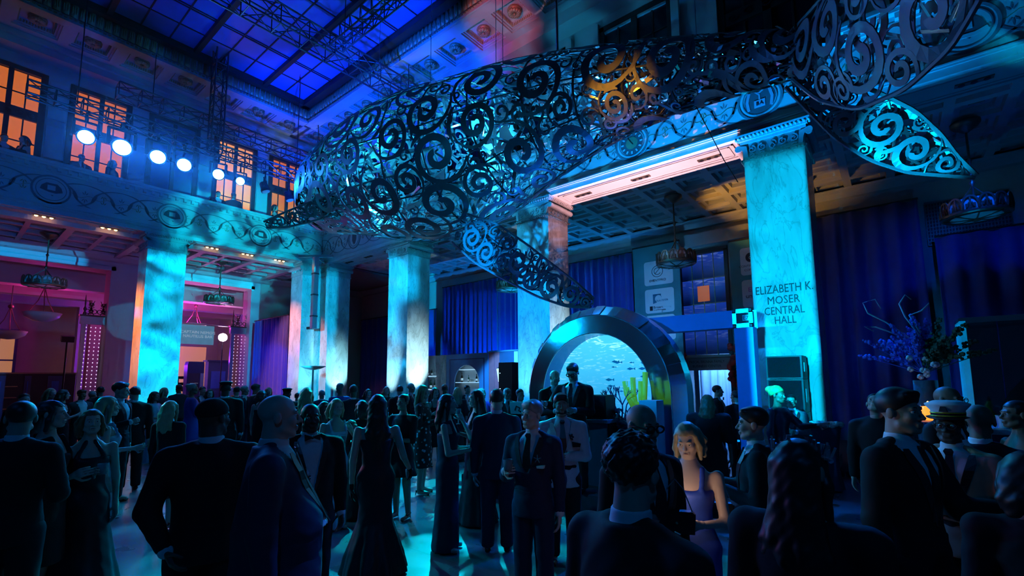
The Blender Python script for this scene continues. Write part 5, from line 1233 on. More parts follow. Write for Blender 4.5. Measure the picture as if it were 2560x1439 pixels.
# corals beside the desk
def branchy(p, n, h, m, label, nm, cat, rad=.012, spread=.5, seed=1, thick_top=False, depth=3):
    rn = random.Random(seed); r = empty(nm, p, 0, label, cat)
    def br(o, d, L, rad_, lv, mb):
        pts = [o]; q = Vector(o); dd = Vector(d)
        for _ in range(3): dd = (dd+Vector((rn.uniform(-.3, .3), rn.uniform(-.3, .3), rn.uniform(-.1, .2)))*.6).normalized(); q = q+dd*L/3; pts.append(q.copy())
        mb.tube(pts, [rad_, rad_*.9, rad_*.8, rad_*.7], 5)
        if lv > 0:
            for _ in range(rn.randint(2, 3)): br(tuple(q), dd+Vector((rn.uniform(-.8, .8), rn.uniform(-.5, .5), rn.uniform(-.1, .5))), L*.62, rad_*.7, lv-1, mb)
    for k in range(n):
        mb = MB(); a = 2*PI*k/n; br((.04*math.cos(a), .04*math.sin(a), 0), (spread*math.cos(a), spread*.5*math.sin(a), 1), h*.45, rad, depth, mb); mb.build('branch', m, r)
    return r
q = atY(1555, 1015, 6.9); b1 = branchy((q[0], q[1], 1.25), 5, .55, mat('dark_coral', (.03, .05, .16), .6), 'dark branching coral before the underwater screen', 'fan_coral', 'coral', .014, .6, 3)
MB().lathe([(.2, -.95), (.2, -.02), (.1, 0)], (0, 0, 0), 16).build('pedestal', M_NAVY, b1)
q = atY(1597, 1000, 6.9); r = empty('tube_sponge', (q[0], q[1], 1.45), 0, 'bright green tube sponge by the right edge of the screen', 'coral')
M_GRN = mat('glowing_lime_sponge', (.25, .62, .05), .5, 0, .2, 10, emit=(.2, .7, .02), estr=.18)  # green lifted by faint emission, the sponge is no lamp
for (x, h, tx) in ((-.10, .40, -.34), (-.04, .46, -.14), (.03, .40, .02), (.09, .54, .06), (.02, .30, -.5)):
    MB().tube([(x, 0, 0), (x+tx*.3, 0, h*.5), (x+tx*.4, .02, h)], [.035, .04, .045], 8).build('tube', M_GRN, r, True)
MB().lathe([(.16, -1.15), (.16, -.05), (.12, 0)], (0, 0, 0), 14).build('pedestal', M_NAVY, r)
q = atY(1628, 1000, 6.6); r = empty('white_plinth', (q[0], 6.6, 0), 0, 'plain white plinth right of the underwater screen', 'plinth'); MB().box(-.13, .13, -.13, .13, .36, q[2]).build('body', M_PANEL, r); MB().box(-.15, .15, -.15, .15, .3, .36).build('base', M_PANEL, r)
q = atY(1535, 1040, 6.7); r = empty('foliage_mound', (q[0]+.1, 6.75, .3), 0, 'dark bluish foliage mound right of the DJ desk', 'plant'); rn = random.Random(8)
mb = MB()
for k in range(150):
    a, b_ = rn.uniform(0, 2*PI), rn.uniform(0, PI*.5); R0 = rn.uniform(.5, 1.0); c_ = (.32*R0*math.cos(a)*math.sin(b_+.3), .25*R0*math.sin(a)*math.sin(b_+.3), .62+.5*R0*math.cos(b_)); s_ = rn.uniform(.03, .06); t1 = Vector((rn.uniform(-1, 1), rn.uniform(-1, 1), rn.uniform(-.3, 1))).normalized()*s_*1.5; t2 = t1.cross(Vector((rn.uniform(-1, 1), 1, .3))).normalized()*s_*.5; c_ = Vector(c_)
    mb.add([c_-t1, c_+t2, c_+t1, c_-t2], [(0, 1, 2, 3)])
o = mb.build('foliage', mat('blue_green_leaf', (.02, .06, .10), .6), r); o['kind'] = 'stuff'; MB().lathe([(.22, 0), (.28, .6), (.24, .62)], (0, 0, 0), 14).build('planter', M_NAVY, r)

# ---------------------------------------------------------------- draped goalpost truss, speaker stack, table at the named pillar
gY = 8.75; a = atY(1862, 797, gY); b = atY(1605, 806, gY)
M_DRAPE2 = mat('blue_truss_sleeve', (.10, .20, .55), .7, 0, .1, 3)
r = empty('goalpost_truss', (a[0], gY, 0), 0, 'blue sleeved goalpost truss with a bright corner block', 'truss')
MB().box(-.15, .15, -.15, .15, .03, a[2]-.15).build('post_sleeve', M_DRAPE2, r); MB().box(b[0]-a[0], -.15, -.15, .15, a[2]-.15, a[2]+.15).build('beam_sleeve', M_DRAPE2, r)
MB().box(b[0]-a[0]-.30, b[0]-a[0], -.15, .15, .03, a[2]+.15).build('post_sleeve', M_DRAPE2, r); MB().box(-.35, .35, -.35, .35, 0, .03).build('foot_plate', M_BLACKM, r); MB().box(b[0]-a[0]-.5, b[0]-a[0]+.2, -.35, .35, 0, .03).build('foot_plate', M_BLACKM, r)
mb = MB(); z0 = a[2]
for (x0, x1, zz0, zz1) in ((-.16, .16, z0+.09, z0+.16), (-.16, .16, z0-.16, z0-.09), (-.16, -.10, z0-.16, z0+.16), (.10, .16, z0-.16, z0+.16)): mb.box(x0, x1, -.17, -.15, zz0, zz1)
mb.box(-.16, .16, .15, .17, z0-.16, z0+.16); cb_ = mb.build('corner_block', M_ALUB, r); MB().box(-.10, .10, -.155, -.15, z0-.09, z0+.09).build('dark_inset', M_INK, cb_); MB().box(.0, .10, -.16, -.155, z0-.045, z0+.05).build('tag', M_BWHITE, cb_)
text('tag_lettering', 'E7', .095, M_INK, cb_, frame_mtx((.05, -.164, z0-.03), (1, 0, 0), (0, 0, 1)), ext=.001)
for (x, z) in ((-.13, .13), (.13, .13), (-.13, -.13), (.13, -.13)): MB().lathe([(.025, 0), (.025, .02)], (0, 0, 0), 8).build('bolt', M_INK, cb_).matrix_local = frame_mtx((x, -.17, z0+z), (1, 0, 0), (0, 0, 1))
sY = 10.0; a, b = atY(1913, 890, sY), atY(2003, 884, sY); sw_ = b[0]-a[0]; top = a[2]; hs = [top*.22, top*.26, top*.26, top*.26]; z = 0
for k, (hh_, lb) in enumerate(zip([top*.27, top*.27, top*.27, top*.19], ['lowest black speaker cabinet in the stack before the cyan pillar', 'second black speaker cabinet from the floor before the cyan pillar', 'third black speaker cabinet from the floor before the cyan pillar', 'topmost slim speaker cabinet before the cyan pillar'])):
    r = empty('speaker_cabinet', (a[0], sY, z), 0, lb, 'speaker', 'speaker stack at the cyan pillar'); MB().box(0, sw_, 0, .6, .004, hh_-.004).build('cabinet', M_BLACKM, r); MB().box(.03, sw_-.03, -.015, 0, .03, hh_-.03).build('grille', MATS['speaker_grille'], r)
    for x in (0, sw_): MB().box(x-.012, x+.012, .2, .4, hh_*.3, hh_*.7).build('handle', M_ALU, r)
    z += hh_
q = atY(2050, 1062, 9.6); r = empty('cocktail_table', (q[0], 9.6, 0), 0, 'small draped cocktail table with a ruffled cloth by the cyan pillar', 'table')
h_ = q[2]; MB().lathe([(.3, h_-.03), (.3, h_)], (0, 0, 0), 20).build('table_top', M_PANEL, r); n = 40
mb = MB()
for k in range(7):
    for i in range(n):
        t = k/6; a_ = 2*PI*i/n; R0 = .31+.03*math.sin(a_*9)*t-.10*math.sin(t*2.6)*.9; mb.v.append((R0*math.cos(a_), R0*math.sin(a_), h_+.005-t*(h_-.02)))
for k in range(6):
    for i in range(n): mb.f.append((k*n+i, k*n+(i+1) % n, (k+1)*n+(i+1) % n, (k+1)*n+i))
mb.build('cloth', mat('dark_table_cloth', (.03, .04, .09), .8), r, True)
mb = MB(); rn = random.Random(2)
for i in range(36): a_ = 2*PI*i/36; mb.ell((.30*math.cos(a_), .30*math.sin(a_), h_+.02+rn.uniform(-.02, .02)), (.05, .05, .03), 6, 4)
mb.build('ruffle', mat('pale_ruffle', (.5, .6, .6), .6), r, True)

# ---------------------------------------------------------------- right bar, flowers
rY = 7.6; a = atY(2387, 812, rY); b = atY(2640, 800, rY)
r = empty('mirror_bar', (a[0], rY, 0), 0, 'tall mirrored bar screen with a bright edge at the right', 'bar')
MB().box(0, .05, -.5, 0, 0, a[2]).build('edge_panel', mat('lit_acrylic_edge', (.25, .6, .8), .2, emit=(0, .35, .8), estr=.35), r)
M_DMIR = mat('dark_mirror_film', (.16, .20, .28), .08, 1.0, .1, 1.5, bump=.4); MB().box(.05, .35, -.02, .02, 0, a[2]).build('mirror_panel', M_DMIR, r); MB().box(.36, b[0]-a[0], -.02, .02, 1.0, a[2]).build('mirror_panel', M_DMIR, r); MB().box(.36, b[0]-a[0], -.02, .02, 0, 1.0).build('mirror_panel', M_NAVY, r)
MB().box(0, b[0]-a[0], -.45, .02, a[2]-.02, a[2]+.04).build('canopy', M_MIRROR, r)
mb = MB(); mb.prism([(.95+.75*math.cos(t), 1.0+1.05*math.sin(t)) for t in np.linspace(0, PI, 18)], 'y', -.04, -.021); mb.build('dark_niche', M_INK, r)
for z in (1.55, 1.15): MB().box(.35, 1.6, -.16, -.03, z-.02, z).build('shelf', MATS['glowing_shelf_edge'] if False else M_ALUB, r)
cY = 6.6; q = atY(2470, 1070, cY); r = empty('bar_counter', (q[0], cY, 0), 0, 'pale bar counter edge with stacked cups at the right', 'counter')
MB().box(0, 1.4, -.1, .5, q[2]-.05, q[2]).build('top', M_PANEL, r); MB().box(.02, 1.4, 0, .45, 0, q[2]-.05).build('front', M_NAVY, r)
cup = MB().lathe([(.034, 0), (.045, .12), (.043, .12), (.032, .004)], (0, 0, 0), 14).mesh('clear_cup', mat('clear_plastic', (.55, .65, .75), .15, 0, .05, 4))
for k in range(6):
    o = inst('clear_cup', cup, None, (q[0]+.12+.105*(k % 3)*1.0, cY+.02+.11*(k//3), q[2])); tag(o, 'clear plastic cup %s on the bar counter' % ['in the front row, leftmost', 'in the front row, middle', 'in the front row, rightmost', 'in the back row, leftmost', 'in the back row, middle', 'in the back row, rightmost'][k], 'cup', 'plastic cups on the counter')
    MB().lathe([(.046, .118), (.048, .122), (.044, .124)], (0, 0, 0), 14, False).build('rim', M_GLASSW, o)
o = MB().lathe([(.045, 0), (.05, .02), (.03, .16), (.02, .2)], (q[0]+.2, cY+.3, q[2]), 12).build('squeeze_bottle', mat('yellow_plastic', (.7, .65, .05), .4)); tag(o, 'yellow squeeze bottle behind the clear cups', 'bottle'); MB().lathe([(.018, .2), (.004, .27)], (q[0]+.2, cY+.3, q[2]), 8).build('nozzle', M_BLACKM, o)
r = empty('fruit_bowl', (q[0]+.62, cY+.28, q[2]), 0, 'bowl of red garnish on the bar counter', 'bowl'); MB().lathe([(.06, 0), (.14, .08), (.13, .08), (.05, .01)], (0, 0, 0), 16).build('bowl', M_ALU, r, True)
for k in range(7): MB().ell((.07*math.cos(k*.9), .07*math.sin(k*.9), .10+.03*(k % 2)), .045, 8, 6).build('garnish', mat('red_fruit', (.75, .05, .02), .4), r, True)
fY = 7.0; q = atY(2318, 1000, fY); vt = atY(2318, 950, fY)[2]; vb = 1.05
r = empty('flower_arrangement', (q[0], fY, 0), 0, 'tall arrangement of blue flowers and white roses in a glass vase', 'flowers')
MB().lathe([(.11, vb), (.11, vt), (.10, vt), (.10, vb+.02)], (0, 0, 0), 18).build('glass_vase', mat('vase_glass', (.45, .6, .75), .05, 0, .05, 3, trans=.8), r, True)
MB().lathe([(.30, 0), (.30, .03), (.05, .05), (.05, vb-.04), (.35, vb-.03), (.35, vb)], (0, 0, 0), 20).build('stand', M_NAVY, r)
rn = random.Random(21); fz = vt+.18
for k in range(40):
    a_, b_ = rn.uniform(0, 2*PI), rn.uniform(.1, 1.4); d_ = Vector((math.cos(a_)*math.sin(b_)*1.2, math.sin(a_)*math.sin(b_)*.8, math.cos(b_))); L = rn.uniform(.34, .60); mb = MB(); blue_ = d_.x < .25
    for j in range(34):
        t = .25+.75*j/33; c_ = Vector((0, 0, fz))+d_*L*t; c_ += Vector((rn.uniform(-1, 1), rn.uniform(-1, 1), rn.uniform(-1, 1)))*.05*(1.3-t); mb.ell(tuple(c_), rn.uniform(.012, .026), 5, 3)
    mb.tube([(0, 0, fz-.1), tuple(Vector((0, 0, fz))+d_*L)], .004, 4); mb.build('flower_spray', mat('delphinium_blue', (.10, .14, .75), .5, 0, .3, 30) if blue_ else mat('dark_foliage', (.03, .10, .05), .6, 0, .4, 20), r)
for k in range(9):
    c_ = (rn.uniform(-.14, .10), -.16+rn.uniform(-.05, .05), fz+rn.uniform(-.16, .12)); mb = MB()
    for j in range(7): a_ = j*2.4; mb.ell((c_[0]+.016*math.cos(a_), c_[1]-.004*j, c_[2]+.016*math.sin(a_)), (.017, .012, .017), 7, 5)
    mb.ell(c_, (.026, .022, .026), 8, 6); o = mb.build('rose', mat('white_rose', (.72, .78, .80), .6), r, True)
for (x0, pts) in ((0, [(-.1, .3), (-.3, .5), (-.46, .62), (-.5, .75), (-.38, .78), (-.33, .66)]), (1, [(.0, .3), (-.12, .55), (-.16, .7), (-.1, .8), (-.05, .74)]), (2, [(-.12, .3), (-.4, .45), (-.5, .46), (-.42, .40)]), (3, [(.0, .35), (-.08, .56), (.03, .6), (.1, .68)])):
    MB().tube([(p[0], -.05, fz+p[1]) for p in pts], [.009]*3+[.006]*(len(pts)-3), 5).build('curly_twig', mat('pale_willow', (.5, .6, .7), .5), r, True)
q = atY(2322, 1030, fY-.5)
r = empty('candle_lamp', (q[0], q[1], 0), 0, 'glowing amber candle lamp in front of the flower vase', 'candle'); MB().lathe([(.06, q[2]-.08), (.06, q[2]+.06), (.05, q[2]+.06), (.05, q[2]-.07)], (0, 0, 0), 14).build('glass', mat('amber_candle_glass', (.8, .3, .05), .2, emit=(1, .28, .03), estr=1.6), r, True); MB().ell((0, 0, q[2]+.08), (.015, .015, .035), 8, 6).build('flame', mat('flame', (1, .6, .2), .5, emit=(1, .5, .1), estr=10), r, True); MB().lathe([(.28, 0), (.28, .03), (.04, .05), (.04, q[2]-.12), (.3, q[2]-.11), (.3, q[2]-.08)], (0, 0, 0), 18).build('side_table', M_NAVY, r)
# corner winter branches by the dim curtain
q = atX(955, 930, -15.6); b2 = branchy((q[0], q[1]+1.5, 1.2), 6, 1.0, mat('frosted_twig', (.5, .6, .75), .5), 'frosted branching twigs left of the white lit pillar', 'frosted_branches', 'plant', .014, .35, 9); MB().lathe([(.16, -1.2), (.2, -.05), (.1, 0)], (0, 0, 0), 14).build('urn', M_NAVY, b2)
# low platform at the right
struct(MB().box(-2.6, 6, 11.0, AY-.5, 0, .10).build('floor_platform', mat('dark_carpet', (.012, .014, .03), .9)), 'low dark carpeted platform under the right curtains')
# ================================================================== PEOPLE
class Field:
    def __init__(s, lo, hi, h):
        s.lo = np.array(lo, float); s.h = h; n = np.ceil((np.array(hi)-s.lo)/h).astype(int)+1
        s.ax = [s.lo[i]+h*np.arange(n[i]) for i in range(3)]; s.F = np.full(n, .3, np.float32)
    def _sl(s, lo, hi):
        r = []
        for i in range(3):
            a = int(max(0, math.floor((lo[i]-s.lo[i])/s.h))); b = int(min(len(s.ax[i]), math.ceil((hi[i]-s.lo[i])/s.h)+1))
            if b <= a: return None
            r.append(slice(a, b))
        return tuple(r)
    def _grid(s, sl): return (s.ax[0][sl[0]][:, None, None], s.ax[1][sl[1]][None, :, None], s.ax[2][sl[2]][None, None, :])
    def _mix(s, sl, d, k, sub=False):
        A = s.F[sl]
        if sub:
            h = np.clip(.5-.5*(A+d)/k, 0, 1); s.F[sl] = A+(-d-A)*h+k*h*(1-h)
        else:
            h = np.clip(.5+.5*(A-d)/k, 0, 1); s.F[sl] = A+(d-A)*h-k*h*(1-h)
    def cap(s, a, b, ra, rb=None, k=.02, sub=False):
        a, b = np.array(a, float), np.array(b, float); rb = ra if rb is None else rb; R = max(ra, rb)+.07
        sl = s._sl(np.minimum(a, b)-R, np.maximum(a, b)+R)
        if sl is None: return s
        X, Y, Z = s._grid(sl); d = b-a; L2 = max(d@d, 1e-9)
        t = np.clip(((X-a[0])*d[0]+(Y-a[1])*d[1]+(Z-a[2])*d[2])/L2, 0, 1)
        D = np.sqrt((X-a[0]-t*d[0])**2+(Y-a[1]-t*d[1])**2+(Z-a[2]-t*d[2])**2)-(ra+(rb-ra)*t)
        s._mix(sl, D.astype(np.float32), k, sub); return s
    def ell(s, c, r, k=.02, M=None, sub=False):
        c = np.array(c, float); r = np.array(r, float); R = r.max()+.07; sl = s._sl(c-R, c+R)
        if sl is None: return s
        X, Y, Z = s._grid(sl); X, Y, Z = X-c[0], Y-c[1], Z-c[2]
        if M is not None: X, Y, Z = (M[0][0]*X+M[0][1]*Y+M[0][2]*Z, M[1][0]*X+M[1][1]*Y+M[1][2]*Z, M[2][0]*X+M[2][1]*Y+M[2][2]*Z)
        k0 = np.sqrt((X/r[0])**2+(Y/r[1])**2+(Z/r[2])**2); k1 = np.sqrt((X/r[0]**2)**2+(Y/r[1]**2)**2+(Z/r[2]**2)**2)+1e-6
        s._mix(sl, (k0*(k0-1)/k1).astype(np.float32), k, sub); return s
    def stack(s, rows, k=.03, folds=None, lean=(0, 0), z_lo=None):
        """rows: (z, rx, ry, cy) from low to high; folds: (number, depth at bottom, z where folds vanish, phase)"""
        zs = np.array([r[0] for r in rows]); R = max(max(r[1], r[2]) for r in rows)+.12
        sl = s._sl((-R+lean[0], -R+lean[1], zs[0]-.07), (R+lean[0], R+lean[1], zs[-1]+.07))
        if sl is None: return s
        X, Y, Z = s._grid(sl); z = Z.ravel()
        rx = np.interp(z, zs, [r[1] for r in rows])[None, None, :]; ry = np.interp(z, zs, [r[2] for r in rows])[None, None, :]; cy = np.interp(z, zs, [r[3] for r in rows])[None, None, :]
        Yc = Y-cy
        if folds:
            n, dep, zt, ph = folds; am = dep*np.clip((zt-Z)/max(zt-zs[0], .01), 0, 1); th = np.arctan2(Yc, X)
            f = 1+am*(np.cos(n*th+ph)*.6+np.cos((n*1.7)//1*th+ph*2)*.4); rx = rx*f; ry = ry*f
        q = np.sqrt((X/rx)**2+(Yc/ry)**2); D = (q-1)*np.minimum(rx, ry)
        e = .012; dz = np.maximum(zs[0]-Z, Z-zs[-1]); D = np.maximum(D, dz+0*D)
        s._mix(sl, D.astype(np.float32), k); return s
    def cut(s, fn, k=.006):
        sl = (slice(None),)*3; X, Y, Z = s._grid(sl); d = fn(X, Y, Z); s.F = np.maximum(s.F, np.broadcast_to(d, s.F.shape)).astype(np.float32); return s
    def keep(s, fn): return s.cut(lambda X, Y, Z: -fn(X, Y, Z))
    def noise(s, amp, fr, seed=0):
        X, Y, Z = s._grid((slice(None),)*3); s.F = (s.F+amp*(np.sin(X*fr+seed)*np.sin(Y*fr*1.13+seed*2)*np.sin(Z*fr*.91+seed*3)+.5*np.sin(X*fr*2.1+Z*fr*1.7+seed))).astype(np.float32); return s
    def net(s):
        F = s.F.copy(); F[0] = F[-1] = .1; F[:, 0] = F[:, -1] = .1; F[:, :, 0] = F[:, :, -1] = .1
        I = F < 0; c = np.zeros(np.array(F.shape)-1, np.int8)
        for dx in (0, 1):
            for dy in (0, 1):
                for dz in (0, 1): c += I[dx:F.shape[0]-1+dx, dy:F.shape[1]-1+dy, dz:F.shape[2]-1+dz]
        act = (c > 0) & (c < 8); idx = np.argwhere(act); n = len(idx)
        if n == 0: return np.zeros((0, 3)), np.zeros((0, 4), int)
        num = -np.ones(act.shape, np.int64); num[act] = np.arange(n)
        V = np.zeros((n, 3)); W_ = np.zeros(n); off = [(a, b, d) for a in (0, 1) for b in (0, 1) for d in (0, 1)]
        i, j, k = idx.T
        for a in off:
            for axis in range(3):
                if a[axis] == 1: continue
                b = list(a); b[axis] = 1
                fa = F[i+a[0], j+a[1], k+a[2]]; fb = F[i+b[0], j+b[1], k+b[2]]; m = (fa < 0) != (fb < 0)
                t = np.where(m, fa/np.where(m, fa-fb, 1), 0)
                p = np.stack([np.full(n, float(a[q])) for q in range(3)], 1); p[:, axis] += t
                V += p*m[:, None]; W_ += m
        V = (V/W_[:, None]+idx)*s.h+s.lo
        Q = []
        for axis in range(3):
            u, v = (axis+1) % 3, (axis+2) % 3
            sl0 = [slice(1, -1)]*3; sl0[axis] = slice(0, -1); sl1 = [slice(1, -1)]*3; sl1[axis] = slice(1, None)
            A, B = I[tuple(sl0)], I[tuple(sl1)]; e = np.argwhere(A != B)
            if not len(e): continue
            fl = A[tuple(e.T)]; o = e.copy(); 
            for q in (u, v): o[:, q] += 1
            g = []
            for (du, dv) in ((-1, -1), (0, -1), (0, 0), (-1, 0)):
                t = o.copy(); t[:, u] += du; t[:, v] += dv; g.append(num[tuple(t.T)])
            q4 = np.stack(g, 1); q4[~fl] = q4[~fl][:, ::-1]; Q.append(q4)
        Q = np.concatenate(Q); Q = Q[(Q >= 0).all(1)]
        return V, Q
def mesh_vq(name, parts, mats):
    """parts: list of (V, Q, material index)"""
    me = bpy.data.meshes.new(name); nv = sum(len(p[0]) for p in parts); nq = sum(len(p[1]) for p in parts)
    V = np.concatenate([p[0] for p in parts]) if nv else np.zeros((0, 3)); o = 0; Qs = []; mi = []
    for v, q, m in parts: Qs.append(q+o); o += len(v); mi.append(np.full(len(q), m))
    Q = np.concatenate(Qs); me.vertices.add(nv); me.vertices.foreach_set('co', V.astype(np.float32).ravel()); me.loops.add(nq*4); me.loops.foreach_set('vertex_index', Q.ravel().astype(np.int32))
    me.polygons.add(nq); me.polygons.foreach_set('loop_start', np.arange(0, nq*4, 4, dtype=np.int32)); me.polygons.foreach_set('use_smooth', np.ones(nq, bool)); me.polygons.foreach_set('material_index', np.concatenate(mi).astype(np.int32))
    for m in mats: me.materials.append(m)
    me.update(calc_edges=True); me.validate(); return me
def rotM(yaw, pitch=0, roll=0):
    return np.array(Matrix.Rotation(yaw, 3, 'Z') @ Matrix.Rotation(pitch, 3, 'X') @ Matrix.Rotation(roll, 3, 'Y'))
ARM = {'down': ((.14, .02, -1), (.03, -.14, -1)), 'drink': ((.20, -.05, -1), (-.42, -.85, .30)), 'high': ((.30, -.45, -.75), (-.42, -.35, .85)), 'phone': ((.16, -.22, -1), (-.50, -.85, .10)),
       'pocket': ((.34, .14, -1), (-.10, -.30, -1)), 'hip': ((.60, .25, -.75), (-.55, -.40, -.55)), 'fold': ((.12, -.22, -1), (-.90, -.55, .06)), 'reach': ((.12, -.75, -.70), (-.10, -1, .12)), 'back': ((.22, .30, -1), (-.45, .35, -.75)),
       'show': ((.10, -.40, -.90), (.20, -.95, .15)), 'wide': ((.30, -.1, -1), (.25, -.55, -.5))}
SKIN = {n: mat('skin_'+n, c, .5, 0, .10, 8, spec=.4) for n, c in dict(fair=(.62, .42, .34), light=(.52, .34, .26), tan=(.40, .25, .18), brown=(.20, .115, .075), dark=(.085, .048, .034)).items()}
HAIR = {n: mat('hair_'+n, c, .45, 0, .35, 40, stretch=(1, 1, .15), spec=.5) for n, c in dict(black=(.008, .007, .007), brown=(.045, .026, .016), blonde=(.42, .30, .16), grey=(.28, .27, .26), red=(.20, .07, .03)).items()}
CL = {n: mat('cloth_'+n, c, r, 0, .12, 30, spec=.3) for n, (c, r) in dict(black=((.010, .010, .012), .8), navy=((.018, .024, .06), .75), charcoal=((.03, .03, .036), .8), white=((.66, .67, .70), .7), pale=((.42, .50, .60), .6), blue=((.03, .07, .40), .6), tan=((.30, .24, .17), .7), gown=((.012, .012, .022), .45), satin=((.02, .022, .045), .3), skyw=((.40, .58, .70), .55), grey=((.12, .13, .15), .7), sequin=((.30, .32, .38), .25), red=((.35, .02, .05), .6), lace=((.5, .52, .55), .7)).items()}
def dotted():
    m = mat('dotted_black_cloth', (.012, .012, .014), .7, 0, .1, 20); nt = m.node_tree; b = nt.nodes['Principled BSDF']; tc = nt.nodes.new('ShaderNodeTexCoord'); vo = nt.nodes.new('ShaderNodeTexVoronoi'); vo.inputs['Scale'].default_value = 13; nt.links.new(tc.outputs['Object'], vo.inputs['Vector'])
    lt = nt.nodes.new('ShaderNodeMath'); lt.operation = 'LESS_THAN'; lt.inputs[1].default_value = .28; nt.links.new(vo.outputs['Distance'], lt.inputs[0]); mx = nt.nodes.new('ShaderNodeMix'); mx.data_type = 'RGBA'; mx.inputs['A'].default_value = (.012, .012, .014, 1); mx.inputs['B'].default_value = (.75, .75, .75, 1); nt.links.new(lt.outputs[0], mx.inputs['Factor']); nt.links.new(mx.outputs['Result'], b.inputs['Base Color']); return m
CL['dotted'] = dotted()
M_SHOE = mat('black_leather', (.01, .01, .012), .25); M_EYE = mat('eye_white', (.6, .6, .58), .2); M_IRIS = mat('dark_iris', (.02, .015, .012), .15); M_SATIN = mat('black_satin', (.012, .012, .016), .3); M_LIP = mat('lip', (.30, .10, .09), .45)
def hand_field(w, d, palm, side, curl, hh, L):
    """hand at wrist w pointing along d; palm: unit vector out of the palm; side: thumb direction"""
    d, palm = np.array(d)/np.linalg.norm(d), np.array(palm, float); palm -= d*(palm@d); palm /= np.linalg.norm(palm); t = np.cross(d, palm)*side
    f = Field(w-.16, w+.16+d*.04, hh); f.cap(w-d*.03, w+d*.02, .024, .026, .01)
    for q in (-.030, -.010, .010, .030): f.cap(w+d*.015+t*q*.6, w+d*.085+t*q, .013, .0125, .012)
    for i, (q, l) in enumerate(((.031, .90), (.0105, 1.0), (-.0105, .94), (-.031, .76))):
        p = w+d*.088+t*q; a = curl[0]; 
        for s_, ln in enumerate((.042*l, .030*l, .022*l)):
            dr = d*math.cos(a)+palm*math.sin(a); n_ = p+dr*ln; f.cap(p, n_, .0095-.001*s_, .0085-.001*s_, .004); p = n_; a += curl[1]
    p = w+d*.03+t*.03; q1 = p+(d*.55+t*.75+palm*.35)/1.0*.045; q2 = q1+(d*.75+t*.15+palm*.6)*.034; q3 = q2+(d*.8-t*.1+palm*.6)*.025
    f.cap(p, q1, .014, .011, .008); f.cap(q1, q2, .0105, .009, .004); f.cap(q2, q3, .009, .008, .004); return f
PCOUNT = {}
def person(pos, yaw, h, label, spec):
    """standing figure; spec keys: sex, top, bottom, hair, hairc, skin, armL, armR, headyaw, headpitch, build, near, feet z"""
    S = dict(sex='m', wear='suit', cloth='black', shirt='white', neck='tie', hair='short', hairc='brown', skin='light', armL='down', armR='down', hy=0, hp=0, build=1.0, belly=0, near=1, lean=0, legs=True, neckline='strapless', skirt='column', hat=None, glasses=False, beard=False, gloves=False, fill=None, trouser=None)
    S.update(spec); f_ = S['sex'] == 'f'; b = S['build']; U = h/1.75
    root = empty('person', pos, yaw, label, 'person', S.get('group'))
    H1 = {0: .028, 1: .019, 2: .015, 3: .0125}[S['near']]; H2 = {0: .013, 1: .0085, 2: .006, 3: .0045}[S['near']]
    sk = SKIN[S['skin']]; c0 = CL[S['cloth']]
    sw = (.100 if f_ else .116)*h*b; zsh = .806*h
    by = S['belly']
    tor = [(.46*h, .090, .072, .0), (.53*h, (.098 if f_ else .092), .074+by*.5, -by*.3), (.60*h, (.070 if f_ else .083)+by*.4, .060+by, -by*.5), (.66*h, (.072 if f_ else .090)+by*.2, .062+by*.6, -by*.3), (.73*h, (.086 if f_ else .104), (.074 if f_ else .069), -.006 if f_ else 0), (.77*h, (.088 if f_ else .108), .064, 0), (.80*h, (.082 if f_ else .100), .054, .004), (.825*h, .062, .046, .008), (.845*h, .038, .036, .010)]
    tor = [(z, rx*h*b, ry*h*b, cy*h) for z, rx, ry, cy in tor]
    # arms
    arms = {}
    for s_, nm in ((1, S['armL']), (-1, S['armR'])):
        u, fo = [np.array(v, float) for v in (ARM[nm] if isinstance(nm, str) else nm)]; u[0] *= s_; fo[0] *= s_; u /= np.linalg.norm(u); fo /= np.linalg.norm(fo)
        sh = np.array([s_*sw, .006*h, zsh-.012*h]); el = sh+u*.172*h; wr = el+fo*.150*h; arms[s_] = (sh, el, wr, fo)
    allp = np.array([p for a in arms.values() for p in a[:3]]); lo = np.minimum(allp.min(0)-.16, [-.30*b, -.27, -.02]); hi = np.maximum(allp.max(0)+.16, [.30*b, .30, h+.03])
    hc = np.array([0, -.004*h+S['lean']*0, .9345*h]); HR = rotM(S['hy'], S['hp']); us = U*(.97 if f_ else 1.0)
    HP = lambda x, y, z: hc+HR @ (np.array([x, y, z])*us)
    # ---- body skin: trunk and limbs coarse, head and hands fine, one mesh
    fb = Field(lo, [hi[0], hi[1], .87*h], max(H1, .017) if S['near'] < 3 else .015); ins = .010 if S['wear'] == 'suit' else .013
    fb.stack([(z, max(rx-ins, .02), max(ry-ins, .02), cy) for z, rx, ry, cy in tor], .03)
    for s_, (sh, el, wr, fo) in arms.items():
        k = .82 if f_ else 1.0
        fb.cap(sh, el, .033*h*k*b-ins*.5, .025*h*k, .03); fb.cap(el, wr, .0245*h*k, .0165*h*k, .015)
    for s_ in (1, -1):
        hx = s_*.046*h*b; fb.cap((hx, 0, .48*h), (s_*.050*h, -.004*h, .285*h), (.043 if f_ else .050)*h*b-ins, .034*h, .02); fb.cap((s_*.050*h, -.004*h, .285*h), (s_*.058*h, .012*h, .05*h), .034*h, .021*h, .02); fb.cap((s_*.058*h, .012*h, .028*h), (s_*.064*h, -.075*h, .018*h), .022*h, .016*h, .015)
    fb.cap((0, .010*h, .80*h), HP(0, .012, -.06), .036*h*b, .0285*h*(.85 if f_ else 1.0)*b, .02); fb.keep(lambda X, Y, Z: .868*h-Z)
    parts = [(*fb.net(), 0)]
    fh = Field(hc-.165*us, hc+.155*us, H2); fw = b**.3
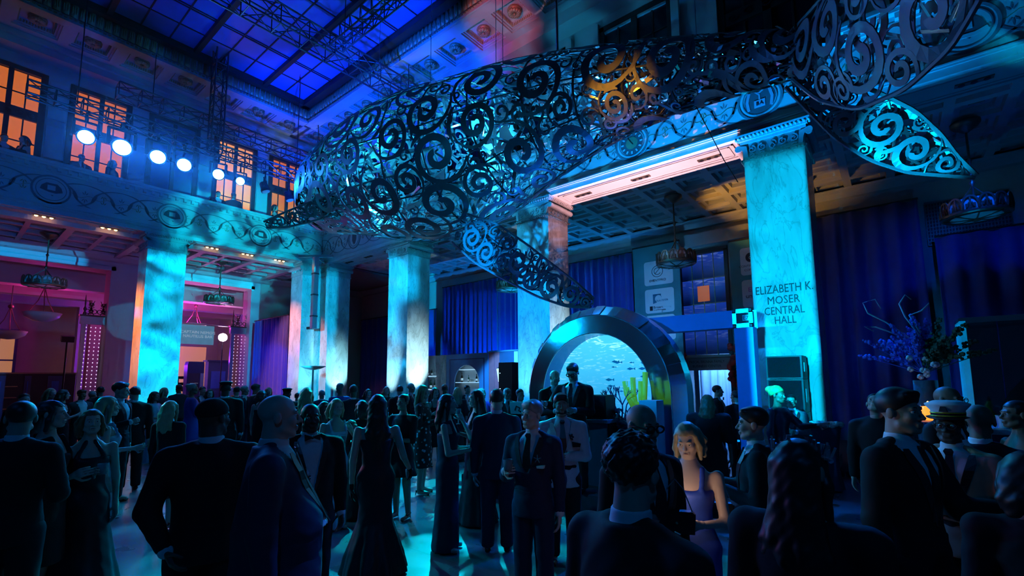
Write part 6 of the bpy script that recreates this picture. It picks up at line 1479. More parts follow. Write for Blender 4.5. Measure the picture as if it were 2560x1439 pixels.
    E = lambda x, y, z, rx, ry, rz, k=.02, **kw: fh.ell(HP(x, y, z), np.array([rx, ry, rz])*us, k, HR.T, **kw)
    E(0, .014, .034, .073*fw, .092, .082); E(0, -.028, -.040, .056*fw, .058, .072, .03); fh.cap(HP(-.012, -.068, -.098), HP(.012, -.068, -.098), .018*us*(.85 if f_ else 1), None, .025)
    fh.cap(HP(-.050, -.020, -.068), HP(-.028, -.058, -.092), .018*us*fw, .016*us, .02); fh.cap(HP(.050, -.020, -.068), HP(.028, -.058, -.092), .018*us*fw, .016*us, .02)
    fh.cap(HP(-.036, -.078, .022), HP(.036, -.078, .022), .010*us, None, .018); fh.cap(HP(0, -.086, .010), HP(0, -.108, -.028), .007*us, .0115*us, .012); fh.cap(HP(-.012, -.092, -.034), HP(.012, -.092, -.034), .008*us, None, .008)
    for s_ in (1, -1):
        fh.ell(HP(s_*.036, -.064, -.024), np.array([.024, .022, .022])*us, .02); fh.ell(HP(s_*.031, -.094, .003), np.array([.015, .013, .0075])*us, .010, sub=True); fh.ell(HP(s_*.0765*fw, .010, -.006), np.array([.010, .020, .031])*us, .008, HR.T)
    fh.cap(HP(-.018, -.088, -.060), HP(.018, -.088, -.060), .0085*us, None, .006); fh.cap(HP(-.014, -.086, -.072), HP(.014, -.086, -.072), .009*us, None, .006); fh.cap(HP(-.019, -.102, -.0655), HP(.019, -.102, -.0655), .0035*us, None, .003, sub=True)
    fh.cap(HP(0, .014, -.05), (0, .010*h, .83*h), .0305*h*b*(.82 if f_ else 1), .034*h*b*(.85 if f_ else 1), .02)
    parts.append((*fh.net(), 0)); hands = {}
    for s_, (sh, el, wr, fo) in arms.items():
        nm = S['armL'] if s_ > 0 else S['armR']; hold = nm in ('drink', 'high', 'phone', 'reach', 'show')
        inner = np.array([-s_, -.2, 0.]) if not hold else np.array([-s_*.8, -.3, .25])
        curl = (.75, .60) if nm in ('drink', 'high', 'phone') else ((.12, .18) if nm in ('show', 'reach') else (.35, .32))
        if nm == 'pocket': continue
        fhd = hand_field(wr, fo, inner, s_ if not hold else s_, curl, max(H2, .0055), h); parts.append((*fhd.net(), 1 if S['gloves'] else 0)); hands[s_] = wr+fo*.095+(inner/np.linalg.norm(inner))*.03
    inst('body', mesh_vq('body', parts, [sk, CL['black']]), root)
    # eyes, brows, lips
    if S['near'] >= 1:
        for s_ in (1, -1):
            ey = MB().ell(tuple(HP(s_*.031, -.0745, .003)), .0122*us, 8, 6).build('eye', M_EYE, root, True)
            MB().ell(tuple(HP(s_*.031, -.0822, .003)), (.0058*us, .0058*us, .0058*us), 8, 5).build('iris', M_IRIS, ey, True)
        if S['near'] >= 2:
            mb = MB()
            for s_ in (1, -1): mb.tube([HP(s_*.015, -.0885, .0275), HP(s_*.030, -.0885, .0305), HP(s_*.046, -.079, .0255)], [.0022*us, .003*us, .0015*us], 5)
            mb.build('eyebrows', HAIR['black' if S['hairc'] in ('black', 'brown') else S['hairc']], root, True)
            if f_: MB().tube([HP(-.017, -.0935, -.064), HP(0, -.0985, -.062), HP(.017, -.0935, -.064)], [.003*us, .0055*us, .003*us], 6).build('lips', M_LIP, root, True)
    # ---- hair
    hs = S['hair']; hm = HAIR[S['hairc']]
    if hs != 'bald':
        L = {'long': .34, 'xlong': .46, 'bob': .17}.get(hs, 0); fr = Field(hc-np.array([.20, .22, .17+L])*us, hc+np.array([.20, .24, .19])*us, max(H2*1.15, .007)); K = lambda x, y, z, r, k=.02: fr.ell(HP(x, y, z), np.array(r)*us, k, HR.T)
        if hs == 'curly': K(0, .020, .046, (.088*fw, .104, .092)); fr.noise(.007, 120)
        elif hs == 'thick': K(0, .018, .052, (.082*fw, .104, .088))
        else: K(0, .018, .040, (.080*fw, .098, .084))
        cutp = {'short': (.004, .80), 'thick': (-.004, .80), 'curly': (.0, .80)}.get(hs, (.0, 1.05))
        if L == 0 and hs != 'updo':
            Ri = HR.T
            def pl(X, Y, Z):
                x, y, z = (X-hc[0]), (Y-hc[1]), (Z-hc[2]); yy = Ri[1][0]*x+Ri[1][1]*y+Ri[1][2]*z; zz = Ri[2][0]*x+Ri[2][1]*y+Ri[2][2]*z
                return np.minimum(zz-(cutp[0]*us-cutp[1]*np.minimum(yy, .02*us)-.9*np.maximum(yy-.02*us, 0)), yy+.088*us)
            fr.keep(pl)
            if hs == 'thick': fr.cap(HP(-.045, -.055, .092), HP(.04, -.06, .098), .018*us, .020*us, .03)
        else:
            Ri = HR.T
            def pl(X, Y, Z):
                x, y, z = (X-hc[0]), (Y-hc[1]), (Z-hc[2]); yy = Ri[1][0]*x+Ri[1][1]*y+Ri[1][2]*z; zz = Ri[2][0]*x+Ri[2][1]*y+Ri[2][2]*z
                return np.maximum(zz-.062*us, yy+.036*us)
            fr.keep(pl); rn_ = random.Random(int(h*1000)+len(label))
            if L:
                for i in range(9):
                    a = -1.15+2.3*i/8; x, y = .070*math.sin(a), .030+.062*math.cos(a); p0 = HP(x, y, .03); ln = L*rn_.uniform(.85, 1.05); sw_ = rn_.uniform(-.02, .02)
                    pts = [p0, p0+np.array([x*.28+sw_, .022, -ln*.33]), p0+np.array([x*.42-sw_, .040, -ln*.68]), p0+np.array([x*.36+sw_, .036, -ln])]
                    for q in range(3): fr.cap(pts[q], pts[q+1], (.032-.004*q)*us, (.028-.006*q)*us, .018)
                for s_ in (1, -1): fr.cap(HP(s_*.066, -.030, .045), HP(s_*.082, -.012, -.05), .020*us, .022*us, .02); fr.cap(HP(s_*.082, -.012, -.05), HP(s_*.088, .005, -.05)-np.array([0, 0, L*.5]), .024*us, .014*us, .02)
                fr.noise(.0018, 70, h*7)
            else: fr.ell(HP(0, .10, .07), np.array([.045, .04, .045])*us, .01); fr.cap(HP(0, .07, -.02), HP(0, .05, -.055), .035*us, .02*us, .02)
            if L: fr.cut(lambda X, Y, Z: np.minimum(.0, 0*X)-1.0)
        V, Q = fr.net()
        if len(Q): inst('hair', mesh_vq('hair', [(V, Q, 0)], [hm]), root)
    if S['beard']:
        fr = Field(hc-.15*us, hc+np.array([.1, .05, .02])*us, max(H2, .006)); fr.ell(HP(0, -.030, -.072), np.array([.060*fw, .064, .048])*us, .01, HR.T); fr.cut(lambda X, Y, Z: (Z-HP(0, 0, -.045)[2])*1.0)
        inst('beard', mesh_vq('beard', [(*fr.net(), 0)], [HAIR['black']]), root)
    # ---- clothes
    if S['wear'] in ('suit', 'shirtonly', 'tee'):
        hem = .445*h if S['wear'] == 'suit' else .50*h; inf = .017 if S['wear'] == 'suit' else .010
        j = Field(lo, [hi[0], hi[1], .875*h], H1); rows = [(hem, .108*h*b+by*h*.45, .082*h*b+by*h*.8, -by*h*.4)]+[(z, rx+inf, ry+inf, cy) for z, rx, ry, cy in tor if z > .5*h]
        rows = rows[:-1]+[(.848*h, .046*h*b+inf*.3, .043*h*b+inf*.3, .012*h)]; j.stack(rows, .03)
        for s_, (sh, el, wr, fo) in arms.items(): j.cap((s_*.030*h, .010*h, .838*h), sh+np.array([-s_*.012*h, 0, .006*h]), .022*h*b, .034*h*b, .03); j.cap(sh, el, .0385*h*b, .033*h*b, .025); j.cap(el, wr-fo*.012*h, .034*h*b, .0255*h, .02)
        j.noise(.0022, 32, h*5)
        if S['wear'] == 'suit' and S['neck'] != 'none':
            zb_, zt_, wv = .600*h, .850*h, .062*h
            j.cut(lambda X, Y, Z: np.minimum(wv*np.clip((Z-zb_)/(zt_-zb_), -.2, 1.2)-np.abs(X), -Y-.01))
        inst('jacket' if S['wear'] == 'suit' else 'shirt', mesh_vq('jacket', [(*j.net(), 0)], [c0]), root)
        if S['wear'] == 'suit':
            s2 = Field([-.14*h*b-.03, -.22*h, .53*h], [.14*h*b+.03, .14*h, .89*h], H1*.8); s2.stack([(z, rx+.006, ry+.007, cy) for z, rx, ry, cy in tor if z > .53*h], .02)
            s2.cap((0, .010*h, .835*h), (0, .006*h, .862*h), .042*h*b*(.9), .040*h*b*.9, .008); s2.keep(lambda X, Y, Z: .872*h-Z+.25*np.maximum(-Y, 0)*-1)
            ps = [(*s2.net(), 0)]
            for s_, (sh, el, wr, fo) in arms.items():
                nm = S['armL'] if s_ > 0 else S['armR']
                if nm != 'pocket':
                    cf = Field(wr-.08, wr+.08, max(H2, .007)); cf.cap(wr-fo*.03*h, wr+fo*.004*h, .0225*h, .0225*h, .004); ps.append((*cf.net(), 0))
            inst('shirt', mesh_vq('shirt', ps, [CL[S['shirt']]]), root)
            yf = lambda z: np.interp(z, [r[0] for r in tor], [r[3]-r[2] for r in tor])
            if S['neck'] != 'none' and S['near'] >= 1:
                for s_ in (1, -1):
                    mb = MB(); ns = 9; base = []
                    for q in range(ns):
                        t = q/(ns-1); z = .605*h+t*.225*h; xw = .062*h*np.clip((z-.600*h)/(.250*h), 0, 1); wd = (.012+.040*math.sin(min(1, t*1.15)*PI*.55))*h*.55*(1 if t < .92 else .6)
                        for (dx, dy) in ((0, -.003), (wd, .001)):
                            x = xw+dx; y = yf(z)*math.sqrt(max(.1, 1-(x/(.112*h*b))**2))-inf-.004+dy; mb.v.append((s_*x, y, z))
                    for q in range(ns-1): mb.f.append((2*q, 2*q+1, 2*q+3, 2*q+2))
                    o = mb.build('lapel', S.get('lapel') or M_SATIN, root); sd = o.modifiers.new('t', 'SOLIDIFY'); sd.thickness = .004
                if S['neck'] == 'tie':
                    mb = MB(); pts = [(.848, .010, .012), (.838, .016, .018), (.822, .011, .012), (.74, .019, .012), (.62, .026, .010)]; n0 = len(mb.v)
                    for (z, wd, th) in pts:
                        y = yf(z*h)-.012-(.016*h if z > .835 else .002); mb.v += [(-wd*h, y, z*h), (wd*h, y, z*h), (wd*h, y-.006, z*h), (-wd*h, y-.006, z*h)]
                    for q in range(len(pts)-1):
                        for r_ in range(4): mb.f.append((4*q+r_, 4*q+(r_+1) % 4, 4*q+4+(r_+1) % 4, 4*q+4+r_))
                    mb.build('necktie', M_SATIN, root)
                elif S['neck'] == 'bow':
                    mb = MB(); y = yf(.84*h)-.030*h
                    for s_ in (1, -1): mb.prism([(s_*.004*h, .846*h-.004*h), (s_*.034*h, .846*h-.016*h), (s_*.036*h, .846*h+.016*h), (s_*.004*h, .846*h+.004*h)], 'y', y-.012, y+.006)
                    mb.ell((0, y-.004, .846*h), (.009*h, .010, .009*h), 8, 5); mb.build('bow_tie', M_SATIN, root)
        if S['legs']:
            t = Field([-.2*h*b, -.14*h, .02], [.2*h*b, .14*h, .60*h], H1); t.stack([(.47*h, .100*h*b, .080*h*b+by*h*.5, -by*h*.3), (.58*h, .094*h*b+by*h*.3, .078*h*b+by*h*.8, -by*h*.5)], .02)
            for s_ in (1, -1): t.cap((s_*.052*h*b, 0, .485*h), (s_*.058*h*b, -.004*h, .28*h), .062*h*b, .046*h*b, .02); t.cap((s_*.058*h*b, -.004*h, .28*h), (s_*.060*h*b, .004*h, .055*h), .046*h*b, .041*h, .02)
            t.noise(.002, 30, 2); t.keep(lambda X, Y, Z: Z-.03*h)
            inst('trousers', mesh_vq('trousers', [(*t.net(), 0)], [CL[S['trouser']] if S['trouser'] else (c0 if S['cloth'] not in ('white', 'tan') else CL['black'])]), root)
            for s_ in (1, -1):
                sh_ = Field([s_*.06*h-.09, -.16, -.012], [s_*.06*h+.09, .10, .12], .010); sh_.cap((s_*.060*h, .022*h, .034), (s_*.066*h, -.060*h, .030), .036, .032, .02); sh_.cap((s_*.066*h, -.060*h, .026), (s_*.069*h, -.085*h, .022), .032, .024, .02); sh_.keep(lambda X, Y, Z: Z-.001)
                inst('shoe', mesh_vq('shoe', [(*sh_.net(), 0)], [M_SHOE]), root)
    if S['wear'] == 'dress':
        g = Field([min(lo[0], -.42), -.45, -.01], [max(hi[0], .42), .45, .88*h], H1*1.05); sk_ = S['skirt']
        top = .745*h if S['neckline'] in ('strapless', 'straps', 'halter') else .80*h
        up = [(z, rx+.010, ry+.010, cy) for z, rx, ry, cy in tor if .52*h < z < top]+[(top, np.interp(top, [r[0] for r in tor], [r[1] for r in tor])+.007, np.interp(top, [r[0] for r in tor], [r[2] for r in tor])+.008, 0)]
        if sk_ == 'mermaid': low = [(.012, .30, .29, .05), (.10*h, .265, .25, .03), (.28*h, .165, .15, 0), (.36*h, .150, .135, 0), (.46*h, .175, .145, 0)]; fo_ = (9, .10, .32*h, 1.0)
        elif sk_ == 'column': low = [(.02, .185, .165, .02), (.15*h, .170, .150, .01), (.35*h, .158, .135, 0), (.46*h, .172, .138, 0)]; fo_ = (7, .05, .40*h, .5)
        elif sk_ == 'aline': low = [(.012, .32, .28, .02), (.20*h, .25, .22, .01), (.40*h, .19, .155, 0)]; fo_ = (8, .07, .50*h, .5)
        elif sk_ == 'knee': low = [(.24*h, .19, .16, 0), (.36*h, .18, .15, 0), (.46*h, .176, .142, 0)]; fo_ = (6, .05, .40*h, 0)
        else: low = [(.34*h, .24, .20, 0), (.46*h, .18, .145, 0)]; fo_ = (8, .06, .44*h, 0)
        low = [(z, rx*U*b, ry*U*b, cy*U) for z, rx, ry, cy in low]
        g.stack(low+[(z, rx, ry, cy) for z, rx, ry, cy in up if z > low[-1][0]+.01], .02, folds=fo_)
        if S['neckline'] in ('full', 'sleeve'):
            g.stack([(.79*h, tor[6][1]+.008, tor[6][2]+.008, .004*h), (.835*h, .052*h*b, .044*h*b, .010*h)], .02)
            for s_, (sh, el, wr, fo) in arms.items():
                g.cap(sh+np.array([-s_*.03*h, 0, .004*h]), sh, .036*h*b, .037*h*b, .02); g.cap(sh, el, .036*h*b, .029*h*b, .02)
                if S['neckline'] == 'sleeve': g.cap(el, wr-fo*.01*h, .029*h, .021*h, .02)
        if S['neckline'] in ('straps', 'halter'):
            for s_ in (1, -1): g.cap((s_*.058*h, -.060*h, .745*h), (s_*(.058 if S['neckline'] == 'straps' else .02)*h, -.028*h, .825*h), .012*h, .010*h, .006); g.cap((s_*(.058 if S['neckline'] == 'straps' else .02)*h, -.028*h, .825*h), (s_*.05*h if S['neckline'] == 'straps' else 0, .045*h, .80*h if S['neckline'] == 'straps' else .855*h), .010*h, .010*h, .006)
        g.noise(.0025, 30, h); inst('dress', mesh_vq('dress', [(*g.net(), 0)], [c0]), root)
        if sk_ in ('knee', 'short'):
            for s_ in (1, -1):
                sh_ = MB(); sh_.tube([(s_*.06*h, .028*h, .075), (s_*.062*h, -.02*h, .05), (s_*.066*h, -.085*h, .016)], [.030, .030, .018], 8); sh_.tube([(s_*.06*h, .036*h, .075), (s_*.06*h, .042*h, .002)], [.012, .006], 6); sh_.build('shoe', M_SHOE, root, True)
    if S['wear'] == 'gala_coat':
        pass
    if S['glasses']:
        mb = MB()
        for s_ in (1, -1): mb.tube([HP(s_*.033+.026*math.cos(a), -.105, .002+.019*math.sin(a)) for a in np.linspace(0, 2*PI, 17)], .0028*us*S.get('gw', 1), 5, False); mb.tube([HP(s_*.060, -.100, .006), HP(s_*.080, -.04, .008), HP(s_*.082, .012, .004)], .0026*us*S.get('gw', 1), 5)
        mb.tube([HP(-.008, -.107, .006), HP(.008, -.107, .006)], .0028*us, 5); mb.build('glasses', M_BLACKM, root)
    if S['hat'] == 'captain':
        ht = empty('captain_hat', tuple(HP(0, .005, .062)), parent=root); ht.rotation_euler = Matrix(HR.tolist()).to_euler()
        MB().lathe([(.088, 0), (.090, .04), (.118, .075), (.120, .085), (.07, .105), (.0, .108)], (0, 0, 0), 24).build('crown', CL['white'], ht, True); MB().lathe([(.0895, .002), (.0915, .030)], (0, 0, 0), 24, False).build('band', CL['black'], ht)
        mb = MB()
        for z in (.006, .026): mb.tube([(.0925*math.cos(a), .0925*math.sin(a), z) for a in np.linspace(-PI*.95, -.05*PI, 16)], .0035, 5)
        mb.build('gold_braid', mat('gold_braid', (.75, .6, .05), .35, .3), ht); MB().prism([(-.022, .035), (.022, .035), (.012, .07), (-.012, .07)], 'y', -.116, -.098).build('badge', M_INK, ht)
        mb = MB(); n = 12
        for q in range(n+1):
            a = -PI*.92+PI*.84*q/n; mb.v += [(.088*math.cos(a), .088*math.sin(a), .006), (.125*math.cos(a)*.95, .088*math.sin(a)-.045*math.sin(PI*q/n), -.014*math.sin(PI*q/n))]
        for q in range(n): mb.f.append((2*q, 2*q+1, 2*q+3, 2*q+2))
        o = mb.build('visor', M_SHOE, ht); sd = o.modifiers.new('t', 'SOLIDIFY'); sd.thickness = .004
    if S['hat'] == 'beanie':
        fr = Field(hc-.02*us, hc+.15*us, .009) if False else Field(hc+np.array([-.13, -.14, .0])*us, hc+np.array([.13, .16, .16])*us, .009); fr.ell(HP(0, .014, .045), np.array([.086, .102, .084])*us, .01, HR.T); fr.keep(lambda X, Y, Z: Z-HP(0, 0, .030)[2]+.25*(Y-hc[1])); inst('cap', mesh_vq('cap', [(*fr.net(), 0)], [CL['black']]), root)
    if S['hat'] == 'wrap':
        fr = Field(hc+np.array([-.15, -.15, -.08])*us, hc+np.array([.15, .24, .20])*us, .009); fr.ell(HP(0, .03, .055), np.array([.094, .115, .098])*us, .01, HR.T); fr.ell(HP(0, .13, .09), np.array([.05, .06, .05])*us, .03); fr.noise(.003, 60); fr.keep(lambda X, Y, Z: Z-HP(0, 0, .022)[2]+.5*(Y-hc[1])); inst('head_wrap', mesh_vq('head_wrap', [(*fr.net(), 0)], [mat('shiny_green_satin', (.25, .45, .15), .25, .3)]), root)
    if S['hat'] == 'peaked':
        ht = empty('peaked_cap', tuple(HP(0, .005, .062)), parent=root); MB().lathe([(.088, 0), (.09, .035), (.115, .06), (.07, .085), (0, .09)], (0, 0, 0), 18).build('crown', CL['black'], ht, True); MB().box(-.06, .06, -.14, -.07, -.004, .004).build('visor', M_SHOE, ht)
    root['_h'] = h
    return root, hands, arms
def place(u, v, D, phi, label, base=0.0, **spec):
    p = atD(u, v, D); h = p[2]-base; c = math.atan2(-p[1], -p[0])+math.radians(phi); hat = spec.get('hat')
    if hat in ('captain', 'beanie', 'peaked'): h -= .045
    yaw = c+PI/2
    if 'near' not in spec: spec['near'] = 3 if D < 3.2 else 2 if D < 6.2 else 1 if D < 9.5 else 0
    r, hands, arms = person((p[0], p[1], base), yaw, h, label, spec); r['_hands'] = 0
    del r['_hands']; del r['_h']
    M = Matrix.Translation((p[0], p[1], base)) @ Matrix.Rotation(yaw, 4, 'Z')
    return r, {k: M @ Vector(q) for k, q in hands.items()}, M
M_CLR = mat('drink_glass', (.50, .62, .68), .05, 0, .05, 5, trans=.6); M_DRINK = mat('amber_drink', (.35, .18, .06), .1)
def tumbler(p, lb, s=1.0, stem=False):
    g = empty('drinking_glass', tuple(Vector(p)-Vector((0, 0, .04))), 0, lb, 'glass', 'drinks held by guests'); g.scale = (s,)*3
    if stem: MB().lathe([(.035, -.10), (.006, -.094), (.005, -.02), (.03, .0), (.04, .06), (.036, .10), (.034, .10), (.037, .06), (.026, .006)], (0, 0, 0), 16, False).build('bowl', M_CLR, g, True)
    else: MB().lathe([(.033, 0), (.040, .09), (.0375, .09), (.031, .006)], (0, 0, 0), 16).build('vessel', M_CLR, g, True)
    MB().lathe([(.030, .008), (.034, .05), (0, .05)], (0, 0, 0), 14).build('drink', M_DRINK, g, True)
def phone(p, lb, rz=0):
    g = empty('smartphone', tuple(p), rz, lb, 'phone'); MB().box(-.037, .037, -.075, .075, -.004, .004).build('case', M_BLACKM, g); MB().box(-.034, .034, -.07, .07, .004, .0045).build('screen', mat('phone_screen', (.8, .8, .8), .2, emit=(1, .86, .75), estr=2.5), g)
def purse(p, lb, m, s=1.0, chain=True):
    g = empty('evening_bag', tuple(p), .4, lb, 'bag', 'evening bags'); g.scale = (s,)*3
    MB().prism([(-.11, -.14), (.11, -.14), (.12, -.02), (.10, .0), (-.10, .0), (-.12, -.02)], 'y', -.03, .03).build('body', m, g); MB().prism([(-.121, -.01), (.121, -.01), (.09, -.08), (-.09, -.08)], 'y', -.036, -.031).build('flap', m, g)
    MB().ell((0, -.04, -.07), .010, 6, 4).build('clasp', M_GOLD, g)
    if chain: MB().tube([(-.10, 0, 0), (-.05, 0, .14), (0, 0, .20), (.05, 0, .14), (.10, 0, 0)], .004, 5).build('chain', M_ALUB, g)
def flower_pin(o, p, m, nm):
    mb = MB()
    for k in range(5): a = 2*PI*k/5+PI/2; mb.bar((p[0], p[1], p[2]), (p[0]+.034*math.cos(a), p[1]-.004, p[2]+.034*math.sin(a)), .007, .006)
    mb.build(nm, m, o)
# ------------------------------------------------ foreground and middle guests (u, v of head top, distance, facing)
P = place
P(55, 1004, 5.0, 150, 'man in dark suit with white collar at the far left edge', cloth='black', armR='drink', hairc='black', hair='short', skin='light', hy=.5)
_, hd_, _ = P(132, 1001, 5.75, 70, 'dark bobbed woman in sleeveless black dress beside the far left man', sex='f', wear='dress', cloth='black', skirt='knee', neckline='straps', hair='bob', hairc='black', skin='fair', armL='phone', armR='down')
tumbler(hd_[1], 'short glass held by the dark bobbed woman')
P(232, 1023, 5.9, 8, 'woman with short wavy hair in black halter dress looking at the camera', sex='f', wear='dress', cloth='gown', skirt='aline', neckline='halter', hair='bob', hairc='red', skin='fair', armR='drink', armL='down')
P(272, 990, 7.3, 95, 'fair haired woman in black top with pale skirt', sex='f', wear='dress', cloth='pale', skirt='knee', neckline='straps', hair='long', hairc='blonde', skin='fair', armL='phone')
P(303, 957, 10.2, 62, 'tall dark haired man in tuxedo with bow tie near the orange pillar', cloth='black', neck='bow', hair='thick', hairc='black', skin='light', armR='drink', near=2)
P(338, 966, 11.2, 190, 'man in dark suit seen from behind beside the tall bow tie man', cloth='black', hair='short', hairc='black', skin='light')
P(388, 978, 14.5, 60, 'woman in long pale gown before the cyan pillar', sex='f', wear='dress', cloth='skyw', skirt='column', neckline='full', hair='long', hairc='brown', skin='light', armR='phone', near=1)
_, hd_, _ = P(428, 1001, 8.0, 140, 'woman with long wavy hair in knee length black dress and heels', sex='f', wear='dress', cloth='black', skirt='knee', neckline='sleeve', hair='long', hairc='blonde', skin='fair', armL='down')
purse(hd_[1]+Vector((0, 0, -.12)), 'black evening bag of the wavy haired woman', M_BLACKM)
P(537, 982, 3.75, 170, 'broad man in black cap and black jacket seen from behind', wear='suit', neck='none', cloth='black', hair='bald', hat='beanie', skin='dark', build=1.12, belly=.015, armR='drink', armL='back', hy=-.6)
P(697, 987, 3.05, 84, 'heavy bald man in dark suit turned away to the right', cloth='navy', hair='bald', skin='fair', build=1.16, belly=.05, armL='down', armR='down', hy=.12)
_, hd_, _ = P(777, 1009, 4.35, 12, 'man in open tuxedo with bow tie holding a napkin', cloth='black', neck='bow', hair='bald', skin='dark', build=1.08, belly=.03, armR='drink', armL='down')
g = MB(); rn = random.Random(4)
g.ell((0, 0, 0), (.05, .04, .03), 9, 6); g.prism([(-.045, .0), (.03, .01), (.045, -.03), (.0, -.14), (-.01, -.05)], 'y', -.03, -.02)
o = g.build('paper_napkin', CL['lace'], None, True, tuple(hd_[-1]+Vector((0, 0, .02)))); tag(o, 'crumpled pale napkin in the tuxedo man hand', 'napkin'); MB().ell((.01, -.01, .03), (.03, .025, .02), 8, 5).build('snack', mat('pastry', (.35, .22, .1), .6), o, True)
P(768, 968, 8.6, 165, 'fair haired woman with long straight hair behind the bald man', sex='f', wear='dress', cloth='black', skirt='knee', neckline='full', hair='long', hairc='blonde', skin='fair')
_, hd_, _ = P(842, 996, 6.8, 25, 'blonde woman in pale full length gown raising a glass', sex='f', wear='dress', cloth='skyw', skirt='column', neckline='straps', hair='bob', hairc='blonde', skin='fair', armL='high', armR='drink')
tumbler(hd_[-1], 'clear glass held by the woman in the pale gown')
P(812, 1003, 7.6, 150, 'brown haired woman behind the tuxedo man', sex='f', wear='dress', cloth='black', skirt='knee', neckline='full', hair='long', hairc='brown', skin='light')
_, hd_, _ = P(945, 986, 5.2, 182, 'woman in strapless black mermaid gown seen from behind', sex='f', wear='dress', cloth='gown', skirt='mermaid', neckline='strapless', hair='xlong', hairc='black', skin='fair', armL='down', armR='wide', build=1.06, gloves=True)
tumbler(hd_[-1], 'small glass held by the woman in the mermaid gown')
P(905, 1000, 7.3, 205, 'dark haired woman in dark wrap left of the mermaid gown', sex='f', wear='dress', cloth='black', skirt='aline', neckline='full', hair='bob', hairc='black', skin='tan', armL='fold')
_, hd_, _ = P(1008, 985, 7.0, -35, 'woman in short black dress drinking from a raised glass', sex='f', wear='dress', cloth='black', skirt='short', neckline='full', hair='updo', hairc='black', skin='tan', armR='high', armL='fold')
tumbler(hd_[-1], 'tumbler raised to the lips of the short haired woman', 1.0)
_, hd_, _ = P(1058, 962, 8.4, 75, 'blonde woman in dark dress with white dots and heels', sex='f', wear='dress', cloth='dotted', skirt='knee', neckline='sleeve', hair='long', hairc='blonde', skin='fair', armR='drink', armL='phone')
_, hd_, _ = P(1120, 985, 5.6, 78, 'slim woman in long navy column dress with bare arms', sex='f', wear='dress', cloth='navy', skirt='column', neckline='straps', hair='long', hairc='black', skin='fair', armR='phone', armL='phone', build=.95)
tumbler((hd_[1]+hd_[-1])/2+Vector((0, 0, .05)), 'glass of ice held by the woman in the navy column dress')
_, hd_, _ = P(1190, 975, 6.6, -75, 'dark haired woman in long black dress facing the navy column dress', sex='f', wear='dress', cloth='gown', skirt='aline', neckline='straps', hair='long', hairc='black', skin='fair', armL='high', armR='drink')
tumbler(hd_[1], 'stemmed glass held high by the dark haired woman', 1.0, True)
P(1242, 973, 5.5, 178, 'man in navy suit with his back turned beside the navy column dress', cloth='navy', hair='short', hairc='black', skin='fair', armL='down', armR='down', near=2)
r, hd_, _ = P(1330, 1004, 4.15, -24, 'man in dark three piece suit holding a short drink', cloth='navy', hair='thick', hairc='grey', skin='fair', armR='drink', armL='down', hy=-.35, lapel=CL['charcoal'])
tumbler(hd_[-1]+Vector((0, 0, .03)), 'short amber drink in the hand of the three piece suit man')
h_ = 1.70
flower_pin(r, (.066*h_, -.118*h_*.78, .735*h_), M_ALUB, 'starfish_pin'); MB().prism([(.058*h_, .700*h_), (.098*h_, .705*h_), (.094*h_, .690*h_), (.060*h_, .690*h_)], 'y', -.090*h_, -.072*h_).build('pocket_square', CL['white'], r)
f2 = Field([-.16, -.2, .9], [.16, .1, 1.3], .014); f2.stack([(.57*h_, .088*h_, .078*h_, 0), (.70*h_, .098*h_, .080*h_, 0), (.72*h_, .098*h_, .078*h_, 0)], .02); f2.cut(lambda X, Y, Z: np.minimum(.05*np.clip((Z-.66*h_)/.08, -.1, 2)-np.abs(X), -Y)); inst('waistcoat', mesh_vq('waistcoat', [(*f2.net(), 0)], [CL['navy']]), r)
r, hd_, _ = P(1402, 986, 5.2, 6, 'bearded man in white dinner jacket and dark tie', cloth='white', hair='thick', hairc='black', skin='tan', beard=True, armL='fold', armR='phone', build=1.06, lapel=CL['white'])
h_ = 1.74; MB().prism([(.055*h_, .715*h_), (.105*h_, .705*h_), (.10*h_, .685*h_), (.058*h_, .685*h_)], 'y', -.098*h_, -.080*h_).build('pocket_square', CL['black'], r); mb = MB(); rn = random.Random(3)
for k in range(12): mb.ell((.05*h_+rn.uniform(-.018, .018), -.092*h_, .745*h_+rn.uniform(-.03, .03)), .010, 5, 4)
mb.build('lapel_flower', M_INK, r)
P(1602, 1012, 2.75, 40, 'bald man in heavy black glasses and dark jacket', cloth='black', hair='bald', skin='tan', glasses=True, gw=1.8, hp=.12, armL='down', beard=False)
P(1577, 1090, 1.62, 138, 'near man with curly dark hair seen from behind', cloth='black', hair='curly', hairc='black', skin='light', build=1.06, hy=.25, legs=True)
r, hd_, _ = P(1716, 1057, 3.35, -12, 'woman with shoulder length hair in blue dress reading her phone', sex='f', wear='dress', cloth='blue', skirt='knee', neckline='straps', hair='bob', hairc='blonde', skin='fair', armL='phone', armR='phone', hp=.42, build=1.08)
pp = (hd_[1]+hd_[-1])/2; phone(pp+Vector((0, 0, .03)), 'lit smartphone in the hands of the woman in blue', .8); point('phone_glow', tuple(pp+Vector((0, 0, .10))), (1, .72, .5), 1.6, .03)
purse(Vector(atD(1800, 1255, 3.45)), 'dark shoulder bag of the woman in blue', M_BLACKM, .7)
purse(Vector(atD(1690, 1275, 2.7)), 'shiny dark clutch near the curly haired man', M_SATIN, .8)
_, hd_, _ = P(1768, 986, 7.4, 172, 'woman in wide dark shawl walking away toward the doorway', sex='f', wear='dress', cloth='black', skirt='knee', neckline='full', hair='long', hairc='red', skin='brown', build=1.35)
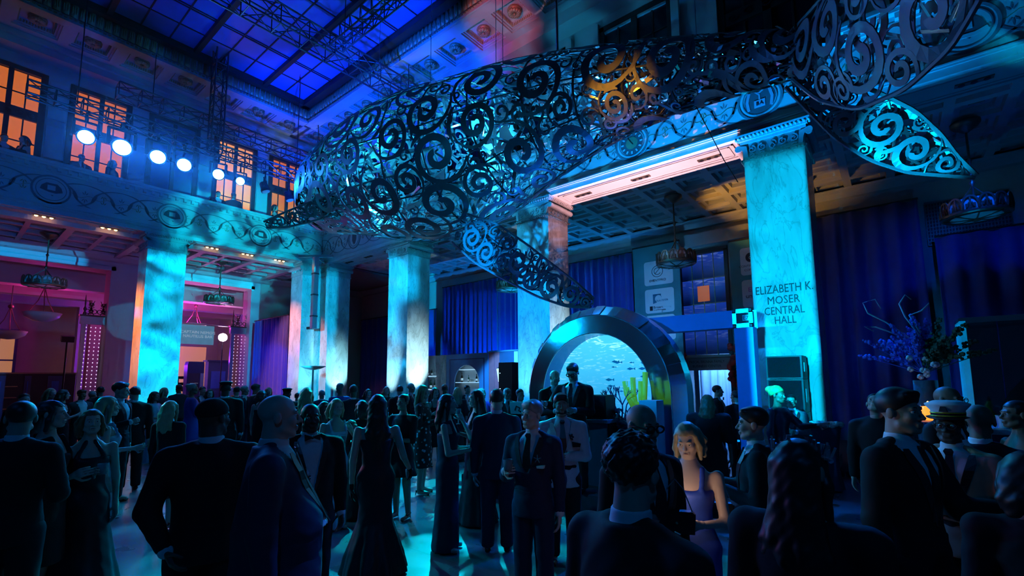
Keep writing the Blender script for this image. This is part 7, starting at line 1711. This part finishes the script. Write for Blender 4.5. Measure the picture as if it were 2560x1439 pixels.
MB_b = tag(MB().lathe([(.045, 0), (.06, -.10), (.05, -.2), (.02, -.21)], tuple(hd_[1]), 12).build('small_lantern_bag', mat('warm_tan_leather', (.6, .32, .12), .5)), 'glowing tan pouch hanging from the shawl woman hand', 'bag'); MB().tube([tuple(hd_[1]), tuple(hd_[1]+Vector((.03, 0, .05)))], .006, 5).build('strap', M_BLACKM, MB_b)
P(1793, 963, 10.6, 85, 'man in tuxedo standing in profile in the lit doorway', cloth='black', neck='bow', hair='short', hairc='black', skin='light', armR='drink', near=1)
P(1838, 976, 9.8, -140, 'man in dark suit half hidden by the goalpost truss', cloth='black', hair='short', hairc='black', skin='tan', armL='phone', near=1)
P(1707, 985, 9.9, 20, 'woman in pale pink top at the right edge of the arch', sex='f', wear='dress', cloth='lace', skirt='knee', neckline='full', hair='updo', hairc='brown', skin='fair', near=0)
_, hd_, _ = P(1880, 1022, 3.85, -88, 'man with dark swept hair in profile holding a glass', cloth='black', hair='thick', hairc='black', skin='light', armR='show', armL='drink', neck='bow')
tumbler(hd_[-1], 'glass in the reaching hand of the swept haired man')
r, _, _ = P(1942, 968, 8.0, 60, 'person in a shiny green head wrap by the speaker stack', sex='f', wear='dress', cloth='satin', skirt='aline', neckline='sleeve', hair='updo', hairc='black', skin='brown', armL='reach', near=1, hat='wrap')
P(1977, 986, 8.9, -10, 'woman in pale jacket and glasses reading by the speaker stack', sex='f', wear='suit', cloth='grey', hair='updo', hairc='black', skin='tan', glasses=True, armL='phone', armR='phone', near=1)
r, _, _ = P(1995, 1098, 2.05, 165, 'near woman with large dark hair and sparkling tiara', sex='f', wear='dress', cloth='black', skirt='column', neckline='sleeve', hair='xlong', hairc='black', skin='tan', build=1.15, hy=-.2)
h_ = float(r.children[0].dimensions.z) if False else 1.62
mb = MB(); rn = random.Random(12)
for k in range(26):
    a = PI*k/25; x, y = .095*math.cos(a), -.02+.03*math.sin(a); z = 1.60+.02*math.sin(a); mb.bar((x, y, z), (x+rn.uniform(-.02, .02), y+rn.uniform(-.01, .02), z+rn.uniform(.03, .07)), .012, .008); mb.ell((x, y, z), .010, 6, 4)
mb.build('sparkling_tiara', mat('tiara_crystal', (.7, .7, .8), .12, .9), r)
P(2186, 982, 6.4, -8, 'man in black looking up beside the right curtain', wear='tee', cloth='black', hair='short', hairc='black', skin='light', hp=-.55)
r, hd_, _ = P(2242, 977, 3.5, 62, 'man in dark suit in profile gesturing to the captain hat man', cloth='black', hair='thick', hairc='black', skin='tan', armL='show', armR='down', build=1.08)
r, hd_, _ = P(2367, 1004, 4.3, -12, 'man in white captain hat, glasses and tan jacket', cloth='tan', hair='short', hairc='black', skin='dark', hat='captain', glasses=True, armL='phone', armR='phone')
tumbler((hd_[1]+hd_[-1])/2, 'glass held by the man in the captain hat')
P(2366, 966, 5.6, 60, 'bald man in glasses and dark suit behind the captain hat', cloth='black', hair='bald', skin='brown', glasses=True)
P(2442, 1011, 4.5, 165, 'bald man in black seen from behind by the right bar', wear='suit', neck='none', cloth='black', hair='bald', skin='brown', hy=.3)
P(2537, 1001, 5.6, -60, 'woman with bare shoulders at the right edge by the counter', sex='f', wear='dress', cloth='gown', skirt='knee', neckline='strapless', hair='updo', hairc='black', skin='brown', armR='fold', armL='drink')
P(2555, 1130, 2.9, 190, 'dark figure in the near right corner of the picture', sex='f', wear='dress', cloth='black', skirt='knee', neckline='full', hair='bob', hairc='black', skin='brown')
# DJs on the riser
P(1386, 926, 7.55, 22, 'bald disc jockey in dark suit looking down at the desk', .3, cloth='black', hair='bald', skin='fair', armL='phone', armR='phone', hp=.35, hy=.2)
P(1432, 911, 7.0, -22, 'disc jockey in sunglasses and dark jacket leaning over the desk', .3, cloth='black', hair='thick', hairc='black', skin='light', armL='phone', armR='reach', hp=.38, glasses=True, gw=2.4, build=1.08)
# ------------------------------------------------ distant crowd: a few figures repeated with other labels
far = [
 (62, 983, 13, 20, 0, 'person in dark clothes by the counter, first of the row at the far left'), (128, 970, 15.5, 40, 3, 'guest with red lit face left of the dark left gate'), (160, 973, 15, 100, 1, 'guest with reddish rim light in front of the blue counter bay'), (205, 975, 16, 30, 4, 'guest directly below the dark left gate'), (232, 978, 17, 150, 2, 'guest with hands raised to a phone by the dark left gate'), (252, 966, 16.5, 200, 0, 'dark suited guest between the gate and the tall bow tie man'),
 (412, 968, 17, 60, 3, 'guest just right of the woman in the pale gown'), (448, 962, 18, 200, 4, 'dark guest in front of the cyan pillar base'), (482, 958, 13, 100, 5, 'tall guest with pale wrapped hair below the hanging sign'), (507, 966, 16, 30, 0, 'guest under the lettered violet kiosk'), (525, 972, 15, 10, 1, 'guest with magenta rimmed curls below the blazing lamp'), (565, 957, 11, 170, 6, 'large guest in a dark peaked cap below the magenta lamp'), (592, 966, 15, 190, 0, 'guest below the lit bar room gate'), (612, 964, 14.5, 60, 2, 'guest with orange rimmed hair by the bar room gate'), (640, 961, 14, 120, 4, 'guest beside the pole drape in dark suit'), (655, 975, 12.5, 150, 1, 'guest in front of the pole drape turned to the bar'), (672, 968, 16, 20, 3, 'guest at the middle of the pole drape'), (718, 973, 12, 10, 6, 'guest in a peaked cap near the torchiere'), (744, 985, 14, 160, 0, 'guest just under the torchiere dish'),
 (805, 975, 13.5, 180, 2, 'guest in front of the corner pillar'), (850, 957, 12, 200, 5, 'guest with tall gathered hair at the corner pillar'), (884, 964, 10.5, 185, 4, 'dark suited man left of the mermaid gown hair'), (921, 972, 13, 30, 1, 'guest by the dim corner curtain'), (966, 966, 14, 10, 3, 'guest between the mermaid gown and the frosted twigs'), (1000, 964, 12.5, 190, 0, 'guest in front of the white lit pillar'), (1028, 958, 13, 60, 2, 'man in profile before the white lit pillar'), (1088, 968, 11, 20, 1, 'guest behind the dotted dress'), (1112, 962, 12.5, 170, 4, 'guest at the blue back bar left of the niche'), (1143, 967, 11.5, 190, 3, 'guest right before the arched niche'), (1168, 963, 13, 30, 0, 'guest at the right of the arched niche'), (1205, 970, 10.5, 40, 5, 'guest before the coral pink bar end'), (1268, 970, 10, 20, 2, 'older guest left of the DJ desk'), (1300, 972, 9.5, 30, 0, 'guest standing left of the mirrored arch foot'),
 (1668, 985, 8.9, 150, 3, 'guest reflected near the right foot of the arch'), (2300, 985, 8.6, 200, 4, 'guest behind the glowing candle lamp'),  # first figure stands in for a reflection in the arch
]
protos = {}
kinds = {0: dict(cloth='black', hair='short', hairc='black', skin='light'), 1: dict(sex='f', wear='dress', cloth='black', skirt='knee', neckline='straps', hair='bob', hairc='brown', skin='fair', armR='drink'), 2: dict(cloth='navy', hair='short', hairc='grey', skin='tan', armL='phone', armR='drink'), 3: dict(sex='f', wear='dress', cloth='charcoal', skirt='column', neckline='full', hair='long', hairc='blonde', skin='fair', armL='phone'), 4: dict(cloth='charcoal', neck='bow', hair='thick', hairc='brown', skin='brown', armR='pocket'), 5: dict(sex='f', wear='dress', cloth='blue', skirt='aline', neckline='full', hair='updo', hairc='grey', skin='brown', armR='fold'), 6: dict(cloth='black', hair='short', hairc='black', skin='dark', hat='peaked', build=1.1)}
for (u, v, D, phi, k, lb) in far:
    p = atD(u, v, D); hz = min(max(p[2], 1.60), 1.92); c = math.atan2(-p[1], -p[0])+math.radians(phi)
    if k not in protos:
        r, _, _ = person((p[0], p[1], 0), c+PI/2, 1.75, lb, dict(kinds[k], near=1 if k in (1, 2) else 0, group='distant guests')); protos[k] = r; del r['_h']
    else:
        r = copy_tree(protos[k]); r['label'] = lb; r.location = (p[0], p[1], 0); r.rotation_euler.z = c+PI/2
    r.scale = (hz/1.75,)*3
# gallery silhouettes
GF = 7.55
gal = [(12, 335, 20, 0, 'dark figure at the left edge of the gallery'), (62, 335, -60, 1, 'dark figure with raised arm in the first gallery window'), (205, 386, 20, 2, 'broad silhouette in the second gallery window'), (284, 395, 60, 3, 'round headed silhouette right half of the second gallery window'), (546, 478, 20, 0, 'small silhouette in the golden gallery window'), (585, 478, 160, 4, 'taller silhouette in the middle of the golden gallery window'), (692, 428, 90, 1, 'silhouette in the gallery window beside the whale')]
for (u, v, phi, k, lb) in gal:
    p = atX(u, v, XA-.36); c = math.atan2(-p[1], -p[0])+math.radians(phi); r = copy_tree(protos[k]); r['label'] = lb; r['group'] = 'gallery onlookers'; hz = min(max(p[2]-GF, 1.5), 1.95); r.location = (p[0], p[1], GF); r.scale = (hz/1.75,)*3; r.rotation_euler.z = c+PI/2
# ================================================================== HAZE
hz_ = bpy.data.materials.new('thin_stage_haze'); hz_.use_nodes = True; hz_.cycles.homogeneous_volume = True; nt = hz_.node_tree; nt.nodes.remove(nt.nodes['Principled BSDF'])
vs = nt.nodes.new('ShaderNodeVolumeScatter'); vs.inputs['Density'].default_value = .007; vs.inputs['Anisotropy'].default_value = .65; vs.inputs['Color'].default_value = (.9, .95, 1, 1)
nt.links.new(vs.outputs[0], nt.nodes['Material Output'].inputs['Volume'])
hb = MB().box(-19.6, -12.5, -1.5, 9.6, 6.2, 12.3).build('haze', hz_); tag(hb, 'thin stage haze around the row of lamps', 'haze', None, 'stuff')
